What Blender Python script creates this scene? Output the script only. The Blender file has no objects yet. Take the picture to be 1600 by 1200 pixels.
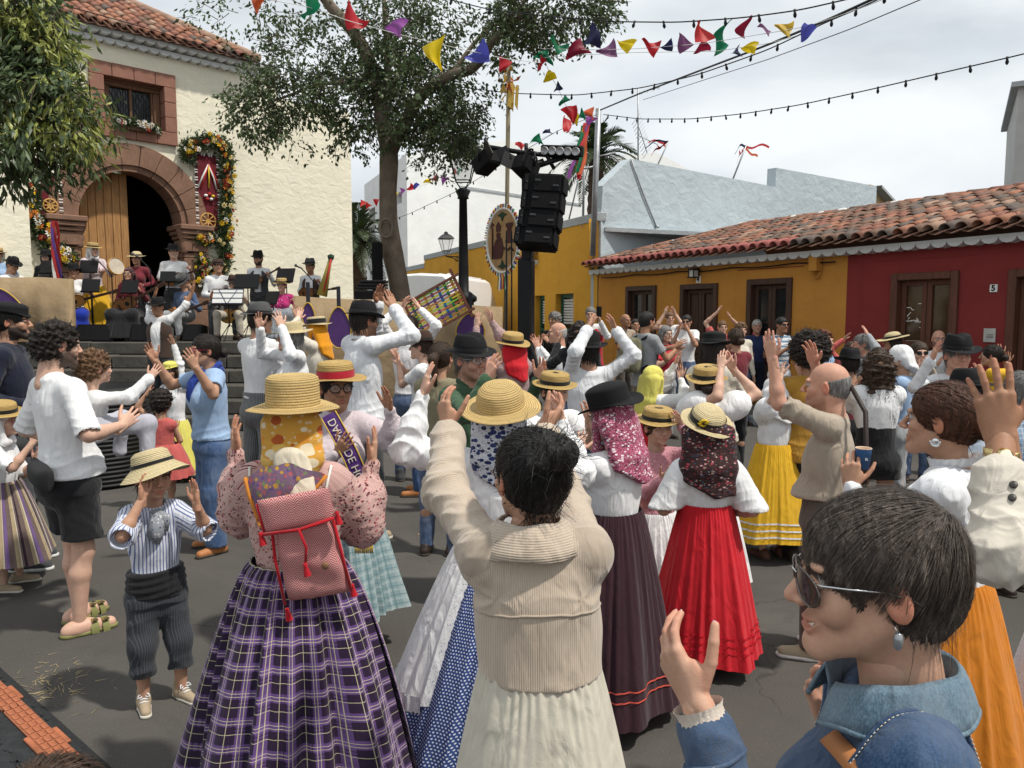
import bpy,math,random,time
import numpy as np
from math import sin,cos,tan,pi,radians as R,atan2,sqrt
from mathutils import Vector,Matrix
T0=time.time()
sc=bpy.context.scene
COL=sc.collection
rng=np.random.RandomState(7)
random.seed(7)
# ------ camera, sky, sun, exposure
CAM_H,PITCH,FPX=1.80,R(5.2),1202.0
cam_d=bpy.data.cameras.new('camera')
cam_d.sensor_width=36.0
cam_d.lens=FPX/1600*36
cam_d.clip_start=0.05
cam_d.clip_end=2000
cam=bpy.data.objects.new('camera',cam_d)
cam.location=(0,0,CAM_H)
cam.rotation_euler=(pi/2-PITCH,0,0)
COL.objects.link(cam)
sc.camera=cam
SUN_EL,SUN_AZ=R(61),R(112)
world=bpy.data.worlds.new('World')
sc.world=world
world.use_nodes=True
wn,wl=world.node_tree.nodes,world.node_tree.links
wn.clear()
w_out=wn.new('ShaderNodeOutputWorld')
w_bg=wn.new('ShaderNodeBackground')
w_bg.inputs['Strength'].default_value=0.104
w_sky=wn.new('ShaderNodeTexSky')
w_sky.sky_type='NISHITA'
w_sky.sun_disc=False
w_sky.sun_elevation=SUN_EL
w_sky.sun_rotation=SUN_AZ
w_tc=wn.new('ShaderNodeTexCoord')
w_map=wn.new('ShaderNodeMapping')
w_map.inputs['Scale'].default_value=(1.0,1.0,2.6)
w_map.inputs['Location'].default_value=(0.3,0.9,0.0)
w_n1=wn.new('ShaderNodeTexNoise')
w_n1.inputs['Scale'].default_value=2.1
w_n1.inputs['Detail'].default_value=7
w_n1.inputs['Roughness'].default_value=0.5
w_n1.inputs['Distortion'].default_value=0.35
w_r=wn.new('ShaderNodeValToRGB')
cr=w_r.color_ramp
cr.elements[0].position=0.36
cr.elements[0].color=(5.0,5.4,5.75,1)
cr.elements[1].position=0.62
cr.elements[1].color=(7.4,7.7,7.9,1)
e=cr.elements.new(0.48)
e.color=(6.15,6.55,6.85,1)
w_n2=wn.new('ShaderNodeTexNoise')
w_n2.inputs['Scale'].default_value=3.2
w_n2.inputs['Detail'].default_value=5
w_r2=wn.new('ShaderNodeValToRGB')
w_r2.color_ramp.elements[0].position=0.28
w_r2.color_ramp.elements[0].color=(0.82,0.82,0.82,1)
w_r2.color_ramp.elements[1].position=0.44
w_r2.color_ramp.elements[1].color=(1,1,1,1)
w_mix=wn.new('ShaderNodeMixRGB')
wl.new(w_tc.outputs['Generated'],w_map.inputs['Vector'])
wl.new(w_map.outputs[0],w_n1.inputs['Vector'])
wl.new(w_map.outputs[0],w_n2.inputs['Vector'])
wl.new(w_n1.outputs['Fac'],w_r.inputs[0])
wl.new(w_n2.outputs['Fac'],w_r2.inputs[0])
wl.new(w_r2.outputs[0],w_mix.inputs[0])
wl.new(w_sky.outputs[0],w_mix.inputs[1])
wl.new(w_r.outputs[0],w_mix.inputs[2])
wl.new(w_mix.outputs[0],w_bg.inputs['Color'])
wl.new(w_bg.outputs[0],w_out.inputs['Surface'])
sun_d=bpy.data.lights.new('sun','SUN')
sun_d.energy=3.1
sun_d.angle=R(2.5)
sun_d.color=(1.0,0.95,0.87)
sun=bpy.data.objects.new('sun',sun_d)
sv=Vector((cos(SUN_EL)*sin(SUN_AZ),cos(SUN_EL)*cos(SUN_AZ),sin(SUN_EL)))
sun.rotation_euler=sv.to_track_quat('Z','Y').to_euler()
sun.location=(20,0,40)
COL.objects.link(sun)
sc.view_settings.view_transform='Standard'
sc.view_settings.look='None'
sc.view_settings.exposure=0.32
sc.view_settings.gamma=1.0
sc.view_settings.use_curve_mapping=False
sc.render.engine='CYCLES'
sc.cycles.max_bounces=6
sc.cycles.diffuse_bounces=3
sc.cycles.use_denoising=True
# ------ pixel (1600x1200 photo) <-> world
def ray(px,py):
 xc,yc=(px-800)/FPX,(600-py)/FPX
 return np.array([xc,cos(PITCH)+yc*sin(PITCH),-sin(PITCH)+yc*cos(PITCH)])
CAMP=np.array([0,0,CAM_H])
def P(px,py,Y):
 d=ray(px,py)
 return CAMP+d*(Y/d[1])
def G(px,py,z=0.0):
 d=ray(px,py)
 return CAMP+d*((z-CAM_H)/d[2])
 # ------ objects
def link(name,data,parent=None):
 o=bpy.data.objects.new(name,data)
 COL.objects.link(o)
 if parent is not None:
  o.parent=parent
 return o
def tag(o,label=None,cat=None,group=None,kind=None):
 if label:o['label']=label
 if cat:o['category']=cat
 if group:o['group']=group
 if kind:o['kind']=kind
 return o
def empty(name,loc=(0,0,0),yaw=0.0,label=None,cat=None,group=None):
 o=link(name,None)
 o.location=loc
 o.rotation_euler=(0,0,yaw)
 return tag(o,label,cat,group)
def mk(name,V,Fc,mats,parent=None,smooth=True,mi=None,uv=None,col=None):
 """One mesh object from vertices and faces (arrays or lists)."""
 me=meshdata(name,V,Fc,mats,smooth,mi,uv,col)
 return link(name,me,parent)
def meshdata(name,V,Fc,mats,smooth=True,mi=None,uv=None,col=None):
 me=bpy.data.meshes.new(name)
 V=np.asarray(V,np.float32)
 if isinstance(Fc,np.ndarray):
  nf,k=Fc.shape
  me.vertices.add(len(V));me.vertices.foreach_set('co',V.ravel())
  me.loops.add(nf*k);me.loops.foreach_set('vertex_index',Fc.astype(np.int32).ravel())
  me.polygons.add(nf)
  me.polygons.foreach_set('loop_start',np.arange(0,nf*k,k,dtype=np.int32))
  me.polygons.foreach_set('loop_total',np.full(nf,k,np.int32))
  me.update(calc_edges=True)
 else:
  me.from_pydata(V.tolist(),[],[list(map(int,f))for f in Fc])
 if not isinstance(mats,(list,tuple)):mats=[mats]
 for m in mats:me.materials.append(m)
 n=len(me.polygons)
 if smooth is True:me.polygons.foreach_set('use_smooth',np.ones(n,bool))
 elif smooth is not False:me.polygons.foreach_set('use_smooth',np.asarray(smooth,bool))
 else:me.polygons.foreach_set('use_smooth',np.zeros(n,bool))
 if mi is not None:me.polygons.foreach_set('material_index',np.asarray(mi,np.int32))
 if uv is not None:
  lay=me.uv_layers.new(name='UVMap')
  li=np.empty(len(me.loops),np.int32);me.loops.foreach_get('vertex_index',li)
  lay.data.foreach_set('uv',np.asarray(uv,np.float32)[li].ravel())
 if col is not None:
  a=me.color_attributes.new('tint','FLOAT_COLOR','POINT')
  c=np.ones((len(V),4),np.float32);c[:,:3]=col
  a.data.foreach_set('color',c.ravel())
 me.update()
 return me
class MB:
 """Collects simple solids into one mesh."""
 def __init__(s):s.V=[];s.F=[];s.m=[];s.sm=[]
 def add(s,V,Fc,m=0,smooth=False):
  b=len(s.V)
  s.V.extend([tuple(map(float,v))for v in V])
  for f in Fc:
   s.F.append([b+int(i)for i in f]);s.m.append(m);s.sm.append(smooth)
 def box(s,c,size,rot=None,m=0,bev=0.0):
  hx,hy,hz=[q/2 for q in size]
  if bev>0:
   b=min(bev,hx*.9,hy*.9,hz*.9)
   V=[]
   for sx in(-1,1):
    for sy in(-1,1):
     for sz in(-1,1):
      V+=[(sx*hx,sy*(hy-b),sz*(hz-b)),(sx*(hx-b),sy*hy,sz*(hz-b)),(sx*(hx-b),sy*(hy-b),sz*hz)]
   def I(sx,sy,sz,k):return(((sx>0)*4+(sy>0)*2+(sz>0))*3+k)
   Fs=[]
   for sg in(-1,1):
    q=[I(sg,-1,-1,0),I(sg,1,-1,0),I(sg,1,1,0),I(sg,-1,1,0)]
    Fs.append(q if sg>0 else q[::-1])
    q=[I(-1,sg,-1,1),I(1,sg,-1,1),I(1,sg,1,1),I(-1,sg,1,1)]
    Fs.append(q[::-1]if sg>0 else q)
    q=[I(-1,-1,sg,2),I(1,-1,sg,2),I(1,1,sg,2),I(-1,1,sg,2)]
    Fs.append(q if sg>0 else q[::-1])
   for a in(-1,1):
    for c2 in(-1,1):
     f=a*c2>0
     q=[I(a,c2,-1,0),I(a,c2,-1,1),I(a,c2,1,1),I(a,c2,1,0)];Fs.append(q if f else q[::-1])
     q=[I(a,-1,c2,2),I(a,-1,c2,0),I(a,1,c2,0),I(a,1,c2,2)];Fs.append(q if f else q[::-1])
     q=[I(-1,a,c2,1),I(-1,a,c2,2),I(1,a,c2,2),I(1,a,c2,1)];Fs.append(q if f else q[::-1])
   for sx in(-1,1):
    for sy in(-1,1):
     for sz in(-1,1):
      t=[I(sx,sy,sz,0),I(sx,sy,sz,1),I(sx,sy,sz,2)]
      Fs.append(t if sx*sy*sz>0 else t[::-1])
  else:
   V=[(x,y,z)for x in(-hx,hx)for y in(-hy,hy)for z in(-hz,hz)]
   Fs=[(0,1,3,2),(4,6,7,5),(0,4,5,1),(2,3,7,6),(0,2,6,4),(1,5,7,3)]
  V=np.array(V)
  if rot is not None:V=V@np.array(rot).T
  s.add(V+np.array(c),Fs,m)
  return s
 def tube(s,pts,r,n=8,m=0,caps=True,smooth=True,close=False):
  V,Fc=tube_geo(pts,r,n,caps,close)
  s.add(V,Fc,m,smooth)
  return s
 def lathe(s,prof,n=24,c=(0,0,0),m=0,smooth=True,rot=None):
  V=[];Fs=[]
  for(r,z)in prof:
   for i in range(n):
    a=2*pi*i/n
    V.append((r*cos(a),r*sin(a),z))
  for j in range(len(prof)-1):
   for i in range(n):
    k=(i+1)%n
    Fs.append((j*n+i,j*n+k,(j+1)*n+k,(j+1)*n+i))
  V=np.array(V)
  if rot is not None:V=V@np.array(rot).T
  s.add(V+np.array(c),Fs,m,smooth)
  return s
 def prism(s,poly,y0,y1,m=0):
  """poly in (x,z), extruded along y from y0 to y1 (counter-clockwise seen from -y)."""
  n=len(poly)
  V=[(x,y0,z)for x,z in poly]+[(x,y1,z)for x,z in poly]
  Fs=[list(range(n)),list(range(2*n-1,n-1,-1))]
  for i in range(n):
   k=(i+1)%n
   Fs.append((i,i+n,k+n,k))
  s.add(V,Fs,m)
  return s
 def build(s,name,mats,parent=None,smooth=None):
  return mk(name,np.array(s.V),s.F,mats,parent,s.sm if smooth is None else smooth,s.m)
 def data(s,name,mats):
  return meshdata(name,np.array(s.V),s.F,mats,s.sm,s.m)
def tube_geo(pts,r,n=8,caps=True,close=False):
 pts=np.array(pts,float);k=len(pts)
 rr=np.full(k,r,float)if np.isscalar(r)else np.array(r,float)
 if close:
  tg=np.roll(pts,-1,0)-np.roll(pts,1,0)
 else:
  tg=np.gradient(pts,axis=0)
 tg/=(np.linalg.norm(tg,axis=1)[:,None]+1e-9)
 u=np.cross(tg[0],(0,0,1))
 if np.linalg.norm(u)<.05:u=np.cross(tg[0],(0,1,0))
 u/=np.linalg.norm(u)
 V=[]
 for i in range(k):
  u=u-tg[i]*np.dot(u,tg[i]);u/=(np.linalg.norm(u)+1e-9)
  w=np.cross(tg[i],u)
  for j in range(n):
   a=2*pi*j/n
   V.append(pts[i]+rr[i]*(cos(a)*u+sin(a)*w))
 Fs=[]
 for i in range(k if close else k-1):
  i2=(i+1)%k
  for j in range(n):
   j2=(j+1)%n
   Fs.append((i*n+j,i*n+j2,i2*n+j2,i2*n+j))
 if caps and not close:
  Fs.append(list(range(n))[::-1]);Fs.append([(k-1)*n+j for j in range(n)])
 return np.array(V),Fs
def rotz(a):return np.array([[cos(a),-sin(a),0],[sin(a),cos(a),0],[0,0,1]])
def rotx(a):return np.array([[1,0,0],[0,cos(a),-sin(a)],[0,sin(a),cos(a)]])
def roty(a):return np.array([[cos(a),0,sin(a)],[0,1,0],[-sin(a),0,cos(a)]])
def nrm(v):
 v=np.asarray(v,float);return v/(np.linalg.norm(v)+1e-12)
 # ------ materials
MATS={}
class NT:
 def __init__(s,name):
  s.mat=bpy.data.materials.new(name);s.mat.use_nodes=True
  s.n=s.mat.node_tree.nodes;s.l=s.mat.node_tree.links
  s.b=s.n['Principled BSDF']
 def new(s,t,**kw):
  x=s.n.new('ShaderNode'+t)
  for k,v in kw.items():
   if hasattr(x,k):setattr(x,k,v)
   else:x.inputs[k].default_value=v
  return x
 def co(s,kind='Object',scale=(1,1,1),rot=(0,0,0)):
  t=s.new('TexCoord');m=s.new('Mapping')
  m.inputs['Scale'].default_value=scale;m.inputs['Rotation'].default_value=rot
  s.l.new(t.outputs[kind],m.inputs['Vector'])
  return m.outputs[0]
 def noise(s,vec,scale,detail=4,rough=.55,dist=0):
  x=s.new('TexNoise');x.inputs['Scale'].default_value=scale;x.inputs['Detail'].default_value=detail
  x.inputs['Roughness'].default_value=rough;x.inputs['Distortion'].default_value=dist
  s.l.new(vec,x.inputs['Vector']);return x.outputs['Fac']
 def ramp(s,fac,stops,interp='LINEAR'):
  x=s.new('ValToRGB');x.color_ramp.interpolation=interp
  el=x.color_ramp.elements
  while len(el)<len(stops):el.new(.5)
  for q,(p,c)in zip(el,stops):
   q.position=p;q.color=(*c,1)if len(c)==3 else c
  s.l.new(fac,x.inputs[0]);return x.outputs[0]
 def mix(s,fac,a,b,mode='MIX'):
  x=s.new('MixRGB');x.blend_type=mode
  for i,v in((0,fac),(1,a),(2,b)):
   if hasattr(v,'links'):s.l.new(v,x.inputs[i])
   elif i==0:x.inputs[0].default_value=v
   else:x.inputs[i].default_value=(*v,1)
  return x.outputs[0]
 def math(s,op,a,b=None):
  x=s.new('Math');x.operation=op
  for i,v in((0,a),(1,b)):
   if v is None:continue
   if hasattr(v,'links'):s.l.new(v,x.inputs[i])
   else:x.inputs[i].default_value=v
  return x.outputs[0]
 def color(s,c):
  if hasattr(c,'links'):s.l.new(c,s.b.inputs['Base Color'])
  else:s.b.inputs['Base Color'].default_value=(*c,1)
 def bump(s,h,strength=.3,dist=.01):
  x=s.new('Bump');x.inputs['Strength'].default_value=strength;x.inputs['Distance'].default_value=dist
  s.l.new(h,x.inputs['Height'])
  nb=s.b.inputs['Normal']
  if nb.links:s.l.new(nb.links[0].from_socket,x.inputs['Normal'])
  s.l.new(x.outputs[0],nb)
 def set(s,rough=.8,spec=.3,metal=0,sheen=0):
  s.b.inputs['Roughness'].default_value=rough
  s.b.inputs['Specular IOR Level'].default_value=spec
  s.b.inputs['Metallic'].default_value=metal
  s.b.inputs['Sheen Weight'].default_value=sheen
  return s
def sep(t,vec):
 x=t.new('SeparateXYZ');t.l.new(vec,x.inputs[0]);return x.outputs
def srgb(r,g,b):
 return tuple((c/255/12.92)if c/255<=.04045 else((c/255+.055)/1.055)**2.4 for c in(r,g,b))
def dim(c,k):return tuple(min(1,q*k)for q in c)
def mplain(name,c,rough=.7,var=.15,scale=6,bump=0,bscale=60,spec=.3,metal=0,sheen=0,dirt=0):
 key=('plain',name)
 if key in MATS:return MATS[key]
 t=NT(name);t.set(rough,spec,metal,sheen)
 v=t.co()
 n=t.noise(v,scale,5)
 col=t.ramp(n,[(.3,dim(c,1-var)),(.7,dim(c,1+var))])
 if dirt:
  n2=t.noise(v,scale*.25,6,.65)
  col=t.mix(t.ramp(n2,[(.5,(0,0,0)),(.75,(dirt,)*3)]),col,dim(c,.45))
 t.color(col)
 if bump:t.bump(t.noise(v,bscale,4),bump,.01)
 MATS[key]=t.mat
 return t.mat
def mcloth(name,c,rough=.85,wr=.35,weave=0.25):
 """Woven cloth: slight colour variation, soft wrinkles and a fine weave."""
 key=('cloth',name)
 if key in MATS:return MATS[key]
 t=NT(name);t.set(rough,.2,0,.15)
 v=t.co()
 n=t.noise(v,9,4)
 t.color(t.ramp(n,[(.3,dim(c,.9)),(.7,dim(c,1.06))]))
 cloth_bump(t,v,wr,weave)
 MATS[key]=t.mat
 return t.mat
def cloth_bump(t,v,wr=.35,weave=.25):
 if weave:t.bump(t.noise(v,420,2),weave,.002)
 if wr:
  m=t.new('Mapping');m.inputs['Scale'].default_value=(1.7,1.7,.55);m.inputs['Rotation'].default_value=(.25,.35,0);t.l.new(v,m.inputs['Vector'])
  t.bump(t.noise(m.outputs[0],8,2,.45,1.8),wr*.85,.03)
  t.bump(t.noise(v,30,2,.5,1.2),wr*.25,.008)
  # ------ pattern materials
def mskin(name,c,lips=None):
 key=('skin',name)
 if key in MATS:return MATS[key]
 t=NT('skin_'+name);t.set(.56,.3)
 v=t.co()
 n=t.noise(v,24,6,.7)
 base=t.ramp(n,[(.3,(c[0]*.88,c[1]*.82,c[2]*.79)),(.7,(c[0]*1.08,c[1]*1.09,c[2]*1.09))])
 base=t.mix(t.ramp(t.noise(v,170,4,.7),[(.55,(0,0,0)),(.75,(.35,)*3)]),base,(c[0]*.72,c[1]*.55,c[2]*.5))
 a=t.new('Attribute');a.attribute_name='tint'
 s3=t.new('SeparateColor');t.l.new(a.outputs['Color'],s3.inputs[0])
 lips=lips or(c[0]*.8,c[1]*.45,c[2]*.45)
 b1=t.mix(s3.outputs[2],base,(min(1,c[0]*1.02),c[1]*.72,c[2]*.66))
 b2=t.mix(s3.outputs[0],b1,lips)
 b3=t.mix(s3.outputs[1],b2,(.035,.025,.02))
 t.color(b3)
 t.b.inputs['Subsurface Weight'].default_value=.12
 t.b.inputs['Subsurface Radius'].default_value=(.012,.005,.003)
 t.b.inputs['Subsurface Scale'].default_value=1.0
 t.bump(t.noise(v,420,3),.22,.002)
 t.bump(t.noise(v,45,3),.12,.006)
 MATS[key]=t.mat
 return t.mat
def mhair(name,c,c2=None):
 key=('hair',name)
 if key in MATS:return MATS[key]
 t=NT('hair_'+name);t.set(.5,.35)
 v=t.co(scale=(1,1,.22))
 n=t.noise(v,95,4,.6,.6)
 n2=t.noise(t.co(),10,3)
 c2=c2 or dim(c,2.0)
 col=t.ramp(n,[(.32,dim(c,.5)),(.55,c),(.75,c2)])
 t.color(t.mix(t.ramp(n2,[(.35,(0,0,0)),(.7,(.45,)*3)]),col,dim(c,.6)))
 t.bump(n,.8,.012)
 MATS[key]=t.mat
 return t.mat
def mfloral(name,base,spots,scale=55,kind='Object',size=.3):
 key=('floral',name)
 if key in MATS:return MATS[key]
 t=NT(name);t.set(.85,.2,0,.1)
 v=t.co(kind)
 vo=t.new('TexVoronoi');vo.inputs['Scale'].default_value=scale;vo.inputs['Randomness'].default_value=1
 t.l.new(v,vo.inputs['Vector'])
 s3=t.new('SeparateColor');t.l.new(vo.outputs['Color'],s3.inputs[0])
 n=len(spots)
 st=[((i+.001)/n,c)for i,c in enumerate(spots)]
 col=t.ramp(s3.outputs[0],st,'CONSTANT')
 rr=t.math('ADD',t.math('MULTIPLY',s3.outputs[1],size*.8),size*.6)
 m=t.math('LESS_THAN',vo.outputs['Distance'],rr)
 vo2=t.new('TexVoronoi');vo2.inputs['Scale'].default_value=scale*2.3
 t.l.new(v,vo2.inputs['Vector'])
 m2=t.math('LESS_THAN',vo2.outputs['Distance'],size*.75)
 c0=t.mix(t.math('MULTIPLY',m2,.55),base,spots[0])
 t.color(t.mix(m,c0,col))
 cloth_bump(t,v,.35,.2)
 MATS[key]=t.mat
 return t.mat
def lines(t,x,period,width,off=0.0):
 """1 on a band of the given width in every period of x, else 0."""
 f=t.math('FRACT',t.math('ADD',t.math('DIVIDE',x,period),off+100))
 return t.math('LESS_THAN',f,width/period)
def mstripe(name,base,stripes,kind='UV',axis=0,rough=.85,bump=True):
 """stripes: list of (colour, period, width, offset fraction)."""
 key=('stripe',name)
 if key in MATS:return MATS[key]
 t=NT(name);t.set(rough,.2,0,.1)
 v=t.co(kind);x=sep(t,v)[axis]
 col=base
 for c,p,w,o in stripes:col=t.mix(lines(t,x,p,w,o),col,c)
 t.color(col)
 if bump:cloth_bump(t,t.co(),.35,.2)
 MATS[key]=t.mat
 return t.mat
def mplaid(name,base,bands,kind='UV',alpha=1.0):
 """bands: (colour, period, width, offset, strength) woven both ways."""
 key=('plaid',name)
 if key in MATS:return MATS[key]
 t=NT(name);t.set(.85,.2,0,.12)
 v=t.co(kind);s3=sep(t,v)
 nz=t.noise(v,600,2)
 col=base
 for c,p,w,o,st in bands:
  for ax in(0,1):
   col=t.mix(t.math('MULTIPLY',lines(t,s3[ax],p,w,o),st),col,c)
 t.color(t.mix(t.ramp(nz,[(.35,(0,0,0)),(.65,(.25,)*3)]),col,dim(base,.6)))
 cloth_bump(t,t.co(),.3,.2)
 MATS[key]=t.mat
 return t.mat
def mdots(name,base,dot,period=.012,rad=.26):
 key=('dots',name)
 if key in MATS:return MATS[key]
 t=NT(name);t.set(.85,.2)
 s3=sep(t,t.co('UV'))
 v2=s3[1]
 row=t.math('FLOOR',t.math('ADD',t.math('DIVIDE',v2,period),100))
 odd=t.math('MULTIPLY',t.math('MODULO',row,2),.5)
 fu=t.math('SUBTRACT',t.math('FRACT',t.math('ADD',t.math('ADD',t.math('DIVIDE',s3[0],period),100),odd)),.5)
 fv=t.math('SUBTRACT',t.math('FRACT',t.math('ADD',t.math('DIVIDE',v2,period),100)),.5)
 d=t.math('SQRT',t.math('ADD',t.math('MULTIPLY',fu,fu),t.math('MULTIPLY',fv,fv)))
 t.color(t.mix(t.math('LESS_THAN',d,rad),base,dot))
 cloth_bump(t,t.co(),.3,.2)
 MATS[key]=t.mat
 return t.mat
def mherring(name,c1,c2,period=.012,zig=.02):
 key=('herr',name)
 if key in MATS:return MATS[key]
 t=NT(name);t.set(.9,.15)
 s3=sep(t,t.co('UV'))
 z=t.math('ABSOLUTE',t.math('SUBTRACT',t.math('FRACT',t.math('ADD',t.math('DIVIDE',s3[0],zig*2),50)),.5))
 y=t.math('ADD',s3[1],t.math('MULTIPLY',z,zig*2))
 m=lines(t,y,period,period*.5)
 n=t.noise(t.co('UV'),300,3)
 t.color(t.mix(t.ramp(n,[(.3,(0,0,0)),(.7,(.35,)*3)]),t.mix(m,c1,c2),dim(c1,.7)))
 t.bump(m,.4,.003);t.bump(n,.5,.004)
 MATS[key]=t.mat
 return t.mat
def mcord(name,c):
 key=('cord',name)
 if key in MATS:return MATS[key]
 t=NT(name);t.set(.95,.1,0,.35)
 v=t.co('UV');x=sep(t,v)[0]
 w=t.math('ABSOLUTE',t.math('SINE',t.math('MULTIPLY',x,pi/.0052)))
 n=t.noise(t.co(),8,4)
 base=t.ramp(n,[(.3,dim(c,.9)),(.7,dim(c,1.07))])
 t.color(t.mix(t.ramp(w,[(0,(.6,)*3),(.45,(0,0,0))]),base,dim(c,.6)))
 t.bump(w,.45,.0025)
 cloth_bump(t,t.co(),.4,0)
 MATS[key]=t.mat
 return t.mat
def mdenim(name,c,fade=.5):
 key=('denim',name)
 if key in MATS:return MATS[key]
 t=NT(name);t.set(.9,.15,0,.1)
 v=t.co()
 n=t.noise(v,7,5,.65)
 n2=t.noise(t.co(scale=(1,1,.25)),380,2)
 c2=tuple(q+(1-q)*fade*.28 for q in c)
 col=t.ramp(n,[(.35,c),(.68,c2)])
 t.color(t.mix(t.ramp(n2,[(.4,(0,0,0)),(.62,(.5,)*3)]),col,tuple(min(1,q*1.9+.03)for q in c)))
 cloth_bump(t,v,.45,.35)
 MATS[key]=t.mat
 return t.mat
def mstraw(name,c,ring=.0095):
 key=('straw',name)
 if key in MATS:return MATS[key]
 t=NT(name);t.set(.65,.3)
 s3=sep(t,t.co('UV'))
 f=t.math('FRACT',t.math('ADD',t.math('DIVIDE',s3[1],ring),50))
 zz=t.math('ABSOLUTE',t.math('SUBTRACT',f,.5))
 braid=t.math('FRACT',t.math('ADD',t.math('ADD',t.math('DIVIDE',s3[0],ring*1.1),t.math('MULTIPLY',zz,1.4)),50))
 b2=t.math('ABSOLUTE',t.math('SUBTRACT',braid,.5))
 n=t.noise(t.co('UV'),90,4)
 base=t.ramp(n,[(.25,dim(c,.78)),(.55,c),(.8,dim(c,1.15))])
 base=t.mix(t.ramp(b2,[(.0,(.5,)*3),(.16,(0,0,0))]),base,dim(c,.45))
 t.color(t.mix(t.ramp(zz,[(.42,(0,0,0)),(.5,(.8,)*3)]),base,dim(c,.22)))
 t.bump(t.math('SUBTRACT',1,t.math('POWER',t.math('MULTIPLY',zz,2),3)),.8,.004)
 t.bump(b2,.6,.003)
 MATS[key]=t.mat
 return t.mat
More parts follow.
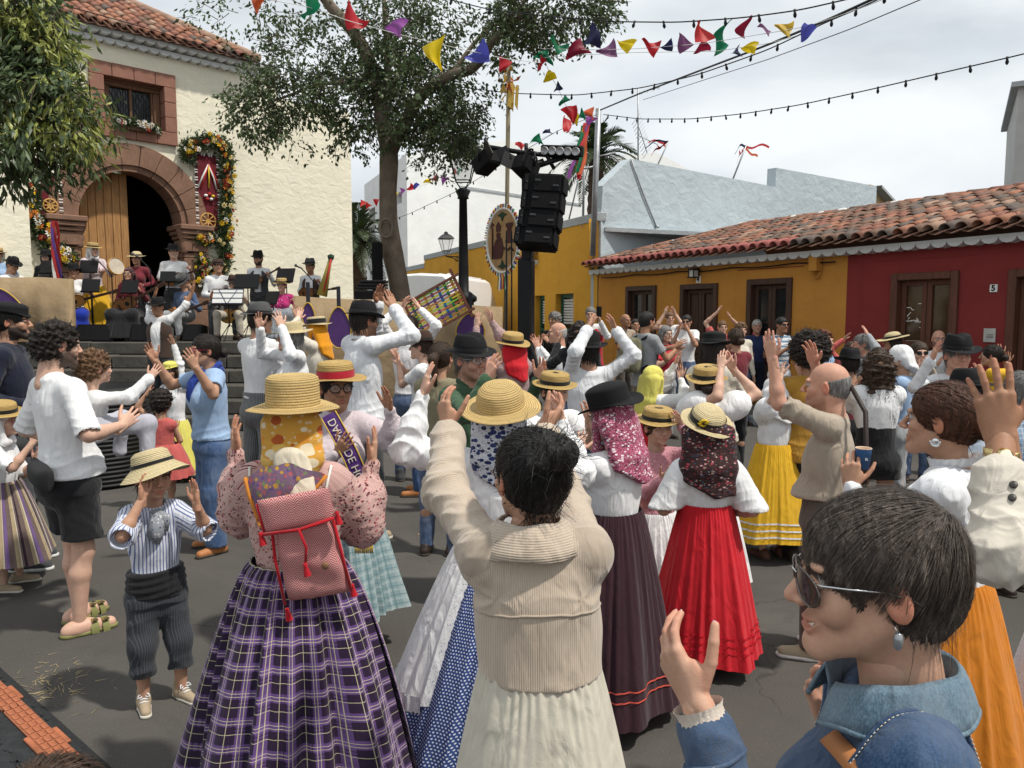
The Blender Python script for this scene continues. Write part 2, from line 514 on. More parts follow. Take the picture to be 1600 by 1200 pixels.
 # ------ implicit surfaces
class Field:
 def __init__(s,lo,hi,v):
  s.lo=np.array(lo,float);s.v=v
  s.n=np.ceil((np.array(hi,float)-s.lo)/v).astype(int)+1
  s.d=np.full(s.n,.6,np.float32)
  s.ax=[(s.lo[i]+v*np.arange(s.n[i])).astype(np.float32)for i in range(3)]
 def _sl(s,lo,hi):
  i0=np.clip(np.floor((np.array(lo)-s.lo)/s.v).astype(int),0,s.n)
  i1=np.clip(np.ceil((np.array(hi)-s.lo)/s.v).astype(int)+1,0,s.n)
  if np.any(i1<=i0):return None
  sl=tuple(slice(a,b)for a,b in zip(i0,i1))
  return sl,s.ax[0][sl[0]][:,None,None],s.ax[1][sl[1]][None,:,None],s.ax[2][sl[2]][None,None,:]
 def put(s,fn,lo,hi,k=.0,mode='u'):
  pad=k+3*s.v
  q=s._sl(np.array(lo)-pad,np.array(hi)+pad)
  if q is None:return s
  sl,X,Y,Z=q
  f=fn(X,Y,Z);a=s.d[sl]
  if mode=='u':
   if k>0:
    h=np.maximum(k-np.abs(a-f),0)/k
    s.d[sl]=np.minimum(a,f)-h*h*k*.25
   else:s.d[sl]=np.minimum(a,f)
  else:
   f=-f
   if k>0:
    h=np.maximum(k-np.abs(a-f),0)/k
    s.d[sl]=np.maximum(a,f)+h*h*k*.25
   else:s.d[sl]=np.maximum(a,f)
  return s
 def cap(s,a,b,ra,rb=None,k=.02,mode='u'):
  rb=ra if rb is None else rb
  a=np.array(a,float);b=np.array(b,float);ba=b-a;L=max(ba@ba,1e-9)
  def fn(X,Y,Z):
   x,y,z=X-a[0],Y-a[1],Z-a[2]
   h=np.clip((x*ba[0]+y*ba[1]+z*ba[2])/L,0,1)
   return np.sqrt((x-h*ba[0])**2+(y-h*ba[1])**2+(z-h*ba[2])**2)-(ra+(rb-ra)*h)
  r=max(ra,rb)
  return s.put(fn,np.minimum(a,b)-r,np.maximum(a,b)+r,k,mode)
 def ell(s,c,r,k=.02,mode='u',rot=None):
  c=np.array(c,float);r=np.array(r,float);m=r.min()
  Rm=None if rot is None else np.array(rot).T
  def fn(X,Y,Z):
   x,y,z=X-c[0],Y-c[1],Z-c[2]
   if Rm is not None:
    x,y,z=(Rm[0,0]*x+Rm[0,1]*y+Rm[0,2]*z,Rm[1,0]*x+Rm[1,1]*y+Rm[1,2]*z,Rm[2,0]*x+Rm[2,1]*y+Rm[2,2]*z)
   k0=np.sqrt((x/r[0])**2+(y/r[1])**2+(z/r[2])**2)
   k1=np.sqrt((x/r[0]**2)**2+(y/r[1]**2)**2+(z/r[2]**2)**2)+1e-6
   return k0*(k0-1)/k1
  R_=r if rot is None else np.full(3,r.max())
  return s.put(fn,c-R_,c+R_,k,mode)
 def econe(s,c0,c1,r0,r1,k=.02,mode='u'):
  """Upright elliptic cone from c0 (low) to c1 (high), radii (rx, ry)."""
  c0=np.array(c0,float);c1=np.array(c1,float);H=c1[2]-c0[2]
  def fn(X,Y,Z):
   t=np.clip((Z-c0[2])/H,0,1)
   rx=r0[0]+(r1[0]-r0[0])*t;ry=r0[1]+(r1[1]-r0[1])*t
   x=X-(c0[0]+(c1[0]-c0[0])*t);y=Y-(c0[1]+(c1[1]-c0[1])*t)
   q=np.sqrt((x/rx)**2+(y/ry)**2)
   d=(q-1)*np.minimum(rx,ry)*(.75+.25*np.minimum(1,q))
   return np.maximum(d,np.maximum(c0[2]-Z,Z-c1[2]))
  m=max(r0[0],r0[1],r1[0],r1[1])
  return s.put(fn,np.minimum(c0,c1)-(m,m,0),np.maximum(c0,c1)+(m,m,0),k,mode)
 def stack(s,st,k=.02):
  """Upright body of elliptic slices: st = [(centre, rx, ry), ...] from low to high."""
  zs_=np.array([q[0][2]for q in st]);vals=np.array([[q[0][0],q[0][1],q[1],q[2]]for q in st])
  zz=s.ax[2];t=np.clip(np.interp(zz,zs_,np.arange(len(st))),0,len(st)-1)
  i=np.minimum(t.astype(int),len(st)-2);f=t-i
  def tang(j):return(vals[np.clip(j+1,0,len(st)-1)]-vals[np.clip(j-1,0,len(st)-1)])*.5
  a,b,m0,m1=vals[i],vals[i+1],tang(i),tang(i+1)
  f=f[:,None];h=(2*f**3-3*f**2+1)*a+(f**3-2*f**2+f)*m0+(-2*f**3+3*f**2)*b+(f**3-f**2)*m1
  tab=[np.interp(zz,zz,h[:,q])for q in range(4)]
  def fn(X,Y,Z):
   zf=Z.ravel()
   cx,cy,rx,ry=(np.interp(zf,zz,q)[None,None,:]for q in tab)
   x,y=(X-cx)/rx,(Y-cy)/ry
   k0=np.sqrt(x*x+y*y);k1=np.sqrt((x/rx)**2+(y/ry)**2)+1e-5
   d=k0*(k0-1)/k1
   return np.maximum(d,np.maximum(zs_[0]-Z,Z-zs_[-1]))
  m=vals[:,2:].max()
  lo=np.array([vals[:,0].min()-m,vals[:,1].min()-m,zs_[0]]);hi=np.array([vals[:,0].max()+m,vals[:,1].max()+m,zs_[-1]])
  return s.put(fn,lo,hi,k)
 def cut(s,p,n,k=.0):
  """Remove what lies on the side n points to, beyond point p."""
  n=nrm(n);p=np.array(p)
  f=(s.ax[0][:,None,None]-p[0])*n[0]+(s.ax[1][None,:,None]-p[1])*n[1]+(s.ax[2][None,None,:]-p[2])*n[2]
  s.d=np.maximum(s.d,f.astype(np.float32))
  return s
 def mesh(s):
  return nets(s.d,s.lo,s.v)
_CO=np.array([(i,j,k)for i in(0,1)for j in(0,1)for k in(0,1)])
_ED=[(a,b)for a in range(8)for b in range(a+1,8)if np.abs(_CO[a]-_CO[b]).sum()==1]
def nets(d,lo,v):
 d=np.pad(d,1,constant_values=.6);lo=np.array(lo)-v
 ins=d<0
 n=np.array(d.shape)
 cnt=np.zeros(n-1,np.int8)
 for c in _CO:cnt+=ins[c[0]:n[0]-1+c[0],c[1]:n[1]-1+c[1],c[2]:n[2]-1+c[2]]
 act=np.argwhere((cnt>0)&(cnt<8))
 if len(act)==0:return np.zeros((0,3)),np.zeros((0,4),int)
 cv=np.stack([d[act[:,0]+c[0],act[:,1]+c[1],act[:,2]+c[2]]for c in _CO],1)
 s=np.zeros((len(act),3));w=np.zeros(len(act))
 for a,b in _ED:
  va,vb=cv[:,a],cv[:,b]
  m=(va<0)!=(vb<0)
  t=np.where(m,va/np.where(va-vb==0,1,va-vb),0)
  p=_CO[a]+t[:,None]*(_CO[b]-_CO[a])
  s+=p*m[:,None];w+=m
 V=lo+v*(act+s/w[:,None])
 idx=np.full(n-1,-1,np.int32);idx[act[:,0],act[:,1],act[:,2]]=np.arange(len(act))
 Fs=[]
 for ax in range(3):
  o1,o2=[q for q in range(3)if q!=ax]
  a=np.moveaxis(ins,ax,0)
  ch=a[:-1]!=a[1:]
  pos=np.argwhere(ch)
  full=np.zeros((len(pos),3),int);full[:,ax]=pos[:,0]
  full[:,o1]=pos[:,1];full[:,o2]=pos[:,2]
  ok=(full[:,o1]>0)&(full[:,o2]>0)&(full[:,o1]<n[o1]-1)&(full[:,o2]<n[o2]-1)
  full=full[ok]
  start=ins[full[:,0],full[:,1],full[:,2]]
  def at(d1,d2):
   q=full.copy();q[:,o1]-=d1;q[:,o2]-=d2
   return idx[q[:,0],q[:,1],q[:,2]]
  quad=np.stack([at(1,1),at(0,1),at(0,0),at(1,0)],1)
  flip=start if ax!=1 else~start
  quad[~flip]=quad[~flip][:,::-1]
  Fs.append(quad)
 return V,np.concatenate(Fs)
def vnormals(V,Q):
 V=np.asarray(V)
 a=V[Q[:,2]]-V[Q[:,0]];b=V[Q[:,3]]-V[Q[:,1]]if Q.shape[1]>3 else V[Q[:,1]]-V[Q[:,0]]
 fn=np.cross(a,b)
 N=np.zeros_like(V)
 for i in range(Q.shape[1]):np.add.at(N,Q[:,i],fn)
 return N/(np.linalg.norm(N,axis=1)[:,None]+1e-12)
def laplace(V,Q,it=1,f=.5):
 for _ in range(it):
  A=np.zeros_like(V);c=np.zeros(len(V))
  for i in range(4):
   j=(i+1)%4
   np.add.at(A,Q[:,i],V[Q[:,j]]);np.add.at(c,Q[:,i],1)
   np.add.at(A,Q[:,j],V[Q[:,i]]);np.add.at(c,Q[:,j],1)
  V=V+f*(A/np.maximum(c,1)[:,None]-V)
 return V
def folds(p,amp,seed,k=(55,38,80),squash=.5):
 """Cloth-like ridges as a displacement for points p."""
 r=np.random.RandomState(seed)
 out=np.zeros(len(p))
 q=p*np.array([1,1,squash])
 warp=sum(np.sin(q@r.normal(0,14,3)+r.uniform(0,6))[:,None]*r.normal(0,.02,3)for _ in range(3))
 q=q+warp
 for kk,wgt in zip(k,(1,.8,.4)):
  for _ in range(2):
   d=nrm(r.normal(0,1,3))*kk
   m=.5+.5*np.sin(q@r.normal(0,9,3)+r.uniform(0,6))
   out+=wgt*m*(.64-np.abs(np.sin(q@d*.5+r.uniform(0,6))))
 return amp*out
 # ------ head, hand, shoe templates
_HEAD={}
def head_template(kind,lod,smile=False):
 key=(kind,lod,smile)
 if key in _HEAD:return _HEAD[key]
 v=(.0026,.0042,.0085)[lod]
 F=Field((-.11,-.14,-.24),(.11,.15,.15),v)
 fem=kind in 'fc';ch=kind=='c'
 jw=.92 if fem else 1.0
 F.ell((0,-.018,.035),(.0745,.094,.083),k=.0)
 F.ell((0,.02,-.03),(.0615*jw,.066,.083),k=.03)
 F.ell((0,-.04,-.01),(.062,.07,.075),k=.03)
 if not ch:F.cap((-.052*jw,.005,-.055),(-.016,.072,-.1),.018,.015,k=.03).cap((.052*jw,.005,-.055),(.016,.072,-.1),.018,.015,k=.03)
 F.ell((0,.076,-.097 if not ch else-.09),(.02*jw,.017,.015),k=.025)
 for s in(-1,1):
  F.ell((s*.043,.061,-.022),(.023,.021,.02),k=.02)
  F.ell((s*.030,.078,.027),(.024,.013,.0085 if fem else .011),k=.015)
  F.ell((s*.033,.1,.006),(.0155,.019,.0115),k=.012,mode='s')
 F.cap((0,.086,.014),(0,.1115 if not ch else .1,-.026),.0075,.0112,k=.013)
 for s in(-1,1):
  F.ell((s*.0125,.099,-.031),(.0085,.01,.0075),k=.008)
  F.ell((s*.007,.107,-.041),(.004,.006,.004),k=.003,mode='s')
 F.ell((0,.084,-.062),(.026,.009,.012),k=.012)
 for s in(-1,1):
  F.cap((s*.003,.0935,-.0585),(s*.024,.085,-.0605),.0046,.0025,k=.004)
 F.cap((-.013,.0915,-.0725),(.013,.0915,-.0725),.0055,.0055,k=.006)
 if smile:
  for s in(-1,1):
   F.cap((0,.096,-.0675),(s*.015,.092,-.0655),.0042,.0038,k=.002,mode='s').cap((s*.015,.092,-.0655),(s*.032,.080,-.0555),.0038,.0018,k=.003,mode='s')
   F.ell((s*.044,.063,-.036),(.018,.019,.017),k=.018)
   F.cap((s*.020,.098,-.036),(s*.037,.080,-.058),.0016,.0016,k=.006,mode='s')
 else:
  for s in(-1,1):F.cap((s*.0,.095,-.0662),(s*.014,.093,-.0655),.0022,.0022,k=.002,mode='s').cap((s*.014,.093,-.0655),(s*.029,.083,-.0595),.0022,.0018,k=.003,mode='s').ell((s*.037,.068,-.046),(.014,.016,.014),k=.015)
 for s in(-1,1):
  for q in np.linspace(-1,1,5):
   q2=min(1,q+.5)
   f=lambda u:(s*.033+u*.0145,.0885-.006*u*u-.004*u*s*.0,.0108-.006*u*u)
   g=lambda u:(s*.033+u*.014,.0875-.006*u*u,-.0005+.004*u*u)
   F.cap(f(q),f(q2),.0035,.0035,k=.003)
   F.cap(g(q),g(q2),.0028,.0028,k=.003)
 for s in(-1,1):
  rt=rotz(s*.38)@rotx(-.2)
  F.ell((s*.0795,-.012,-.006),(.009,.018,.031),k=.008,rot=rt)
  F.ell((s*.0885,-.006,-.002),(.007,.010,.018),k=.005,mode='s',rot=rt)
 F.cap((0,-.032,-.08),(0,-.052,-.215),.05 if fem else .058,.052 if fem else .062,k=.03)
 V,Q=F.mesh()
 if lod<2:V=laplace(V,Q,1,.35)
 col=np.zeros((len(V),3))
 front=(V[:,1]>.07)
 g=np.exp(-((V[:,0]/.021)**4+((V[:,2]+.066)/.0125)**4))*front
 col[:,0]=np.clip(g*1.1,0,1)*(.8 if fem else .45)
 for s in(-1,1):
  col[:,2]+=.2*np.exp(-(((V[:,0]-s*.045)/.024)**2+((V[:,2]+.03)/.02)**2))*(V[:,1]>.02)
  col[:,2]+=.5*(np.abs(V[:,0])>.079)
 col[:,2]+=.4*np.exp(-((V[:,0]/.018)**2+((V[:,2]+.03)/.018)**2))*(V[:,1]>.09)
 beard=np.clip((-.028-V[:,2])/.02+np.clip((.05-V[:,1])/.03,-.6,.4),0,1)*(V[:,1]>-.012)*(V[:,2]>-.125)*(1-np.clip(g*1.5,0,1))
 beard*=np.clip((np.abs(V[:,0])-.018)/.012,0,1)*1.0+(V[:,2]<-.05)*(np.abs(V[:,0])<.03)
 beard=np.clip(beard,0,1)
 EV,EF,EM=[],[],[]
 if smile:
  TV,TF=tube_geo([(x,.0865-9*x*x,-.0655+6*x*x)for x in np.linspace(-.022,.022,9)],.0046,6,caps=False)
  EV=list(TV);EF=list(TF);EM=[4]*len(TF)
 ns,nt=(16,12)if lod<2 else(8,6)
 for s in(-1,1):
  b=len(EV);c=np.array((s*.033,.0755,.0055));r=.0125
  for j in range(nt+1):
   th=pi*j/nt
   for i in range(ns):
    a=2*pi*i/ns
    EV.append(c+r*np.array((sin(th)*cos(a),cos(th)*(1.05 if j==0 else 1),sin(th)*sin(a))))
  for j in range(nt):
   for i in range(ns):
    k=(i+1)%ns
    EF.append((b+j*ns+i,b+(j+1)*ns+i,b+(j+1)*ns+k,b+j*ns+k))
    EM.append(3 if j<1 else(2 if j<nt*.27 else 1))
 EV=np.array(EV);EF=np.array(EF);EM=np.array(EM)
 n0=len(V)
 V=np.vstack([V,EV]);mi=np.concatenate([np.zeros(len(Q),int),EM]);Q=np.vstack([Q,EF+n0])
 col=np.vstack([col,np.zeros((len(EV),3))]);beard=np.concatenate([beard,np.zeros(len(EV))])
 _HEAD[key]=(V,Q,mi,col,beard)
 return _HEAD[key]
_HAND={}
def hand_template(pose,lod):
 """Right hand, wrist at the origin, fingers +Z, palm facing +Y, thumb towards -X."""
 key=(pose,lod)
 if key in _HAND:return _HAND[key]
 v=(.0026,.0036,.0062)[lod]
 F=Field((-.125,-.05,-.06),(.085,.15,.22),v)
 F.cap((-.012,0,-.05),(-.012,0,.0),.021,.021,k=.0).cap((.012,0,-.05),(.012,0,.0),.021,.021,k=.015)
 mcp=[(-.031,.001,.094),(-.0105,-.002,.1),(.0105,-.001,.096),(.03,.003,.087)]
 for m in mcp:F.cap((m[0]*.45,0,.008),m,.0165,.0125,k=.012)
 F.ell((-.028,.012,.042),(.016,.016,.032),k=.012,rot=roty(-.5))
 F.ell((.024,.009,.04),(.014,.013,.034),k=.012)
 Ls=[.071,.079,.074,.058]
 if pose=='open':sp=[-9,-2,5,13];cu=[(6,8,6),(4,9,7),(5,10,8),(8,11,8)];th=[(-.03,.012,.03),(-.058,.018,.058),(-.076,.022,.088),(-.086,.026,.112)]
 elif pose=='flat':sp=[-3,-1,1.5,5];cu=[(3,5,4),(2,5,4),(3,5,4),(4,6,5)];th=[(-.03,.01,.03),(-.052,.014,.062),(-.058,.016,.092),(-.056,.018,.116)]
 elif pose=='cup':sp=[-7,-2,4,10];cu=[(20,24,16),(23,26,18),(27,28,18),(32,28,18)];th=[(-.03,.014,.03),(-.06,.032,.052),(-.08,.045,.078),(-.09,.058,.1)]
 else:sp=[-3,-1,1,4];cu=[(62,72,40),(66,74,42),(70,74,42),(74,70,40)];th=[(-.03,.016,.03),(-.052,.042,.052),(-.05,.066,.074),(-.03,.078,.086)]
 rad=[.0084,.0087,.0083,.0072]
 tips=[]
 for m,L,s_,c,r in zip(mcp,Ls,sp,cu,rad):
  p=np.array(m,float);ang=0
  seg=[L*.46,L*.30,L*.24]
  fr=[r*1.04,r*.98,r*.9,r*.76]
  Fg=[]
  for i in range(3):
   ang+=c[i]
   d=np.array((sin(R(s_))*cos(R(ang)),sin(R(ang)),cos(R(s_))*cos(R(ang))))
   q=p+d*seg[i]
   F.cap(p,q,fr[i],fr[i+1],k=.0045 if i==0 else .002)
   p=q
  tips.append((p,d,fr[3]))
 tr=[.014,.0108,.0096,.0076]
 for i in range(3):F.cap(th[i],th[i+1],tr[i],tr[i+1],k=.006 if i==0 else .002)
 tips.insert(0,(np.array(th[3]),nrm(np.array(th[3])-np.array(th[2])),tr[3]))
 V,Q=F.mesh()
 if lod<2:V=laplace(V,Q,1,.3)
 _HAND[key]=(V,Q,tips)
 return _HAND[key]
_SHOE={}
def shoe_template(kind,lod):
 """Right shoe pointing to +Y, ankle over the origin, sole on z = 0. Length about 0.28 m."""
 key=(kind,lod>1)
 if key in _SHOE:return _SHOE[key]
 v=.006 if lod<2 else .011
 F=Field((-.07,-.11,-.01),(.07,.23,.16),v)
 F.cap((0,-.05,.03),(0,.02,.035),.036,.04,k=0)
 F.cap((0,.02,.035),(-.006,.16,.028),.042,.034,k=.02)
 F.cap((0,-.02,.04),(0,.05,.05),.04,.03,k=.03)
 if kind=='boot':F.cap((0,-.02,.05),(0,-.02,.11),.042,.044,k=.03)
 elif kind!='bare':F.cap((0,-.025,.05),(0,-.022,.07),.04,.04,k=.02)
 F.cut((0,0,0.004),(0,0,-1))
 V,Q=F.mesh()
 F=Field((-.07,-.11,-.02),(.07,.24,.05),v)
 F.cap((0,-.05,.012),(0,.03,.012),.041,.043,k=0).cap((0,.03,.012),(-.006,.165,.012),.045,.039,k=.02)
 F.cut((0,0,0),(0,0,-1));F.cut((0,0,.022),(0,0,1))
 V2,Q2=F.mesh()
 _SHOE[key]=(V,Q,V2,Q2)
 return _SHOE[key]
_HAIR={}
def hair_template(style,lod):
 key=(style,lod)
 if key in _HAIR:return _HAIR[key]
 v=(.004,.0055,.009)[lod]
 t={'curly':.032,'curlyshort':.022,'bald':.003,'buzz':.004,'wavy':.02}.get(style,.011)
 F=Field((-.16,-.24,-.5),(.16,.16,.2),v)
 F.ell((0,-.018,.035),(.0745+t,.094+t,.083+t),k=0)
 F.ell((0,-.04,-.01),(.064+t,.072+t,.08+t*.6),k=.03)
 longish=style in('long','longcurly','bob')
 if longish:
  zb=-.14 if style=='bob' else(-.34 if style=='long' else-.36)
  for s in(-1,0,1):
   F.cap((s*.05,-.06,0),(s*.062,-.075-.01*(s==0),zb),.05,.04,k=.03)
  for s in(-1,1):F.cap((s*.078,.01,.0),(s*.085,-.01,max(zb,-.2)),.022,.025,k=.02)
 if style=='curly':F.ell((0,-.03,.04),(.13,.135,.125),k=.03)
 if style=='bald':
  F.cut((0,0,.02),(0,.3,1));F.cut((0,.0,0),(0,1,.2))
 F.ell((0,.135,-.05),(.092,.105,.118),k=.008,mode='s')
 if not longish:
  for s in(-1,1):F.ell((s*.085,.006,-.012),(.03,.028,.036),k=.008,mode='s')
  F.cut((0,0,-.05),(0,.75,-1))if style not in('bun','pony','updo')else F.cut((0,-.01,-.045),(0,.35,-1))
 if style=='bun':F.ell((0,-.145,-.02),(.042,.036,.04),k=.015)
 if style=='pony':
  F.cap((0,-.12,.03),(0,-.155,.0),.028,.035,k=.015);F.cap((0,-.155,0),(.01,-.14,-.2),.038,.012,k=.02)
 if style=='updo':
  r=np.random.RandomState(3)
  F.ell((.01,-.1,.075),(.07,.06,.05),k=.02)
  for _ in range(9):F.ell((r.uniform(-.05,.06),-.1+r.uniform(-.04,.03),.085+r.uniform(-.03,.035)),(.028,.024,.022),k=.012)
 V,Q=F.mesh()
 N=vnormals(V,Q)
 r=np.random.RandomState(5)
 if style in('curly','curlyshort','longcurly','wavy'):
  a={'curly':.013,'curlyshort':.009,'longcurly':.011,'wavy':.006}[style];fq=190 if style!='longcurly' else 120
  d=sum(np.sin(V@(nrm(r.normal(0,1,3))*fq*u)+r.uniform(0,6))for u in(1,1,.7,1.4,1.2))/2.2
  V=V+N*(a*d)[:,None]
 else:
  q=V.copy();ang=np.arctan2(q[:,0],q[:,1]+.02)
  V=V+N*(.0015*np.sin(ang*26+np.sin(q[:,2]*40)*1.5)+.0016*np.sin(ang*47+q[:,2]*30))[:,None]
 _HAIR[key]=(V,Q)
 return _HAIR[key]
def strands(head_surface,flow,n,length,steps,seed,width=.0016,lift=.004,sag=0.0,jitter=.25,curl=0.0,mask=None):
 """Ribbon hairs grown from a scalp mesh (V, Q) along flow(p), hugging an ellipsoid."""
 V,Q=head_surface
 N=vnormals(V,Q)
 r=np.random.RandomState(seed)
 ids=np.arange(len(V))
 if mask is not None:ids=ids[mask(V)]
 ids=r.choice(ids,n)
 p=V[ids]+r.normal(0,.002,(n,3));nn=N[ids]
 ec=np.array((0,-.018,.03));er=np.array((.0865,.106,.096))
 Ls=length*r.uniform(.55,1.15,n)
 pts=[p];ws=[]
 d_prev=None
 jit=r.normal(0,jitter,(n,3))
 ph=r.uniform(0,6,n)
 wid=[]
 for i in range(steps):
  d=flow(p)+jit
  q=(p-ec)/er
  on=(np.linalg.norm(q,axis=1)<1.22)
  g=(p-ec)/er**2;g/=np.linalg.norm(g,axis=1)[:,None]
  dt=d-g*(d*g).sum(1)[:,None]
  d=np.where(on[:,None],dt,d)
  d[:,2]-=sag*(i/steps)
  if curl:d+=curl*np.stack([np.sin(ph+i*1.7),np.cos(ph+i*1.7),0*ph],1)
  d/=np.linalg.norm(d,axis=1)[:,None]+1e-9
  wv=np.cross(d,g);wv/=np.linalg.norm(wv,axis=1)[:,None]+1e-9
  wid.append(wv)
  p=p+d*(Ls/steps)[:,None]+(g*lift*(1/steps)if i<steps*.5 else 0)
  pts.append(p)
 wid.append(wid[-1])
 pts=np.stack(pts,1);wid=np.stack(wid,1)
 tp=width*np.linspace(1,.35,steps+1)[None,:,None]*r.uniform(.6,1.3,n)[:,None,None]
 A=pts-wid*tp;B=pts+wid*tp
 VV=np.stack([A,B],2).reshape(-1,3)
 m=(steps+1)*2
 base=(np.arange(n)*m)[:,None]+(np.arange(steps)*2)[None,:]
 Fq=np.stack([base,base+1,base+3,base+2],-1).reshape(-1,4)
 return VV,Fq
def style_strands(style,lod,seed):
 V,Q=hair_template(style,lod)
 k=1.0 if lod==0 else .45 if lod==1 else .2
 wd=(.0013,.0021,.0038)[lod]
 crown_=np.array((0.01,-.055,.13))
 if style in('short','buzz','bald'):
  if style!='short':return None
  fl=lambda p:unit_(p-crown_)+np.array((.12,.35,-.25))
  return strands((V,Q),fl,int(2600*k),.05,5,seed,wd,.010,0,.22)
 if style in('bun','updo','pony'):
  bn=np.array({'bun':(0,-.15,-.02),'updo':(.01,-.12,.09),'pony':(0,-.15,.02)}[style])
  fl=lambda p:unit_(bn-p)
  a=strands((V,Q),fl,int(4200*k),.07,5,seed,wd,.004,0,.10,mask=lambda q:np.linalg.norm(q-bn,axis=1)>.03)
  b=strands((V,Q),lambda p:np.array((0,-.5,.2))+0*p,int((420 if style!='bun' else 120)*k),.06,6,seed+1,wd*.8,.02,.9,.9)
  return join_geo(a,b)
 if style in('curly','curlyshort','wavy'):
  return strands((V,Q),lambda p:unit_(p-np.array((0,-.02,.02)))*.9,int(3400*k),.05 if style=='curly' else .034,6,seed,wd*1.15,.0,.2,.6,curl=1.6)
 if style=='longcurly':
  return strands((V,Q),lambda p:np.array((0,-.1,-.9))+.5*unit_(p-np.array((0,-.03,p[:,2].mean()))),int(3600*k),.075,7,seed,wd*1.3,.006,.2,.25,curl=.9)
 return strands((V,Q),lambda p:np.array((0,0,-1.0))+.25*unit_(p-crown_),int(2600*k),.12,6,seed,wd,.005,.3,.10)
def unit_(a):return a/(np.linalg.norm(a,axis=1)[:,None]+1e-9)
def join_geo(a,b):return np.vstack([a[0],b[0]]),np.vstack([a[1],b[1]+len(a[0])])
def lathe_uv(prof,n=64,wob=None):
 prof=np.array(prof,float)
 L=np.concatenate([[0],np.cumsum(np.linalg.norm(np.diff(prof,axis=0),axis=1))])
 th=np.linspace(0,2*pi,n+1)
 V=np.stack([np.outer(prof[:,0],np.cos(th)),np.outer(prof[:,0],np.sin(th)),np.repeat(prof[:,1][:,None],n+1,1)],-1)
 uv=np.stack([np.outer(np.maximum(prof[:,0],.02),th),np.repeat(L[:,None],n+1,1)],-1)
 if wob is not None:V=wob(V,th)
 j,i=np.meshgrid(np.arange(len(prof)-1),np.arange(n),indexing='ij')
 b=j*(n+1)+i
 Q=np.stack([b,b+1,b+n+2,b+n+1],-1).reshape(-1,4)
 return V.reshape(-1,3),Q,uv.reshape(-1,2)
 # ------ hats
def densify(prof,step):
 prof=np.array(prof,float);out=[prof[0]]
 for a,b in zip(prof[:-1],prof[1:]):
  k=max(1,int(np.ceil(np.linalg.norm(b-a)/step)))
  for i in range(1,k+1):out.append(a+(b-a)*i/k)
 return np.array(out)
def arc(c,r,a0,a1,n):return[(c[0]+r*cos(a0+(a1-a0)*i/n),c[1]+r*sin(a0+(a1-a0)*i/n))for i in range(n+1)]
def hat_geo(kind,brim,h,lod,seed=0,rc=.095):
 r=np.random.RandomState(seed+11)
 ring=.0095
 straw=kind.startswith('straw')
 if kind=='straw_flat':
  top=[(.001,h),(rc*.86,h),(rc*.97,h-.008),(rc*1.0,h-.022),(rc*1.03,.004)]
 elif kind=='straw_dome':
  top=[(.001,h),(rc*.4,h-.003),(rc*.72,h-.014),(rc*.92,h-.035),(rc*1.0,h-.06),(rc*1.05,.004)]
 elif kind=='straw_bell':
  top=[(.001,h),(rc*.7,h-.004),(rc*.92,h-.02),(rc*1.02,h-.06),(rc*1.12,-.01)]
 elif kind=='bowler':
  top=[(.001,h)]+[(rc*sin(a),(h-.035)+.035*cos(a))for a in np.linspace(.3,pi/2,6)]+[(rc*1.01,.006)]
 else:
  top=[(.001,h-.012),(rc*.4,h-.006),(rc*.66,h),(rc*.82,h-.01),(rc*.92,h-.035),(rc*.99,h*.4),(rc*1.03,.005)]
 if kind=='straw_bell':br=[(rc*1.2,-.016),(brim,-.062)]
 else:br=[(rc*1.1,.0),((rc+brim)*.55,-.002),(brim,-.004)]
 prof=densify(top+br,.0026 if(straw and lod<1)else .006 if lod<2 else .012)
 L=np.concatenate([[0],np.cumsum(np.linalg.norm(np.diff(prof,axis=0),axis=1))])
 if straw and lod<2:
  tg=np.gradient(prof,axis=0);tg/=np.linalg.norm(tg,axis=1)[:,None]+1e-9
  nn=np.stack([-tg[:,1],tg[:,0]],1)*-1
  nn*=np.sign((nn*np.array([1,1])).sum(1)+1e-6)[:,None]
  prof=prof+nn*(.0016*np.abs(np.sin(pi*L/ring)))[:,None]
 n_top=len(prof)
 under=[(prof[-1,0],prof[-1,1]-.003),(rc*1.12,-.024 if kind=='straw_bell' else-.004),(rc*.98,.002),(rc*.9,.03)]
 prof=np.vstack([prof,under])
 ph=r.uniform(0,6)
 side={'fedora':.026,'bowler':.03}.get(kind,0.0)
 amp=.007 if straw else .003
 def wob(V,th):
  rr=np.hypot(V[...,0],V[...,1]);f=np.clip((rr-rc)/(brim-rc),0,1)
  a=np.arctan2(V[...,1],V[...,0])
  V[...,2]+=f*(amp*np.sin(2*a+ph)+amp*.6*np.sin(3*a+ph*2))+side*f**1.6*(np.cos(a)**2-.25)
  if kind=='fedora':
   c=np.clip((V[...,2]-h*.45)/(h*.55),0,1)
   pin=np.exp(-((V[...,0]/.028)**2))*(.022*c)
   V[...,2]-=pin
   fr=np.clip(V[...,1]/rc,0,1)*c
   V[...,0]*=1-.28*fr
  V[...,1]*=1.13
  V[...,1]-=.014
  return V
 V,Q,uv=lathe_uv(prof,(110,72,32)[lod]if straw else(64,48,28)[lod],wob)
 return V,Q[:,::-1],uv
def hat_band(z0,z1,rc,lod,grow=.003):
 n=(64,40,24)[lod]
 prof=[(rc+grow,z0),(rc+grow+.001,(z0+z1)/2),(rc+grow-.001,z1)]
 def wob(V,th):V[...,1]*=1.13;V[...,1]-=.014;return V
 return lathe_uv(prof,n,wob)
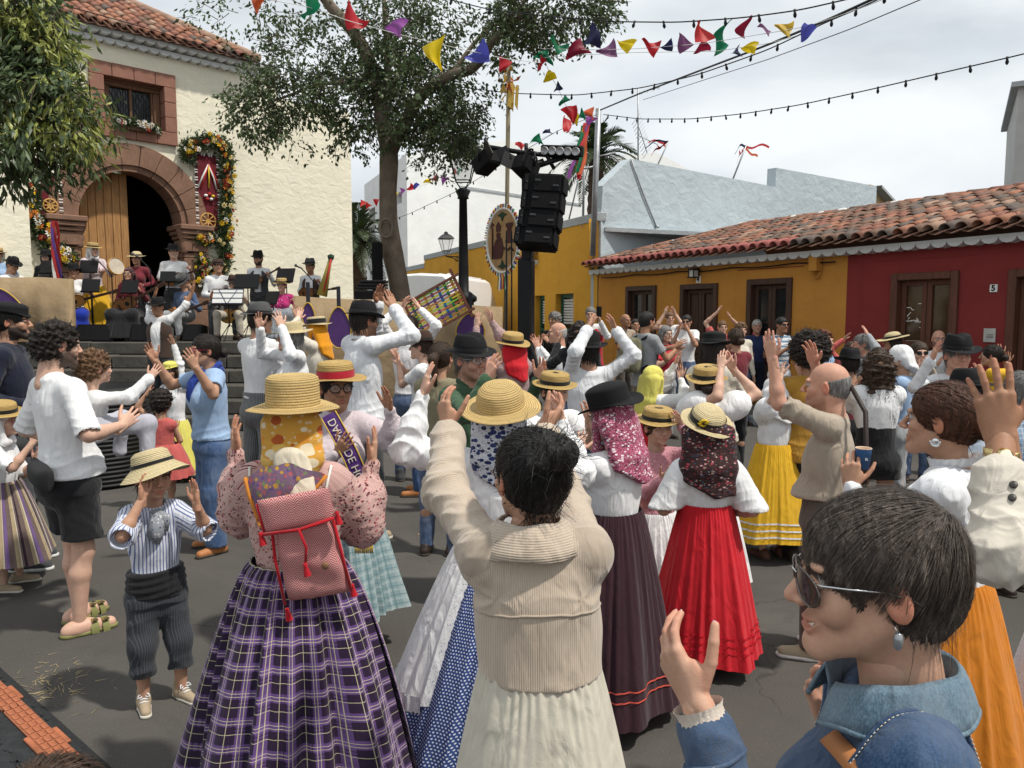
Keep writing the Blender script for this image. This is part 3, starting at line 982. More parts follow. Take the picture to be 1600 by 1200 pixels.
 # ------ people
SKIN={'warm':(.53,.32,.225),'fair':(.58,.37,.275),'mid':(.46,.265,.175),'tan':(.36,.19,.115),'dark':(.27,.125,.07),'red':(.54,.30,.215)}
HAIRC={'black':(.012,.010,.009),'dark':(.022,.014,.010),'brown':(.055,.03,.017),'light':(.16,.085,.04),'grey':(.2,.19,.18),'white':(.5,.48,.45),'red':(.2,.055,.02)}
PEOPLE=[]
def ik(Sh,W,a,b,hint):
 d=W-Sh;L=np.linalg.norm(d)
 mx=(a+b)*.998
 if L>mx:
  k=min(L/mx,1.14);a,b=a*k,b*k
  if L>mx*1.14:W=Sh+d/L*mx*1.14;d=W-Sh
  L=np.linalg.norm(d)
  if L>(a+b)*.999:L=(a+b)*.999
 u=nrm(d)
 x=(a*a-b*b+L*L)/(2*L);h=sqrt(max(a*a-x*x,0))
 hv=hint-u*(hint@u)
 return Sh+u*x+nrm(hv)*h,W
class Ctx:pass
def person(label,hx,hy,Y,face=0,S=None,z0=0.0,L=None,Rr=None,kind='m',skin='mid',hair=('short','dark'),top=None,bot=None,hat=None,shoe=None,bw=None,girth=1.0,hs=None,hyaw=0,hpitch=0,hroll=0,seat=None,beard=0,lod=None,glasses=None,lean=(0,0),seed=None,group=None,feet=True,scarf=None,fold=1.0,earring=False,pose=('open','open'),collar=None,brow=True,legs=True,strand=True,smile=False,offset=(0,0)):
 if seed is None:seed=len(PEOPLE)*7+3
 r=np.random.RandomState(seed)
 if lod is None:lod=0 if Y<2.3 else 1 if Y<6.6 else 2
 H=P(hx,hy,Y)
 fem=kind!='m'
 yaw=-R(face)
 fwd=np.array([sin(R(face)),cos(R(face)),0]);rgt=np.array([cos(R(face)),-sin(R(face)),0])
 if hs is None:hs={'m':1.02,'f':.96,'c':.9}[kind]
 if seat is None:
  if S is None:S=H[2]-z0+.112*hs
 else:
  S=S or(1.72 if kind=='m' else 1.62)
 loc=np.array([H[0],H[1],z0])-fwd*(.03+lean[1])-rgt*lean[0]
 loc[2]=z0
 M=np.stack([rgt,fwd,(0,0,1)],1)
 tl=lambda p:(np.asarray(p)-loc)@M
 c=Ctx();c.S=S;c.lod=lod;c.face=face;c.loc=loc;c.M=M;c.tl=tl;c.tw=lambda p:loc+M@np.asarray(p);c.hs=hs;c.Y=Y
 s=S/1.7
 if kind=='c':s=max(s,.62)
 bw=bw if bw else{'m':1.0,'f':.9,'c':.92}[kind]
 hc=tl(H)
 zc=hc[2]
 zs=zc-.222*hs-.012*(kind=='m')
 zh=(zs*.6 if kind!='c' else zs*.57)if seat is None else seat
 base=np.array([0,0,zh])
 def ctr(z):
  t=np.clip((z-zh)/max(zc-zh,.1),0,1)**1.2
  return np.array([hc[0]*t*.9,(hc[1]-.03)*t,z])
 c.ctr,c.zs,c.zh,c.zc=ctr,zs,zh,zc
 Cs=ctr(zs)
 sw=.172*s*bw*(1 if kind!='c' else .95)
 nb=np.array([hc[0],hc[1]-.045*hs,zc-.15*hs])
 skm=mskin(skin,SKIN[skin])
 # ---- arms
 ua,fa=.285*s,.25*s
 hl=.92*(s**.85)*(1 if kind=='m' else .92)
 arms={}
 tg={}
 for nm,sp,sg in(('L',L,-1),('R',Rr,1)):
  Sh=Cs+np.array([sg*sw,-.005,0])
  if sp is None:
   W=Sh+np.array([sg*.07*s,.06*s+r.uniform(-.02,.05),-.5*s]);pal=W+np.array([0,.01,-.08]);tg[nm]=(Sh,pal,None,None);continue
  if isinstance(sp,str):
   cl={'clap':(sg*.045,.30,-.06),'claphigh':(sg*.06,.27,.12),'cliplow':(sg*.05,.28,-.2),'guitar':(sg*.2,.17,-.25),'strum':(sg*.02,.2,-.3),'neck':(sg*.28,.25,-.06),'lap':(sg*.1,.24,-.35),'waist':(sg*.13,.2,-.3),'side':(sg*.1,.03,-.58),'mic':(sg*.06,.26,-.1)}[sp]
   pal=Cs+np.array(cl)*np.array([1,1,1])*s
   tg[nm]=(Sh,pal,None,None);continue
  px,py=sp[0],sp[1];o=sp[2]if len(sp)>2 else{}
  if 'Y' in o:pal=tl(P(px,py,o['Y']))
  else:
   reach=o.get('r',.78)*(ua+fa)
   Dw=ray(px,py);o0=CAMP-c.tw(Sh)
   A=Dw@Dw;B=2*Dw@o0;Cc=o0@o0-reach**2
   disc=B*B-4*A*Cc
   if disc<0:t=-B/(2*A)
   else:
    ts=[(-B-sqrt(disc))/(2*A),(-B+sqrt(disc))/(2*A)]
    fy=[tl(CAMP+Dw*q)[1]for q in ts]
    t=ts[0]if fy[0]>fy[1]else ts[1]
    if 'near' in o:t=ts[0]if o['near']else ts[1]
   pal=tl(CAMP+Dw*t)
  tg[nm]=(Sh,pal,o.get('f'),o)
 for nm,sg in(('L',-1),('R',1)):
  Sh,pal,fd,o=tg[nm];o=o or{}
  other=tg['R' if nm=='L' else 'L'][1]
  Sh=Sh.copy()
  if pal[2]>Sh[2]:Sh+=np.array([-sg*.018,0,min(.05,(pal[2]-Sh[2])*.12)])*s
  hint=np.array(o.get('hint',(sg*.5,-.2,-1.0)),float)
  if sp_is_rest(L if nm=='L' else Rr):hint=np.array((sg*.3,-1.,0))
  fdir=None
  W=pal.copy()
  for _ in range(3):
   E,Wc=ik(Sh,W,ua,fa,hint)
   f0=nrm(Wc-E)
   if fd is not None:fdir=nrm(M.T@nrm(np.array(fd,float)))
   elif sp_is_rest(L if nm=='L' else Rr):fdir=f0
   else:fdir=nrm(f0*.75+np.array([0,.12,.35]))
   W=pal-fdir*.075*hl
  if 'p' in o:pn=M.T@np.array(o['p'],float)
  elif sp_is_rest(L if nm=='L' else Rr):pn=np.array((-sg,.0,0))
  else:pn=other-pal+np.array([0,0,0.001])
  pn=pn-fdir*(pn@fdir);pn=nrm(pn)
  arms[nm]=dict(Sh=Sh,E=E,W=Wc,f=fdir,p=pn,sg=sg)
 c.arms=arms
 # ---- legs
 lg={}
 hw=.088*s
 for nm,sg in(('L',-1),('R',1)):
  hip=base+np.array([sg*hw,0,0])
  if seat is None:
   ft=np.array([sg*(.10*s+r.uniform(-.01,.03)),r.uniform(-.06,.07)*s,.075*s])
   kn=(hip+ft)/2+np.array([sg*.008,.025*s,.02])
  else:
   kn=hip+np.array([sg*.1,.40*s,.02]);ft=np.array([kn[0]+sg*.02,kn[1]-.02,.085])
  lg[nm]=(hip,kn,ft)
 c.legs=lg
 g=girth
 def torso(F,e,k=.05,bust=True,loose=0,ext=None,g=girth):
  hT=zs-zh
  st=[]
  fm=1 if kind=='f' else 0
  for q,rx,ry,oy in((-.06,.168,.118,-.012),(.1,.160,.112,-.01),(.28,.142-.012*fm,.100,0),(.45,.136-.008*fm,.096,.004),(.68,.156,.106,.006),(.86,.158,.1,-.004),(.98,.125,.075,-.012),(1.07,.06,.05,-.014)):
   gg=1+(g-1)*max(0,1-q*.9)
   cc=ctr(zh+hT*q);cc[1]+=oy*s
   loose_=loose*max(0,1-max(0,q)*1.3)
   st.append((cc,rx*s*bw*gg+e+loose_,ry*s*gg+e+loose_))
  if ext is not None and ext<st[0][0][2]-.01:
   cc=ctr(ext);st.insert(0,(np.array((cc[0],cc[1]-.012*s,ext-.02)),st[0][1]+.004,st[0][2]+.004))
  F.stack(st,k=k)
  F.cap(arms['L']['Sh']*.9+Cs*.1-np.array((0,0,.012)),arms['R']['Sh']*.9+Cs*.1-np.array((0,0,.012)),.044*s+e,k=k)
  for a in arms.values():F.cap(nb+np.array((0,-.005,-.03)),a['Sh']+np.array((0,0,.0)),.036*s+e*.8,.04*s+e*.8,k=k)
  if kind=='f' and bust:
   for sg in(-1,1):F.ell(ctr(zs-.16*s)+np.array((sg*.07*s,.085*s,0)),(.06*s+e*.5,.055*s+e,.06*s+e),k=.05)
  if kind=='m' and g>1.08:F.ell(ctr(zh+.1)+np.array((0,.05*g,0)),(.13*g+e,.1*g+e,.13+e),k=.06)
 def legs_f(F,e0,e1,zlo,k=.04,flare=0):
  F.ell(base+np.array((0,-.015,.0)),(.165*s*bw*g+e0,.12*s*g+e0,.12*s+e0),k=0 if F.d.min()>.5 else k)
  for nm in 'LR':
   hip,kn,ft=lg[nm]
   F.cap(hip,kn,.082*s*sqrt(g)+e0,.056*s+(e0+e1)*.5,k=k)
   dn=nrm(ft-kn);q=kn+(ft-kn)*1.0
   if e1>.005:F.cap(kn,q,.053*s+(e0+e1)*.5,.036*s+e1+flare,k=k)
   else:
    mid=kn+(ft-kn)*.32+np.array((0,-.012,0))*s
    F.cap(kn,mid,.05*s,.054*s,k=.03);F.cap(mid,q,.053*s,.033*s,k=.02)
 allp=[hc,nb,base]+[q for a in arms.values()for q in(a['Sh'],a['E'],a['W'])]
 lo=np.min(allp,0)-.2;hi=np.max(allp,0)+.2
 for nm in 'LR':
  for q in lg[nm]:lo=np.minimum(lo,q-.17);hi=np.maximum(hi,q+.17)
 hi[2]=max(a_[2]for a_ in allp if a_ is not hc)+.13
 lo[2]=max(lo[2],-.01)
 # ---- body: one continuous mesh with head and hands
 vb=float(np.clip(Y*.0026,.0085,.02))
 F=Field(lo,hi,vb)
 torso(F,-.016,g=min(g,1.0))
 bare=bot is None or bot.get('bare',False)
 if legs:legs_f(F,-.006,-.004 if not bare else 0,0)
 for a in arms.values():
  F.cap(a['Sh'],a['E'],.047*s,.037*s,k=.03)
  mid=a['E']*.7+a['W']*.3
  F.cap(a['E'],mid,.037*s,.038*s,k=.02);F.cap(mid,a['W'],.038*s,.0255*s,k=.02)
 F.cap(nb+np.array((0,0,-.05)),nb+np.array((0,.012,.03))*hs,.056*s*(1 if kind=='m' else .9),.05*hs,k=.02)
 BV,BQ=F.mesh()
 col=np.zeros((len(BV),3));mi=np.zeros(len(BQ),int)
 hV,hQ,hmi,hcol,hbeard=head_template(kind,lod,smile)
 HR=rotz(-R(hyaw))@rotx(R(hpitch))@roty(R(hroll))
 c.HR=HR
 hv=(hV*hs*np.array([1,1,1]))@HR.T+hc
 hcol=hcol.copy();hcol[:,1]=hbeard*beard
 c.head=lambda p:(np.asarray(p,float)*hs)@HR.T+hc
 Vs,Qs,Ms,Cs_=[BV,hv],[BQ,hQ+len(BV)],[mi,hmi],[col,hcol]
 nV=len(BV)+len(hv)
 c.tips={}
 for i,nm in enumerate('LR'):
  a=arms[nm]
  tV,tQ,tips=hand_template(pose[i],lod)
  fr=np.stack([np.cross(a['p'],a['f']),a['p'],a['f']],1)
  q=tV*hl
  mir=1
  if nm=='L':q=q*np.array([-1,1,1]);mir=-1
  q=q@fr.T+a['W']
  Vs.append(q);Qs.append((tQ[:,::-1]if mir<0 else tQ)+nV);Ms.append(np.zeros(len(tQ),int))
  hc_=np.zeros((len(q),3));hc_[:,2]=.35*np.clip((tV[:,2]-.11)/.05,0,1)+.25*(tV[:,1]>.004)
  Cs_.append(hc_);nV+=len(q)
  c.tips[nm]=[((np.array(t)*(np.array([mir,1,1]))*hl)@fr.T+a['W'],(np.array(dd)*np.array([mir,1,1]))@fr.T,rr*hl,-a['p'])for t,dd,rr in tips]
  c.__dict__['hand'+nm]=lambda p,fr=fr,a=a,mir=mir:(np.asarray(p,float)*np.array([mir,1,1])*hl)@fr.T+a['W']
 white=mplain('eye_white',(.42,.38,.36),.3,.03);iris=mplain('eye_iris',(.06,.032,.018),.15,.05);pupil=mplain('eye_pupil',(.004,.004,.004),.1,0)
 root=mk('person',np.vstack(Vs),np.vstack(Qs),[skm,white,iris,pupil,mplain('teeth',(.7,.66,.58),.3,.03)],None,True,np.concatenate(Ms),None,np.vstack(Cs_))
 root.location=loc;root.rotation_euler=(0,0,yaw)
 tag(root,label,{'m':'man','f':'woman','c':'child'}[kind]if kind!='c' else 'child',group)
 c.root=root
 PEOPLE.append((label,round(float(S),2),c))
 c.s=s;c.bw=bw;c.g=g;c.hl=hl;c.hc=hc;c.nb=nb;c.Cs=Cs
 # ---- brows
 if lod<2 or abs(((face+hyaw)%360)-180)<110:
  hcn=hair[1]if hair else 'dark'
  mb=MB()
  if brow:
   for sg in(-1,1):
    pts=[c.head((sg*x,y,z))for x,y,z in((.014,.0925,.0225),(.03,.0905,.0275),(.046,.0785,.0245),(.052,.071,.019))]
    mb.tube(pts,[.002*hs,.0032*hs,.0025*hs,.001*hs]if not fem else[.0015*hs,.0023*hs,.0018*hs,.0007*hs],6)
   mb.build('eyebrows',mhair(hcn,HAIRC[hcn]),root)
   # ---- hair
 if scarf and hair:hair=('short',hair[1]);strand=False
 hk=.955 if scarf else 1.0
 if hair and hair[0]:
  V,Q=hair_template(hair[0],min(lod,2))
  m=mhair(hair[1],HAIRC[hair[1]])
  c.hair_surface=(V,Q)
  c.hair=mk('hair',c.head(V*hk),Q,m,root)
  if Y<9.5 and strand:
   sg_=style_strands(hair[0],min(lod,2),seed)
   if sg_ is not None:tag(mk('hair_strands',c.head(sg_[0]),sg_[1],m,c.hair,True),kind='stuff')
   # ---- clothes
 vc=float(np.clip(Y*.0016,.005,.0145))
 def cloth_uv(V):
  u=V[:,0].copy()+np.where(V[:,1]>0,0,.003);v=V[:,2].copy()
  best=np.full(len(V),.0)
  xr=np.abs(V[:,0]-ctr(zs)[0])-sw*.93
  for a in arms.values():
   ds=[]
   for A,B,v0 in((a['Sh'],a['E'],0),(a['E'],a['W'],ua)):
    ba=B-A;t=np.clip(((V-A)@ba)/(ba@ba),0,1)
    q=V-A-t[:,None]*ba
    ds.append((np.linalg.norm(q,axis=1),t*np.linalg.norm(ba)+v0,q,ba))
   d=np.minimum(ds[0][0],ds[1][0])
   far=np.linalg.norm((V-np.array(ctr(zs-.15*s)))*np.array((1,1,.55)),axis=1)>sw*1.12
   m=(d<.085*s)&far
   pick=ds[0][0]<ds[1][0]
   for k_,(dd,t,q,ba)in enumerate(ds):
    mm=m&(pick if k_==0 else~pick)
    e1=nrm(np.cross(ba,(0.2,1,.1)));e2=nrm(np.cross(ba,e1))
    an=np.arctan2(q@e1,q@e2)
    if top.get('uv')=='cord':u[mm]=t[mm];v[mm]=an[mm]*.05
    else:u[mm]=an[mm]*.055*s;v[mm]=t[mm]
  return np.stack([u,v],1)
 c.cloth_uv=cloth_uv
 def cloth_disp(V,k):
  rr=np.random.RandomState(seed+77)
  lowf=lambda f:sum(np.sin(V@(nrm(rr.normal(0,1,3))*f)+rr.uniform(0,6))for _ in range(3))/3
  n1,n2,n3=lowf(14),lowf(24),lowf(9)
  rdg=lambda x:(1-np.abs(np.sin(x/2)))**1.4-.28
  X,Z=V[:,0]-ctr(zs)[0],V[:,2]
  h=np.clip((Z-zh)/(zs-zh),-.5,1.2)
  back=np.where(V[:,1]>0,1.7,0)
  d=.0075*np.clip(1.05-h,.1,1.2)*rdg(2*pi*(X*8.5+.35*np.sin(Z*8+n3*2)+n1*.55+back))*(.55+.45*n3)
  d+=.0065*np.exp(-((h-.18)/.16)**2)*rdg(2*pi*(Z*15+.5*np.sin(X*9+1)+n2*.5))
  for a in arms.values():
   arm_p=a['Sh']+np.array((-a['sg']*.02,0,-.1*s))
   q=V-arm_p;rr_=np.linalg.norm(q,axis=1);an=np.arctan2(q[:,2],q[:,0])
   d+=.003*np.exp(-(rr_/(.15*s))**2)*rdg(an*5+n2*4+rr_*20)*np.clip(rr_/.05,0,1)
   for A,B,e0 in((a['Sh'],a['E'],1),(a['E'],a['W'],0)):
    ba=B-A;L_=np.linalg.norm(ba);t=((V-A)@ba)/(L_*L_);q=V-A-np.clip(t,0,1)[:,None]*ba
    dist=np.linalg.norm(q,axis=1);w=np.clip(1.6-dist/(.075*s),0,1)*(np.abs(X)>sw*.8 if e0 else 1)
    e1=nrm(np.cross(ba,(0.3,.2,.9)));e2=nrm(np.cross(ba,e1));an=np.arctan2(q@e1,q@e2)
    te=(1-t)if e0 else t
    d+=w*(.0035+.0065*np.exp(-(te/.35)**2))*rdg(2*pi*(t*L_*17+.22*np.sin(an+n1*3)+.3*np.sin(2*an)+n2*.35))*(.7+.3*np.sin(an+2))
  return np.clip(d*k*1.15,-.014,.024)
 if top:
  e=top.get('e',.012);lo_=lo.copy()
  hem=top.get('hem',zh-.04*s if not(bot and bot.get('t')=='skirt')else bot.get('waist',zh+.13*s)-.02)
  lo_[2]=hem-.02
  F=Field(lo_-.02,hi+.04,vc)
  torso(F,e,loose=top.get('loose',0),ext=hem)
  sl=top.get('sleeve','long');se=top.get('se',.012)
  for a in arms.values():
   Sh,E,W=a['Sh'],a['E'],a['W']
   if sl=='none':continue
   if sl in('short','half'):
    t=top.get('st',.62 if sl=='short' else .92)
    F.cap(Sh,Sh+(E-Sh)*t,.045*s+se,.045*s+se*1.4,k=.04)
    n_=nrm(E-Sh);p_=Sh+(E-Sh)*(t+.02)
    continue
   if sl=='puff':
    q=Sh+(E-Sh)*.45
    F.ell(Sh+(E-Sh)*.3,(.075*s+se,)*3,k=.04);F.cap(Sh,q,.055*s+se,.055*s+se,k=.04)
    continue
   F.cap(Sh,E,.044*s+se*.7,.036*s+se*.9,k=.035)
   if sl=='roll':
    F.cap(E,E+(W-E)*.2,.043*s+se,.045*s+se,k=.03);continue
   if sl=='bishop':
    m_=E+(W-E)*.45
    F.cap(Sh+(E-Sh)*.3,E,.052*s+se,.05*s+se*1.3,k=.04)
    F.cap(E,m_,.044*s+se*1.1,.043*s+se*1.2,k=.03);F.cap(m_,E+(W-E)*.84,.043*s+se*1.1,.033*s,k=.02)
    F.cap(E+(W-E)*.84,E+(W-E)*.97,.034*s,.033*s,k=.006)
   else:
    F.cap(E,E+(W-E)*top.get('ft',.95),.039*s+se*.9,.029*s+se*.7,k=.03)
    if top.get('cuff',True)and lod<2:F.cap(E+(W-E)*(top.get('ft',.95)-.1),E+(W-E)*top.get('ft',.95),.033*s+se*.9,.032*s+se*.9,k=.004)
  nk=top.get('neck',.062)
  F.cap(nb+np.array((0,.0,.02)),nb+np.array((0,.03,.16)),nk*hs,nk*hs*1.25,k=.012,mode='s')
  if top.get('vneck'):F.cap(nb+np.array((0,.09,.02)),nb+np.array((0,.13,-top['vneck'])),.05,.01,k=.01,mode='s')
  F.cut((0,0,hem),(0,0,-1))
  for a in arms.values():
   if sl in('short','half'):
    t=top.get('st',.62 if sl=='short' else .92)
    Fp=a['Sh']+(a['E']-a['Sh'])*t;nd=nrm(a['E']-a['Sh'])
    F.cap(Fp+nd*.045*s,Fp+nd*.14*s,.062*s,.075*s,k=.004,mode='s')
  V,Q=F.mesh()
  N=vnormals(V,Q)
  V=V+N*cloth_disp(V,fold*top.get('fold',1))[:,None]
  c.top=mk(top.get('name','shirt'),V,Q,top['m'],root,True,None,cloth_uv(V))
  c.topV=V
 if collar:
  pts=[nb+np.array((.062*hs*sin(a),.052*hs*cos(a)-.002,.016-.02*max(0,cos(a))))for a in np.linspace(0,2*pi,28,endpoint=False)]
  mb=MB()
  V_,F_=tube_geo(pts,.011,8,close=True);V_[:,2]=(V_[:,2]-nb[2])*1.6+nb[2]
  mb.add(V_,F_,0,True);mb.build('collar',collar,root)
 if bot and bot.get('t')in('trousers','shorts','wide'):
  wz=bot.get('waist',zh+.13*s);hemz=bot.get('hem',.06 if seat is None else .1)
  lo_=lo.copy();hi_=hi.copy();hi_[2]=wz+.03;lo_[2]=hemz-.02
  if seat is not None:lo_[2]=0
  F=Field(lo_,hi_,vc)
  F.econe(ctr(zh),ctr(wz+.02),(.158*s*bw*g+.012,.112*s*g+.012),(.145*s*bw*g+.012,.105*s*g+.012),k=0)
  le=bot.get('le',.018)
  legs_f(F,.014,le,hemz,flare=bot.get('flare',0))
  if bot['t']=='shorts':
   for nm in 'LR':
    hip,kn,ft=lg[nm];F.cap(hip,hip+(kn-hip)*.75,.082*s*sqrt(g)+.014,.076*s*sqrt(g)+.022,k=.03)
  F.cut((0,0,wz),(0,0,1));F.cut((0,0,hemz),(0,0,-1))
  V,Q=F.mesh();N=vnormals(V,Q)
  w=1+np.exp(-((V[:,2]-zh*.5)/.12)**2)+np.exp(-((V[:,2]-hemz)/.1)**2)
  V=V+N*(folds(V,.0035*fold,seed+1,squash=.8)*w)[:,None]
  xs=np.where(V[:,0]>0,1,-1)
  uv=np.stack([V[:,0]+.4*V[:,1],V[:,2]],1)
  c.bot=mk('trousers' if bot['t']!='shorts' else 'shorts',V,Q,bot['m'],root,True,None,uv)
 if bot and bot.get('t')=='lap':
  F=Field((-.6,-.3,-.01),(.6,1.0,zh+.3),vc);ky=lg['L'][1][1]
  F.ell((0,-.02,zh+.02),(.2,.16,.14),k=0)
  for nm in 'LR':F.cap(lg[nm][0],lg[nm][1]+np.array((0,0,-.01)),.12,.10,k=.06)
  F.cap((-.16,ky,zh-.03),(.16,ky,zh-.03),.10,k=.06)
  F.econe((0,ky-.03,.06),(0,ky-.06,zh),(.36,.24),(.25,.15),k=.06)
  F.cut((0,0,zh+.16),(0,0,1))
  V,Q=F.mesh();N=vnormals(V,Q);an=np.arctan2(V[:,0],V[:,1]-ky)
  V=V+N*(.016*np.clip(1-V[:,2]/zh,0.05,1)*np.sin(an*13+2*np.sin(an*3)))[:,None]
  mk('skirt',V,Q,bot['m'],root)
 if bot and bot.get('t')=='skirt':
  skirt(c,bot,seed)
  # ---- shoes
 if feet and legs and shoe is not None:
  sV,sQ,kV,kQ=shoe_template(shoe.get('k','low'),lod)
  for nm,sg in(('L',-1),('R',1)):
   ft=lg[nm][2];a=sg*R(12)*-1
   Rm=rotz(a);sc_=max(s,.6)*(1 if kind=='m' else .93)
   q=sV*sc_*np.array((sg*-1 if False else 1,1,1))
   o=mk('shoe' if shoe.get('k')!='bare' else 'foot',q@Rm.T+np.array((ft[0],ft[1]-.01,0)),sQ,shoe['m'],root)
   mk('sole',(kV*sc_)@Rm.T+np.array((ft[0],ft[1]-.01,0)),kQ,shoe.get('sole',mplain('sole_dark',(.05,.04,.03))),o)
   c.__dict__['foot'+nm]=lambda p,Rm=Rm,ft=ft,sc_=sc_:(np.asarray(p,float)*sc_)@Rm.T+np.array((ft[0],ft[1]-.01,0))
   # ---- hat
 if hat:
  k_=hat['k'];rc=hat.get('rc',.095)
  V,Q,uv=hat_geo(k_,hat.get('brim',.16),hat.get('h',.1),lod,seed,rc)
  Rt=rotx(R(hat.get('pitch',-6)))@roty(R(hat.get('roll',0)))
  off=np.array((0,hat.get('y',0),hat.get('z',.052)))
  tf=lambda p:c.head(np.asarray(p)@Rt.T+off)
  c.hatf=tf
  c.hat=mk(hat.get('name','straw_hat' if k_.startswith('straw')else 'felt_hat'),tf(V),Q,hat['m'],root,True,None,uv)
  if hat.get('band'):
   bz=hat.get('bz',(.004,.03))
   rr=rc*1.035 if k_!='straw_bell' else rc*1.08
   V,Q,uv=hat_band(bz[0],bz[1],rr,lod)
   mk('hat_band',tf(V),Q,hat['band'],c.hat,True,None,uv)
 if glasses:add_glasses(c,glasses)
 if scarf:headscarf(c,scarf,seed)
 if earring:
  for sg in(-1,1):
   mb=MB();mb.tube([c.head((sg*.084,-.008+.006*sin(q),-.047+.009*cos(q)))for q in np.linspace(0,2*pi,14,endpoint=False)],.0016,6,close=True)
   mb.build('earring',mplain('silver',(.75,.75,.76),.25,.03,metal=1),root)
 return c
def sp_is_rest(x):return x is None or(isinstance(x,str)and x=='side')
def skirt(c,b,seed):
 r=np.random.RandomState(seed+5)
 near=c.lod
 n=(300,220,90)[near];m=(60,44,16)[near]
 zt=b.get('waist',c.zh+.13*c.s);zb=b.get('hem',.09)
 rw=b.get('rw',.15)*c.s*c.bw/.9*c.g**.7;rh=b.get('rh',.38)
 npl=b.get('pl',26);amp=b.get('amp',.024);pw=b.get('p',.8)
 th=np.linspace(0,2*pi,n+1);t=np.linspace(0,1,m+1)
 ph=sum(r.uniform(.2,.6)*np.sin(k*th+r.uniform(0,6))for k in(1,2,3,5,7))
 T,TH=np.meshgrid(t,th,indexing='ij')
 PH=np.broadcast_to(ph,TH.shape)
 pl=np.cos(npl*TH+PH*2.2)+.45*np.cos(npl*.5*np.round(1)*2*TH*.5+3*PH+T)+.35*np.cos((npl*2+1)*TH+PH)
 pl=pl*(.65+.5*np.sin(3*TH+r.uniform(0,6))*np.sin(5*TH+r.uniform(0,6)+T*2))+.25*np.cos(npl*1.5*TH+PH*4+2.5*T)
 big=np.cos(5*TH+r.uniform(0,6))*.7+np.cos(8*TH+r.uniform(0,6)+T)*.6
 rad=rw+(rh-rw)*T**pw+amp*(T**.55)*pl*.55+amp*1.3*T**1.3*big
 rad+=.004*np.cos(npl*2.5*TH+PH*5)*np.exp(-T*5)
 ex,ey=b.get('ex',1.08),b.get('ey',.92)
 c0=c.ctr(zt);off=np.array(b.get('off',(0,0)))
 Z=zt+(zb-zt)*T+T*.012*np.sin(3*TH+1)+T*b.get('tilt',0)*np.sin(TH)
 V=np.stack([c0[0]*(1-T)+off[0]*T+rad*np.cos(TH)*ex,c0[1]*(1-T)+off[1]*T+rad*np.sin(TH)*ey,Z],-1)
 circ=2*pi*(rh*.8)
 L=np.sqrt((zt-zb)**2+(rh-rw)**2)
 uv=np.stack([TH/(2*pi)*circ,(1-T)*L],-1)
 j,i=np.meshgrid(np.arange(m),np.arange(n),indexing='ij')
 q=j*(n+1)+i
 Q=np.stack([q,q+1,q+n+2,q+n+1],-1).reshape(-1,4)
 c.skirt=mk('skirt',V.reshape(-1,3),Q[:,::-1],b['m'],c.root,True,None,uv.reshape(-1,2))
 c.skirtV=V
 for(z_,w_,m_)in b.get('bands',[]):
  k=int(round((z_-zt)/(zb-zt)*m));k=min(max(k,1),m-1)
  W0=V[k]*(1-0);up=nrm(np.array([0,0,1]))
  d=V[k].copy();d[:,0]-=off[0];d[:,1]-=off[1];d[:,2]=0;d/=np.linalg.norm(d,axis=1)[:,None]
  zz=(np.arange(n+1)%2)*b.get('zig',0)
  A=V[k]+d*.006+np.array([0,0,w_/2])+np.stack([0*zz,0*zz,zz],1);B=V[k]+d*.007-np.array([0,0,w_/2])+np.stack([0*zz,0*zz,zz],1)
  VV=np.vstack([A,B]);ii=np.arange(n)
  mk('trim',VV,np.stack([ii,ii+n+1,ii+n+2,ii+1],1),m_,c.skirt)
 return c.skirt
def add_glasses(c,g):
 m=g['m'];dark=g.get('dark');rx,rz=g.get('r',(.024,.021))
 mb=MB()
 for sg in(-1,1):
  ring=[c.head((sg*.034+rx*cos(a),.1035-4.5*(abs(sg*.034+rx*cos(a))**2),.004+rz*sin(a)-.002*cos(2*a)))for a in np.linspace(0,2*pi,20,endpoint=False)]
  mb.tube(ring,g.get('w',.0018)*c.hs,6,close=True)
  mb.tube([c.head(p)for p in((sg*.058,.088,.008),(sg*.076,.07,.01),(sg*.0815,.01,.009),(sg*.083,-.02,.0))],.0016*c.hs,6)
 mb.tube([c.head(p)for p in((-.011,.103,.006),(0,.106,.009),(.011,.103,.006))],.0016*c.hs,6)
 o=mb.build('glasses' if not dark else 'sunglasses',m,c.root)
 mb=MB()
 for sg in(-1,1):
  ring=[c.head((sg*.034+rx*.98*cos(a),.1035-4.5*(abs(sg*.034+rx*cos(a))**2),.004+rz*.98*sin(a)-.002*cos(2*a)))for a in np.linspace(0,2*pi,20,endpoint=False)]
  mb.add(ring+[np.mean(ring,0)+c.HR@np.array((0,.0015,0))],[(i,(i+1)%20,20)for i in range(20)],0,True)
 if dark:mb.build('lens',mplain('dark_lens',(.01,.01,.012),.08,0,spec=.6),o)
 else:
  t=MATS.get('clear_lens')
  if not t:
   q=NT('clear_lens');q.set(.03,.5);q.color((1,1,1));q.b.inputs['Alpha'].default_value=.1;t=MATS['clear_lens']=q.mat
  mb.build('lens',t,o)
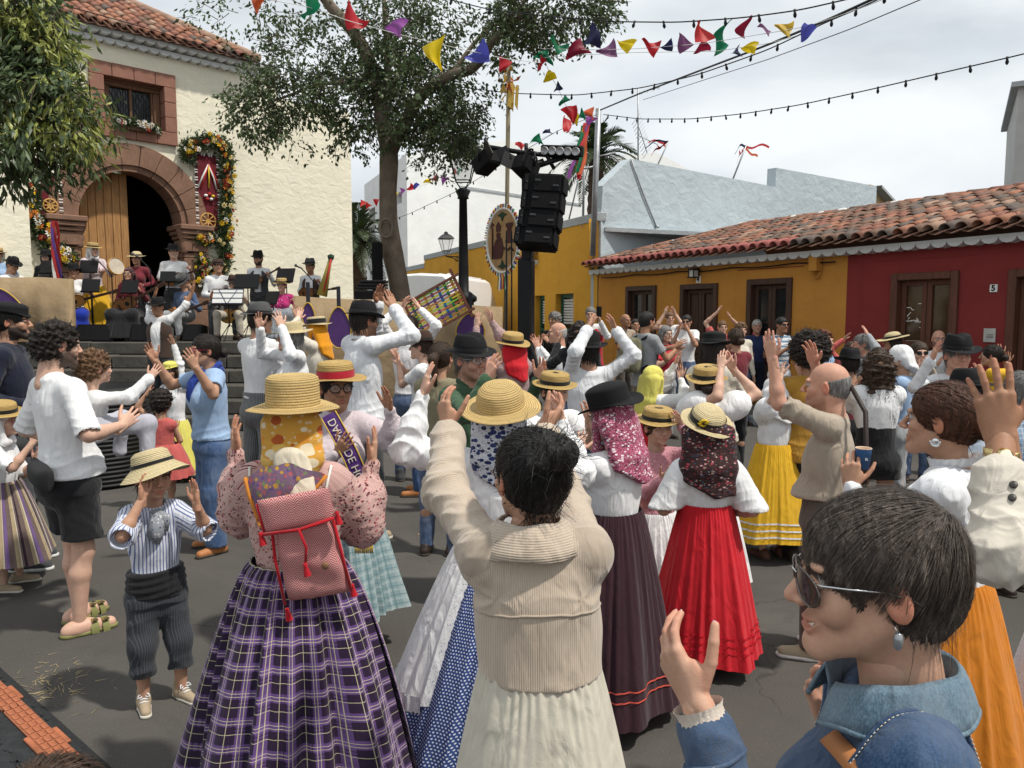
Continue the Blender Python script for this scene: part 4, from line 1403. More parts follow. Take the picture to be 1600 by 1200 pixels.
def headscarf(c,sc_,seed):
 """Cloth over the head, falling behind to sc_['len'] metres below the head centre."""
 v=(.0055,.0075,.012)[c.lod]
 Ln=sc_.get('len',.3);w=sc_.get('w',.075);bk=sc_.get('back',.1)
 F=Field((-.22,-.34,-Ln-.1),(.22,.2,.2),v)
 F.ell((0,-.018,.037),(.086,.105,.091),k=0)
 F.ell((0,-.035,-.01),(.074,.086,.08),k=.03)
 wd=.06+w*.35;dx=sc_.get('dx',0);tp=sc_.get('tip',.03)/.06+.35
 for x in np.linspace(-1,1,9):
  q0=(x*wd,-.085+.035*x*x,.0);q1=(x*wd*1.05+dx*.4,-.105+.03*x*x-bk*.3+.012*(int(x*4)%2),-.03-(Ln-.03)*.5);q2=(x*wd*min(tp,1.1)+dx,-.105+.02*x*x-bk*.55,-Ln+.05*x*x)
  F.cap(q0,q1,.034,.024,k=.03);F.cap(q1,(q2[0],q2[1],q2[2]-.05),.024,.017,k=.03)
 F.cut((0,0,-Ln),(.15,.0,-1));F.cut((-.0,0,-Ln+.02),(-.5,0,-1))
 if sc_.get('wrap',True):
  for sg in(-1,1):F.cap((sg*.082,.02,.0),(sg*.055,.03,-.14),.018,.022,k=.02)
  F.cap((-.05,.03,-.155),(.05,.03,-.155),.03,.03,k=.02)
 if sc_.get('shoulder'):
  F.ell((0,-.04,-.2),(.17,.12,.09),k=.05)
 F.ell((0,.135,-.03),(.075,.11,.1),k=.008,mode='s')
 V,Q=F.mesh();N=vnormals(V,Q)
 V=V+N*folds(V,sc_.get('fold',.0055),seed+9,k=(50,70,110),squash=.35)[:,None]
 uv=np.stack([np.arctan2(V[:,0],-V[:,1])*.09,V[:,2]],1)
 hr=c.HR;
 o=mk(sc_.get('name','headscarf'),c.head(V),Q,sc_['m'],c.root,True,None,uv)
 c.scarf=o
 return o
 # ------ setting materials
M_asph=None
def make_asphalt():
 t=NT('asphalt');t.set(.92,.25)
 v=t.co()
 n1=t.noise(v,.35,6,.6);n2=t.noise(v,2.2,5,.6);n3=t.noise(v,140,3,.6)
 c=t.ramp(n1,[(.3,(.060,.055,.049)),(.5,(.076,.070,.062)),(.72,(.104,.096,.085))])
 c=t.mix(t.ramp(n2,[(.42,(0,0,0)),(.7,(.5,)*3)]),c,(.06,.056,.052))
 c=t.mix(t.ramp(n3,[(.55,(0,0,0)),(.72,(.6,)*3)]),c,(.16,.15,.14))
 vo=t.new('TexVoronoi');vo.feature='DISTANCE_TO_EDGE';vo.inputs['Scale'].default_value=.55
 w=t.new('TexNoise');w.inputs['Scale'].default_value=3;w.inputs['Detail'].default_value=6
 t.l.new(v,w.inputs['Vector'])
 add=t.new('VectorMath');add.operation='MULTIPLY_ADD';t.l.new(w.outputs['Color'],add.inputs[0]);add.inputs[1].default_value=(.55,.55,0);t.l.new(v,add.inputs[2])
 t.l.new(add.outputs[0],vo.inputs['Vector'])
 crack=t.ramp(vo.outputs['Distance'],[(0,(1,1,1)),(.0045,(0,0,0))])
 brk=t.ramp(t.noise(v,.9,3),[(.5,(0,0,0)),(.6,(1,1,1))])
 cm=t.mix(1.0,crack,brk,'MULTIPLY')
 c=t.mix(t.mix(1.0,cm,(.75,.75,.75),'MULTIPLY'),c,(.028,.025,.022))
 vo2=t.new('TexVoronoi');vo2.inputs['Scale'].default_value=2.6;t.l.new(v,vo2.inputs['Vector'])
 c=t.mix(t.ramp(vo2.outputs['Distance'],[(.022,(.55,)*3),(.034,(0,0,0))]),c,(.13,.12,.11))
 c=t.mix(t.ramp(t.noise(v,.21,5,.7,.8),[(.5,(0,0,0)),(.56,(.38,)*3)]),c,(.112,.103,.09))
 c=t.mix(t.ramp(t.noise(v,.8,6,.75,.4),[(.58,(0,0,0)),(.68,(.55,)*3)]),c,(.052,.048,.045))
 t.color(c)
 t.bump(n3,.55,.006);t.bump(n2,.25,.02)
 t.bump(t.math('MULTIPLY',cm,-1),.5,.01)
 return t.mat
def make_plaster(name,c,lump=.5,sc_=5.0,stain=.3,var=.06):
 t=NT(name);t.set(.93,.15)
 v=t.co(scale=(1,1,1.5))
 n=t.noise(v,1.1,6,.6);n2=t.noise(v,sc_,5,.55,.6);n3=t.noise(t.co(),60,4)
 col=t.ramp(n,[(.3,dim(c,1-var)),(.7,dim(c,1+var))])
 st=t.noise(t.co(scale=(1.6,1.6,.25)),1.6,6,.65)
 col=t.mix(t.ramp(st,[(.56,(0,0,0)),(.8,(stain,)*3)]),col,dim(c,.55))
 t.color(col)
 t.bump(n2,lump,.09);t.bump(n3,.25,.006)
 return t.mat
def make_wood(name,c,sc_=1.0,rough=.6,axis='z'):
 t=NT(name);t.set(rough,.35)
 s_={'z':(14,14,.8),'x':(.8,14,14)}[axis]
 v=t.co(scale=tuple(q*sc_ for q in s_))
 n=t.noise(v,2.2,6,.62,1.2);n2=t.noise(t.co(),1.3,4)
 col=t.ramp(n,[(.3,dim(c,.55)),(.5,c),(.68,dim(c,1.3))])
 t.color(t.mix(t.ramp(n2,[(.4,(0,0,0)),(.75,(.45,)*3)]),col,dim(c,.6)))
 t.bump(n,.25,.006)
 return t.mat
def make_stone(name,c,var=.25,bump=.5):
 t=NT(name);t.set(.9,.2)
 v=t.co()
 n=t.noise(v,3.5,6,.65);n2=t.noise(v,45,5,.6)
 col=t.ramp(n,[(.28,dim(c,1-var)),(.72,dim(c,1+var))])
 t.color(t.mix(t.ramp(n2,[(.45,(0,0,0)),(.75,(.45,)*3)]),col,dim(c,.6)))
 t.bump(n2,bump,.01);t.bump(n,.4,.04)
 return t.mat
def make_leaf(name,c,c2):
 t=NT(name);t.set(.42,.4)
 n=t.noise(t.co(),2.6,4,.6);n2=t.noise(t.co(),40,2)
 col=t.mix(t.ramp(n2,[(.35,(0,0,0)),(.65,(.6,)*3)]),t.ramp(n,[(.35,c),(.65,c2)]),dim(c,.75))
 t.color(col)
 tr=t.new('BsdfTranslucent');t.l.new(col,tr.inputs['Color'])
 ms=t.new('MixShader');ms.inputs[0].default_value=.28
 t.l.new(t.b.outputs[0],ms.inputs[1]);t.l.new(tr.outputs[0],ms.inputs[2])
 t.l.new(ms.outputs[0],t.n['Material Output'].inputs['Surface'])
 return t.mat
asphalt=make_asphalt()
cream=make_plaster('church_plaster',(.83,.78,.62),.26,4.6,.2)
ochre=make_plaster('ochre_paint',(.52,.24,.05),.16,6,.5,.1)
yellowp=make_plaster('yellow_paint',(.60,.31,.04),.16,5,.4,.08)
redp=make_plaster('red_paint',(.22,.036,.034),.16,6,.45,.12)
greyblue=make_plaster('grey_blue_paint',(.44,.50,.53),.5,2.2,.35)
whitep=make_plaster('white_paint',(.78,.78,.76),.12,3,.12)
greyp=make_plaster('grey_cement',(.36,.38,.39),.3,4,.3)
offwhite=make_plaster('eave_white',(.62,.63,.62),.2,8,.35)
redstone=make_stone('red_sandstone',(.29,.145,.105),.16,.35)
brownstone=make_stone('brown_sandstone',(.235,.135,.092),.22,.5)
basalt=make_stone('dark_basalt',(.085,.08,.07),.35,.8)
flag=make_stone('flagstone',(.12,.115,.1),.25,.6)
pinewood=make_wood('pine_door_wood',(.40,.205,.075))
darkwood=make_wood('dark_brown_wood',(.065,.03,.019))
redwood=make_wood('red_brown_wood',(.115,.042,.024))
oakwood=make_wood('window_oak',(.17,.085,.045))
greenwood=mplain('green_paint',(.03,.10,.06),.6)
blackm=mplain('black_metal',(.007,.007,.008),.5,.2,spec=.25)
blackp=mplain('black_plastic',(.006,.006,.007),.75,.2,bump=.2,bscale=200,spec=.15)
steel=mplain('galvanised_steel',(.32,.33,.34),.45,.2,metal=.6)
glassd=mplain('dark_glass',(.015,.018,.02),.08,.1,spec=.6)
burlap=None
def make_burlap():
 t=NT('burlap');t.set(.95,.1)
 v=t.co();n=t.noise(v,3,5);w=t.noise(t.co(scale=(1,1,.2)),200,2);w2=t.noise(t.co(scale=(.2,.2,1)),200,2)
 c=t.ramp(n,[(.3,(.30,.215,.125)),(.7,(.40,.295,.18))])
 t.color(t.mix(t.ramp(w,[(.35,(0,0,0)),(.7,(.4,)*3)]),c,(.2,.14,.08)))
 t.bump(w,.4,.004);t.bump(w2,.4,.004);t.bump(t.noise(v,2.2,3),.5,.08)
 return t.mat
burlap=make_burlap()
TILE=[mplain('roof_tile_%s'%n,c,.85,.3,9,.5,70,.2,dirt=.5)for n,c in(('orange',(.31,.145,.092)),('red',(.235,.11,.08)),('brown',(.18,.11,.08)),('grey',(.13,.105,.09)),('pale',(.33,.215,.155)))]
tile_pan=mplain('roof_tile_pan',(.12,.06,.04),.9,.35,6)
pinktile=mplain('roof_tile_painted',(.30,.095,.08),.75,.25,9)
# ------ ground
ground=mk('ground',[(-300,-40,0),(300,-40,0),(300,600,0),(-300,600,0)],[[0,1,2,3]],asphalt,smooth=False)
tag(ground,kind='structure')
class Frame:
 def __init__(s,name,o,ang,label,cat,group=None):
  """ang: direction of the facade's x axis, degrees clockwise from +Y. Local y points into the building."""
  s.o=np.array([o[0],o[1],0.0]);d=np.array([sin(R(ang)),cos(R(ang)),0]);s.x=d;s.y=np.array([-d[1],d[0],0])
  s.root=empty(name,s.o,atan2(d[1],d[0]),label,cat,group)
  s.M=np.stack([s.x,s.y,(0,0,1)],1)
 def at(s,px,py,y=0.0):
  """Local (x, z) where the pixel's ray meets the plane local y = y."""
  d=ray(px,py);q=s.o+s.y*y
  t=((q-CAMP)@s.y)/(d@s.y)
  p=(CAMP+d*t-s.o)@s.M
  return p[0],p[2]
 def w(s,p):return s.o+s.M@np.asarray(p,float)
def wall_holes(mb,x0,x1,z0,z1,holes,y=0.0,depth=.18,m=0):
 xs=sorted({x0,x1,*[h[0]for h in holes],*[h[1]for h in holes]});zs=sorted({z0,z1,*[h[2]for h in holes],*[h[3]for h in holes]})
 for i in range(len(xs)-1):
  for j in range(len(zs)-1):
   cx,cz=(xs[i]+xs[i+1])/2,(zs[j]+zs[j+1])/2
   if any(h[0]<cx<h[1]and h[2]<cz<h[3]for h in holes):continue
   mb.add([(xs[i],y,zs[j]),(xs[i+1],y,zs[j]),(xs[i+1],y,zs[j+1]),(xs[i],y,zs[j+1])],[(0,1,2,3)],m)
 for a,b,c,d in holes:
  mb.add([(a,y,c),(b,y,c),(b,y,d),(a,y,d),(a,y+depth,c),(b,y+depth,c),(b,y+depth,d),(a,y+depth,d)],[(0,4,5,1),(1,5,6,2),(2,6,7,3),(3,7,4,0)],m)
def tile_mesh(L=.44,r0=.092,r1=.074,n=6):
 V=[];Fs=[]
 for th,k in((0,0),(.016,1)):
  for(y,r)in((0,r0),(L,r1)):
   for i in range(n+1):
    a=pi*i/n
    V.append(((r-th)*cos(a),y,(r-th)*sin(a)))
 m=n+1
 for i in range(n):
  Fs+=[(i+1,i,m+i,m+i+1),(2*m+i,2*m+i+1,3*m+i+1,3*m+i),(i,i+1,2*m+i+1,2*m+i),(m+i+1,m+i,3*m+i,3*m+i+1)]
 return V,Fs
def roof_tiles(root,eave,slope,x0,x1,pitch_x,rows,keep,n_obj,rank,cols_w=None,eave_mat=None,eave_to=0,seed=1,lift=.02):
 """Barrel tiles up a slope. eave=(y,z); keep(x,v) says where the roof is. The n_obj tiles ranked first are objects, the rest one mesh."""
 r=np.random.RandomState(seed)
 V0,F0=tile_mesh(r0=pitch_x*.42,r1=pitch_x*.34);V0=np.array(V0)
 me=[meshdata('tile',V0,F0,m)for m in TILE]+([meshdata('tile',V0,F0,eave_mat)]if eave_mat else[])
 Rm=rotx(slope);todo=[]
 k=int((x1-x0)/pitch_x)
 for i in range(k+1):
  x=x0+i*pitch_x
  for j in range(rows):
   v=j*.34
   if not keep(x,v):continue
   mt=r.choice(5,p=cols_w or[.3,.25,.2,.13,.12])
   if eave_mat and j==0 and x<eave_to:mt=5
   p=np.array((x+r.normal(0,.007),eave[0]+v*cos(slope)+r.normal(0,.008),eave[1]+v*sin(slope)+lift+r.normal(0,.005)))
   todo.append((rank(x,v),p,r.normal(0,.035),r.normal(0,.02),mt))
 todo.sort(key=lambda q:q[0])
 rest=[MB()for _ in range(1)];allm=TILE+([eave_mat]if eave_mat else[])
 for q,(rk,p,ry,rz,mt)in enumerate(todo):
  if q<n_obj:
   o=link('tile',me[mt],root);o.location=p;o.rotation_euler=(slope,0,rz)
  else:
   rest[0].add((V0@(rotz(rz)@Rm).T)+p,F0,mt,True)
 if rest[0].V:
  tag(rest[0].build('tiles',allm,root),kind='stuff')
 vmax=rows*.34
 xs=np.arange(x0-pitch_x/2,x1+pitch_x/2,pitch_x/4)
 vs=np.arange(0,vmax+.01,.34/2)
 V=[];
 for v in vs:
  for i,x in enumerate(xs):V.append((x,eave[0]+v*cos(slope),eave[1]+v*sin(slope)-.03*(i%4==0)-.022*(i%4 in(1,3))+.02*((v/.34)%1)-.01))
 Fs=[]
 n=len(xs)
 for j in range(len(vs)-1):
  for i in range(n-1):
   if keep((xs[i]+xs[i+1])/2,vs[j]+.085):Fs.append((j*n+i,j*n+i+1,(j+1)*n+i+1,(j+1)*n+i))
 mk('roof_bed',V,Fs,tile_pan,root)
def scallops(root,x0,x1,pitch,y,z,name='cornice',rows=2,dep=.16):
 """White cornice of half-round under-tiles seen from below, in stepped rows."""
 mb=MB()
 n=int((x1-x0)/pitch)
 for rw in range(rows):
  yy=y-dep*(rw+1)*.9;zz=z+rw*.13
  for i in range(n+1):
   x=x0+(i+(rw%2)*.5)*pitch
   V=[];Fs=[]
   for k,yv in enumerate((yy,y+.02)):
    for a in np.linspace(pi,2*pi,7):V.append((x+pitch*.5*cos(a),yv,zz+.1+pitch*.36*sin(a)))
   for q in range(6):Fs.append((q,q+7,q+8,q+1))
   Fs.append(tuple(range(7)))
   mb.add(V,Fs,0,False)
  mb.box(((x0+x1)/2,(yy+y)/2+.006,zz+.115),(x1-x0+pitch,abs(yy-y)+.012+rw*.01,.035),m=0)
 return tag(mb.build(name,offwhite,root))
 # ------ terrace, steps, kerbs
ZT=1.32
def prism_xy(name,poly,z0,z1,mat,parent=None):
 n=len(poly)
 V=[(x,y,z0)for x,y in poly]+[(x,y,z1)for x,y in poly]
 Fs=[list(range(n))[::-1],list(range(n,2*n))]+[(i,(i+1)%n,(i+1)%n+n,i+n)for i in range(n)]
 return mk(name,V,Fs,mat,parent,False)
ter=prism_xy('terrace',[(-22,13.62),(-.25,13.62),(-.25,16.6),(-3.6,20.6),(-14,12.0+22),(-40,34),(-40,13.62)],-.2,ZT,flag)
tag(ter,kind='structure')
steps=empty('stone_steps',(-7.4,12.0,0),0,'worn dark stone steps leading up from the square to the musicians','steps')
rs=np.random.RandomState(4)
core=MB()
for i in range(6):
 y0=11.75+i*.32;z1=(i+1)*ZT/6-.004
 core.box((0.1,(y0+.05+13.7)/2-12.0,z1/2-.02),(9.3,13.7-y0-.05,z1-.03))
core.build('step_core',basalt,steps)
sm=[]
for k in range(5):
 L=(.9,1.15,1.35,.75,1.05)[k]
 sm.append((L,MB().box((0,0,0),(L-.012,.36,ZT/6-.008),bev=.018).data('stone',[basalt])))
for i in range(6):
 x=-4.7+rs.uniform(-.3,0)
 while x<4.5:
  L,me=sm[rs.randint(5)]
  o=link('stone',me,steps)
  o.location=(x+L/2,11.75+i*.32+.17-12.0+rs.normal(0,.006),(i+.5)*ZT/6+rs.normal(0,.003));o.rotation_euler=(rs.normal(0,.006),rs.normal(0,.004),0)
  x+=L
  # ------ church
o_=P(283,450,17.0)
CH=Frame('church',(o_[0],o_[1]),46,'cream plastered church with red stone arched doorway and tiled roof','church')
cr_=CH.root
ax0,zsp=CH.at(123,350);ax1,_=CH.at(283,350)
axc=(ax0+ax1)/2;ari=(ax1-ax0)/2;zsp=CH.at(203,268)[1]-ari
aro=ari+.56
xl,xr=-9.0,CH.at(551,400)[0]
zev=CH.at(300,99)[1]
xhip=CH.at(432,112)[0]
wx0,wzt=CH.at(160,118);wx1,_=CH.at(254,140);wzb=CH.at(252,206)[1]
sx0=CH.at(139,150)[0];sx1=CH.at(273,150)[0];szt=CH.at(274,120)[1];szb=CH.at(272,229)[1]
zwing=zev-.35
mb=MB()
rh_=ari+.25
def quad(mb,xa,xb,za0,zb0,za1,zb1,m=0):mb.add([(xa,0,za0),(xb,0,zb0),(xb,0,zb1),(xa,0,za1)],[(0,1,2,3)],m)
def archz(x):return zsp+sqrt(max(rh_**2-(x-axc)**2,0))
quad(mb,xl,axc-rh_,ZT-.1,ZT-.1,zev,zev);quad(mb,axc+rh_,xhip,ZT-.1,ZT-.1,zev,zev);quad(mb,xhip,xr,ZT-.1,ZT-.1,zwing,zwing)
xs=sorted(set(list(np.linspace(axc-rh_,axc+rh_,33))+[sx0+.08,sx1-.08]))
for a,b in zip(xs[:-1],xs[1:]):
 if sx0+.08<=(a+b)/2<=sx1-.08:
  quad(mb,a,b,archz(a),archz(b),szb+.08,szb+.08);quad(mb,a,b,szt-.08,szt-.08,zev,zev)
 else:quad(mb,a,b,archz(a),archz(b),zev,zev)
mb.add([(xr,0,0),(xr,9,0),(xr,9,zwing),(xr,0,zwing),(xhip,9,zwing),(xhip,0,zwing),(xl,9,zev),(xl,9,0)],[(0,1,2,3),(3,2,4,5)],0)
mb.add([(xhip,0,zwing),(xhip,9,zwing),(xhip,9,zev),(xhip,0,zev)],[(0,1,2,3)],0)
mb.build('wall',cream,cr_,False)
pl_=CH.at(40,350)[0]
mb=MB();mb.box(((xl+pl_)/2,-.16,(ZT+zev)/2-.1),(pl_-xl,.3,zev-ZT-.2));mb.build('buttress',cream,cr_,False)
sv_=np.linspace(0,pi,12)
for a,b in zip(sv_[:-1],sv_[1:]):
 g_=.006
 for(r0,r1,ya,yb,nm,mt)in((ari,ari+.12,-.02,.5,'stone',brownstone),(ari+.126,aro,-.075,.3,'stone',brownstone)):
  m_=MB();V=[];k=5
  pr=rs.normal(0,.006)
  for y in(ya+pr,yb):
   for rr in(r0,r1):
    for q in np.linspace(a+g_/rr,b-g_/rr,k):V.append((axc-rr*cos(q),y,zsp+rr*sin(q)))
  Fs=[]
  for i in range(k-1):
   Fs+=[(i,i+1,k+i+1,k+i)[::1],(2*k+i+1,2*k+i,3*k+i,3*k+i+1),(i+1,i,2*k+i,2*k+i+1),(k+i,k+i+1,3*k+i+1,3*k+i)]
  Fs+=[(0,k,3*k,2*k),(k-1,3*k-1,4*k-1,2*k-1)]
  m_.add(V,Fs);m_.build(nm,mt,cr_,False)
for sg in(-1,1):
 z=ZT
 while z<zsp-.62:
  h=min(.58+rs.uniform(-.08,.1),zsp-.6-z)
  m_=MB().box((axc+sg*(ari+.28),.2,z+h/2),(.56-.01,.58,h-.01),bev=.012);m_.build('stone',brownstone,cr_)
  z+=h
 m_=MB()
 cx_=axc+sg*(ari+.26)
 for(zz,hh,w_,d_)in((zsp-.06,.12,.74,.84),(zsp-.17,.1,.66,.76),(zsp-.27,.08,.6,.68),(zsp-.45,.27,.54,.6)):
  m_.box((cx_,.16,zz),(w_,d_,hh-.006),bev=.02)
 m_.lathe([(.05,-.5),(.085,-.46),(.06,-.4),(.1,-.3),(.075,-.24),(.13,-.12),(.15,-.02),(.15,.02)],14,(axc+sg*(ari+.02),-.06,zsp-.12))
 m_.build('capital',brownstone,cr_)
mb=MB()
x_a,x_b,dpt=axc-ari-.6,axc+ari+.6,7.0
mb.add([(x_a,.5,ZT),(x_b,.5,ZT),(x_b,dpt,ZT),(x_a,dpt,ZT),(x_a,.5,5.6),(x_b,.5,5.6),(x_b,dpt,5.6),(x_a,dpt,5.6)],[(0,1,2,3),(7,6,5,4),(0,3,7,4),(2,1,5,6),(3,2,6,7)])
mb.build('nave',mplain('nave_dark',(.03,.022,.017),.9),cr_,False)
xd1=CH.at(203,400,.42)[0]
leaf=MB().box(((axc-ari-.1+xd1)/2,.47,(ZT+zsp)/2+.5),(xd1-(axc-ari-.1),.05,zsp-ZT+2.2)).build('door',pinewood,cr_)
npk=7;wpk=(xd1-(axc-ari-.02))/npk
for i in range(npk):
 xa=axc-ari-.02+i*wpk
 top=zsp+sqrt(max((ari+.1)**2-(xa+wpk/2-axc)**2,.05))+.15
 m_=MB().box((xa+wpk/2,.43,(ZT+top)/2),(wpk-.008,.03,top-ZT),bev=.006);m_.build('plank',pinewood,leaf)
wn_=MB()
yw=.22
wc=((wx0+wx1)/2,(wzt+wzb)/2);ww,wh=wx1-wx0,wzt-wzb
def stone_row(xa,xb,za,zb,n,horiz):
 for i in range(n):
  if horiz:a,b=xa+(xb-xa)*i/n,xa+(xb-xa)*(i+1)/n;c_=((a+b)/2,.06,(za+zb)/2);s_=(b-a-.008,.3,zb-za-.004)
  else:a,b=za+(zb-za)*i/n,za+(zb-za)*(i+1)/n;c_=((xa+xb)/2,.06,(a+b)/2);s_=(xb-xa-.004,.3,b-a-.008)
  MB().box((c_[0],c_[1]+rs.normal(0,.004),c_[2]),s_,bev=.008).build('stone',redstone,cr_)
stone_row(sx0,sx1,wzt,szt,4,True);stone_row(sx0,sx1,szb,wzb,4,True)
stone_row(sx0,wx0,wzb,wzt,3,False);stone_row(wx1,sx1,wzb,wzt,3,False)
win=MB()
for(cx_,cz_,a,b)in((wc[0],wzt-.06,ww,.12),(wc[0],wzb+.06,ww,.12),(wx0+.07,wc[1],.14,wh-.24),(wx1-.07,wc[1],.14,wh-.24)):
 win.box((cx_,yw,cz_),(a-.004,.12,b),bev=.015)
win.box((wc[0],yw-.005,wzt-.02),(ww+.02,.2,.05),bev=.012)
win=win.build('window',oakwood,cr_)
fr=MB()
fr.box((wc[0],yw+.01,wc[1]),(.045,.05,wh-.24));fr.box((wx0+.16,yw+.012,wc[1]),(.04,.05,wh-.24));fr.box((wx1-.16,yw+.012,wc[1]),(.04,.05,wh-.24))
fr.build('frame',oakwood,win)
MB().box((wc[0],yw+.05,wc[1]),(ww-.2,.01,wh-.2)).build('pane',glassd,win)
lt=MB()
for i in range(16):
 x=wx0+.2+(ww-.4)*i/15
 lt.tube([(x+.012*sin(z*30+i*3),yw+.03,z)for z in np.linspace(wzb+.12,wzt-.12,18)],.006,5)
tag(lt.build('lattice',mplain('lattice_grey',(.05,.05,.055),.6),win),kind='stuff')
SL=R(29)
ev=(-.42,zev+.24)
def roofp(px,py):
 d=(CH.M.T@ray(px,py));o=CH.M.T@(CAMP-CH.o)
 n=np.array((0,-sin(SL),cos(SL)));p0=np.array((0,ev[0],ev[1]))
 t=((p0-o)@n)/(d@n);q=o+d*t
 return q[0],(q[1]-ev[0])/cos(SL)
ha,hb=roofp(425,105),roofp(190,2)
def keep_ch(x,v):return x<ha[0]+(hb[0]-ha[0])*(v-ha[1])/(hb[1]-ha[1])
roof_tiles(cr_,ev,SL,-4.0,ha[0]+.4,.215,22,keep_ch,290,lambda x,v:v*1.2+abs(x)*.25,[.34,.26,.16,.08,.16],seed=3)
k_=[(ha[0]+(hb[0]-ha[0])*(v-ha[1])/(hb[1]-ha[1]),ev[0]+v*cos(SL),ev[1]+v*sin(SL)+.05)for v in np.linspace(0,22*.34,30)]
m_=MB().tube(k_,.11,8);tag(m_.build('ridge',TILE[4],cr_))
mb=MB();mb.add([k_[0],(xhip+1.0,9,ev[1]),(k_[-1][0],9,k_[-1][2]),k_[-1]],[(0,1,2,3)]);mb.build('roof_back',tile_pan,cr_)
scallops(cr_,-4.5,ha[0]+.1,.215,0.0,zev-.04,rows=2)
# ------ low houses no. 4 and no. 5 under one roof
q_=P(1092,500,15.6);ua_=np.array((sin(R(151.6)),cos(R(151.6))))
HO=Frame('ochre_and_red_house',(q_[0]-ua_[0]*3.55,q_[1]-ua_[1]*3.55),151.6,'low old house, half ochre half dark red, under a tiled roof','house')
hr_=HO.root
X=lambda px,py=470:HO.at(px,py)[0]
Zp=lambda px,py:HO.at(px,py)[1]
ZE=Zp(1200,409)
x_split=X(1323,450);x_end=X(1600,400)+4.0
openings={}
def opening(nm,pa,pb,ptop,zb,pt_y=470):
 a,b=X(pa),X(pb);zt=Zp(pa,ptop);openings[nm]=(a,b,zb,zt);return openings[nm]
o1=opening('w1',979,1026,448,.95);o2=opening('d4',1064,1122,445,.12);o3=opening('w2',1168,1238,437,.3)
o4=opening('w3',1393,1498,428,.75);o5=(X(1577,440),X(1577,440)+1.2,.12,Zp(1578,421))
mb=MB()
wall_holes(mb,0.0,x_split,0,ZE+.12,[o1,o2,o3],0,.2)
mb.add([(0,0,0),(0,6,0),(0,6,ZE),(0,3,ZE+.2),(0,0,ZE)],[(0,4,3,2,1)])
mb.build('wall',ochre,hr_,False)
mb=MB()
wall_holes(mb,x_split,x_end,0,ZE+.12,[o4,o5],0,.2)
mb.add([(x_end,0,0),(x_end,6,0),(x_end,6,ZE),(x_end,3,ZE+.95),(x_end,0,ZE)],[(0,1,2,3,4)])
mb.build('wall',redp,hr_,False)
def panel_door(o,mat,panes,nm,leaves=2,lower=.38,curtain=None):
 a,b,z0,z1=o;w=b-a;h=z1-z0;f=.11
 m_=MB()
 m_.box((a+f/2,.03,(z0+z1)/2),(f,.16,h),bev=.012);m_.box((b-f/2,.03,(z0+z1)/2),(f,.16,h),bev=.012);m_.box(((a+b)/2,.028,z1-f/2),(w-2*f+.01,.15,f),bev=.012)
 if nm=='window':m_.box(((a+b)/2,.0,z0+.04),(w+.06,.24,.08),bev=.015)
 fr=m_.build(nm,mat,hr_)
 lw=(w-2*f)/leaves
 for i in range(leaves):
  x=a+f+lw*(i+.5)
  lf=MB();zb,zt=z0+.02,z1-f
  st=.075
  for xx in(x-lw/2+st/2+.004,x+lw/2-st/2-.004):lf.box((xx,.09,(zb+zt)/2),(st,.05,zt-zb),bev=.008)
  zm=zb+(zt-zb)*lower
  for zz,hh in((zb+.05,.1),(zm,.09),(zt-.04,.08)):lf.box((x,.091,zz),(lw-.01,.045,hh),bev=.008)
  lf.box((x,.10,(zb+zm)/2),(lw-.22,.03,zm-zb-.2),bev=.012)
  if not panes:lf.box((x,.10,(zm+zt)/2),(lw-.22,.03,zt-zm-.18),bev=.012);lf.box((x,.118,(zb+zt)/2),(lw-.02,.012,zt-zb))
  L_=lf.build('shutter' if nm=='window' else 'leaf',mat,fr)
  if panes:
   if curtain:MB().box((x,.15,(zm+zt)/2),(lw-.1,.006,zt-zm-.1)).build('curtain',curtain,L_)
   MB().box((x,.105,(zm+zt)/2),(lw-.12,.008,zt-zm-.1)).build('pane',glassd if not curtain else glass_tint,L_)
   if panes>1:
    gb=MB();gb.box((x,.095,(zm+zt)/2),(lw-.14,.02,.025));gb.build('glazing_bar',mat,L_)
   MB().box((x,.113,(zb+zm)/2),(lw-.1,.01,zm-zb-.06)).build('panel',mat,L_)
q=NT('tinted_glass');q.set(.06,.6);q.color((.09,.05,.025));q.b.inputs['Alpha'].default_value=.5;glass_tint=q.mat
panel_door(o1,darkwood,2,'window',2,.3);panel_door(o2,darkwood,0,'door',2,.42);panel_door(o3,darkwood,2,'window',2,.32)
panel_door(o4,redwood,1,'window',2,.38,mplain('brown_curtain',(.16,.09,.035),.8));panel_door(o5,redwood,0,'door',2,.4)
for o in(o4,):
 m_=MB();a,b,z0,z1=o
 for i in range(14):
  x=a+.2+rs.uniform(0,.32);z=z0+.82+rs.uniform(0,.34)*(1 if i<11 else 1.6)
  m_.box((x,.098,z),(rs.uniform(.03,.13),.003,.012),roty(rs.choice([0,0,0,.9,-.8,1.5])))
 tag(m_.build('sticker',mplain('sticker_white',(.7,.68,.62),.5),hr_),kind='stuff')
m_=MB()
for o in(o3,o4):
 m_.box((o[0]-.02+(o[1]-o[0])/2,-.004,ZE-.12),(o[1]-o[0]+.5,.012,.014))
m_.build('plaster_band',redp,hr_)
SH=R(15.5)
evh=(-.36,ZE+.2)
ridge_v=3.36/cos(SH)
def keep_h(x,v):return x>-.15+v*.6
roof_tiles(hr_,evh,SH,-.1,x_end,.235,int(ridge_v/.34),keep_h,290,lambda x,v:-x+v*.2 if x<X(1600,400)+.3 else 50+x,[.2,.19,.27,.24,.10],eave_mat=pinktile,eave_to=x_split-.8,seed=8)
mb=MB();yr,zr=evh[0]+ridge_v*cos(SH),evh[1]+ridge_v*sin(SH)
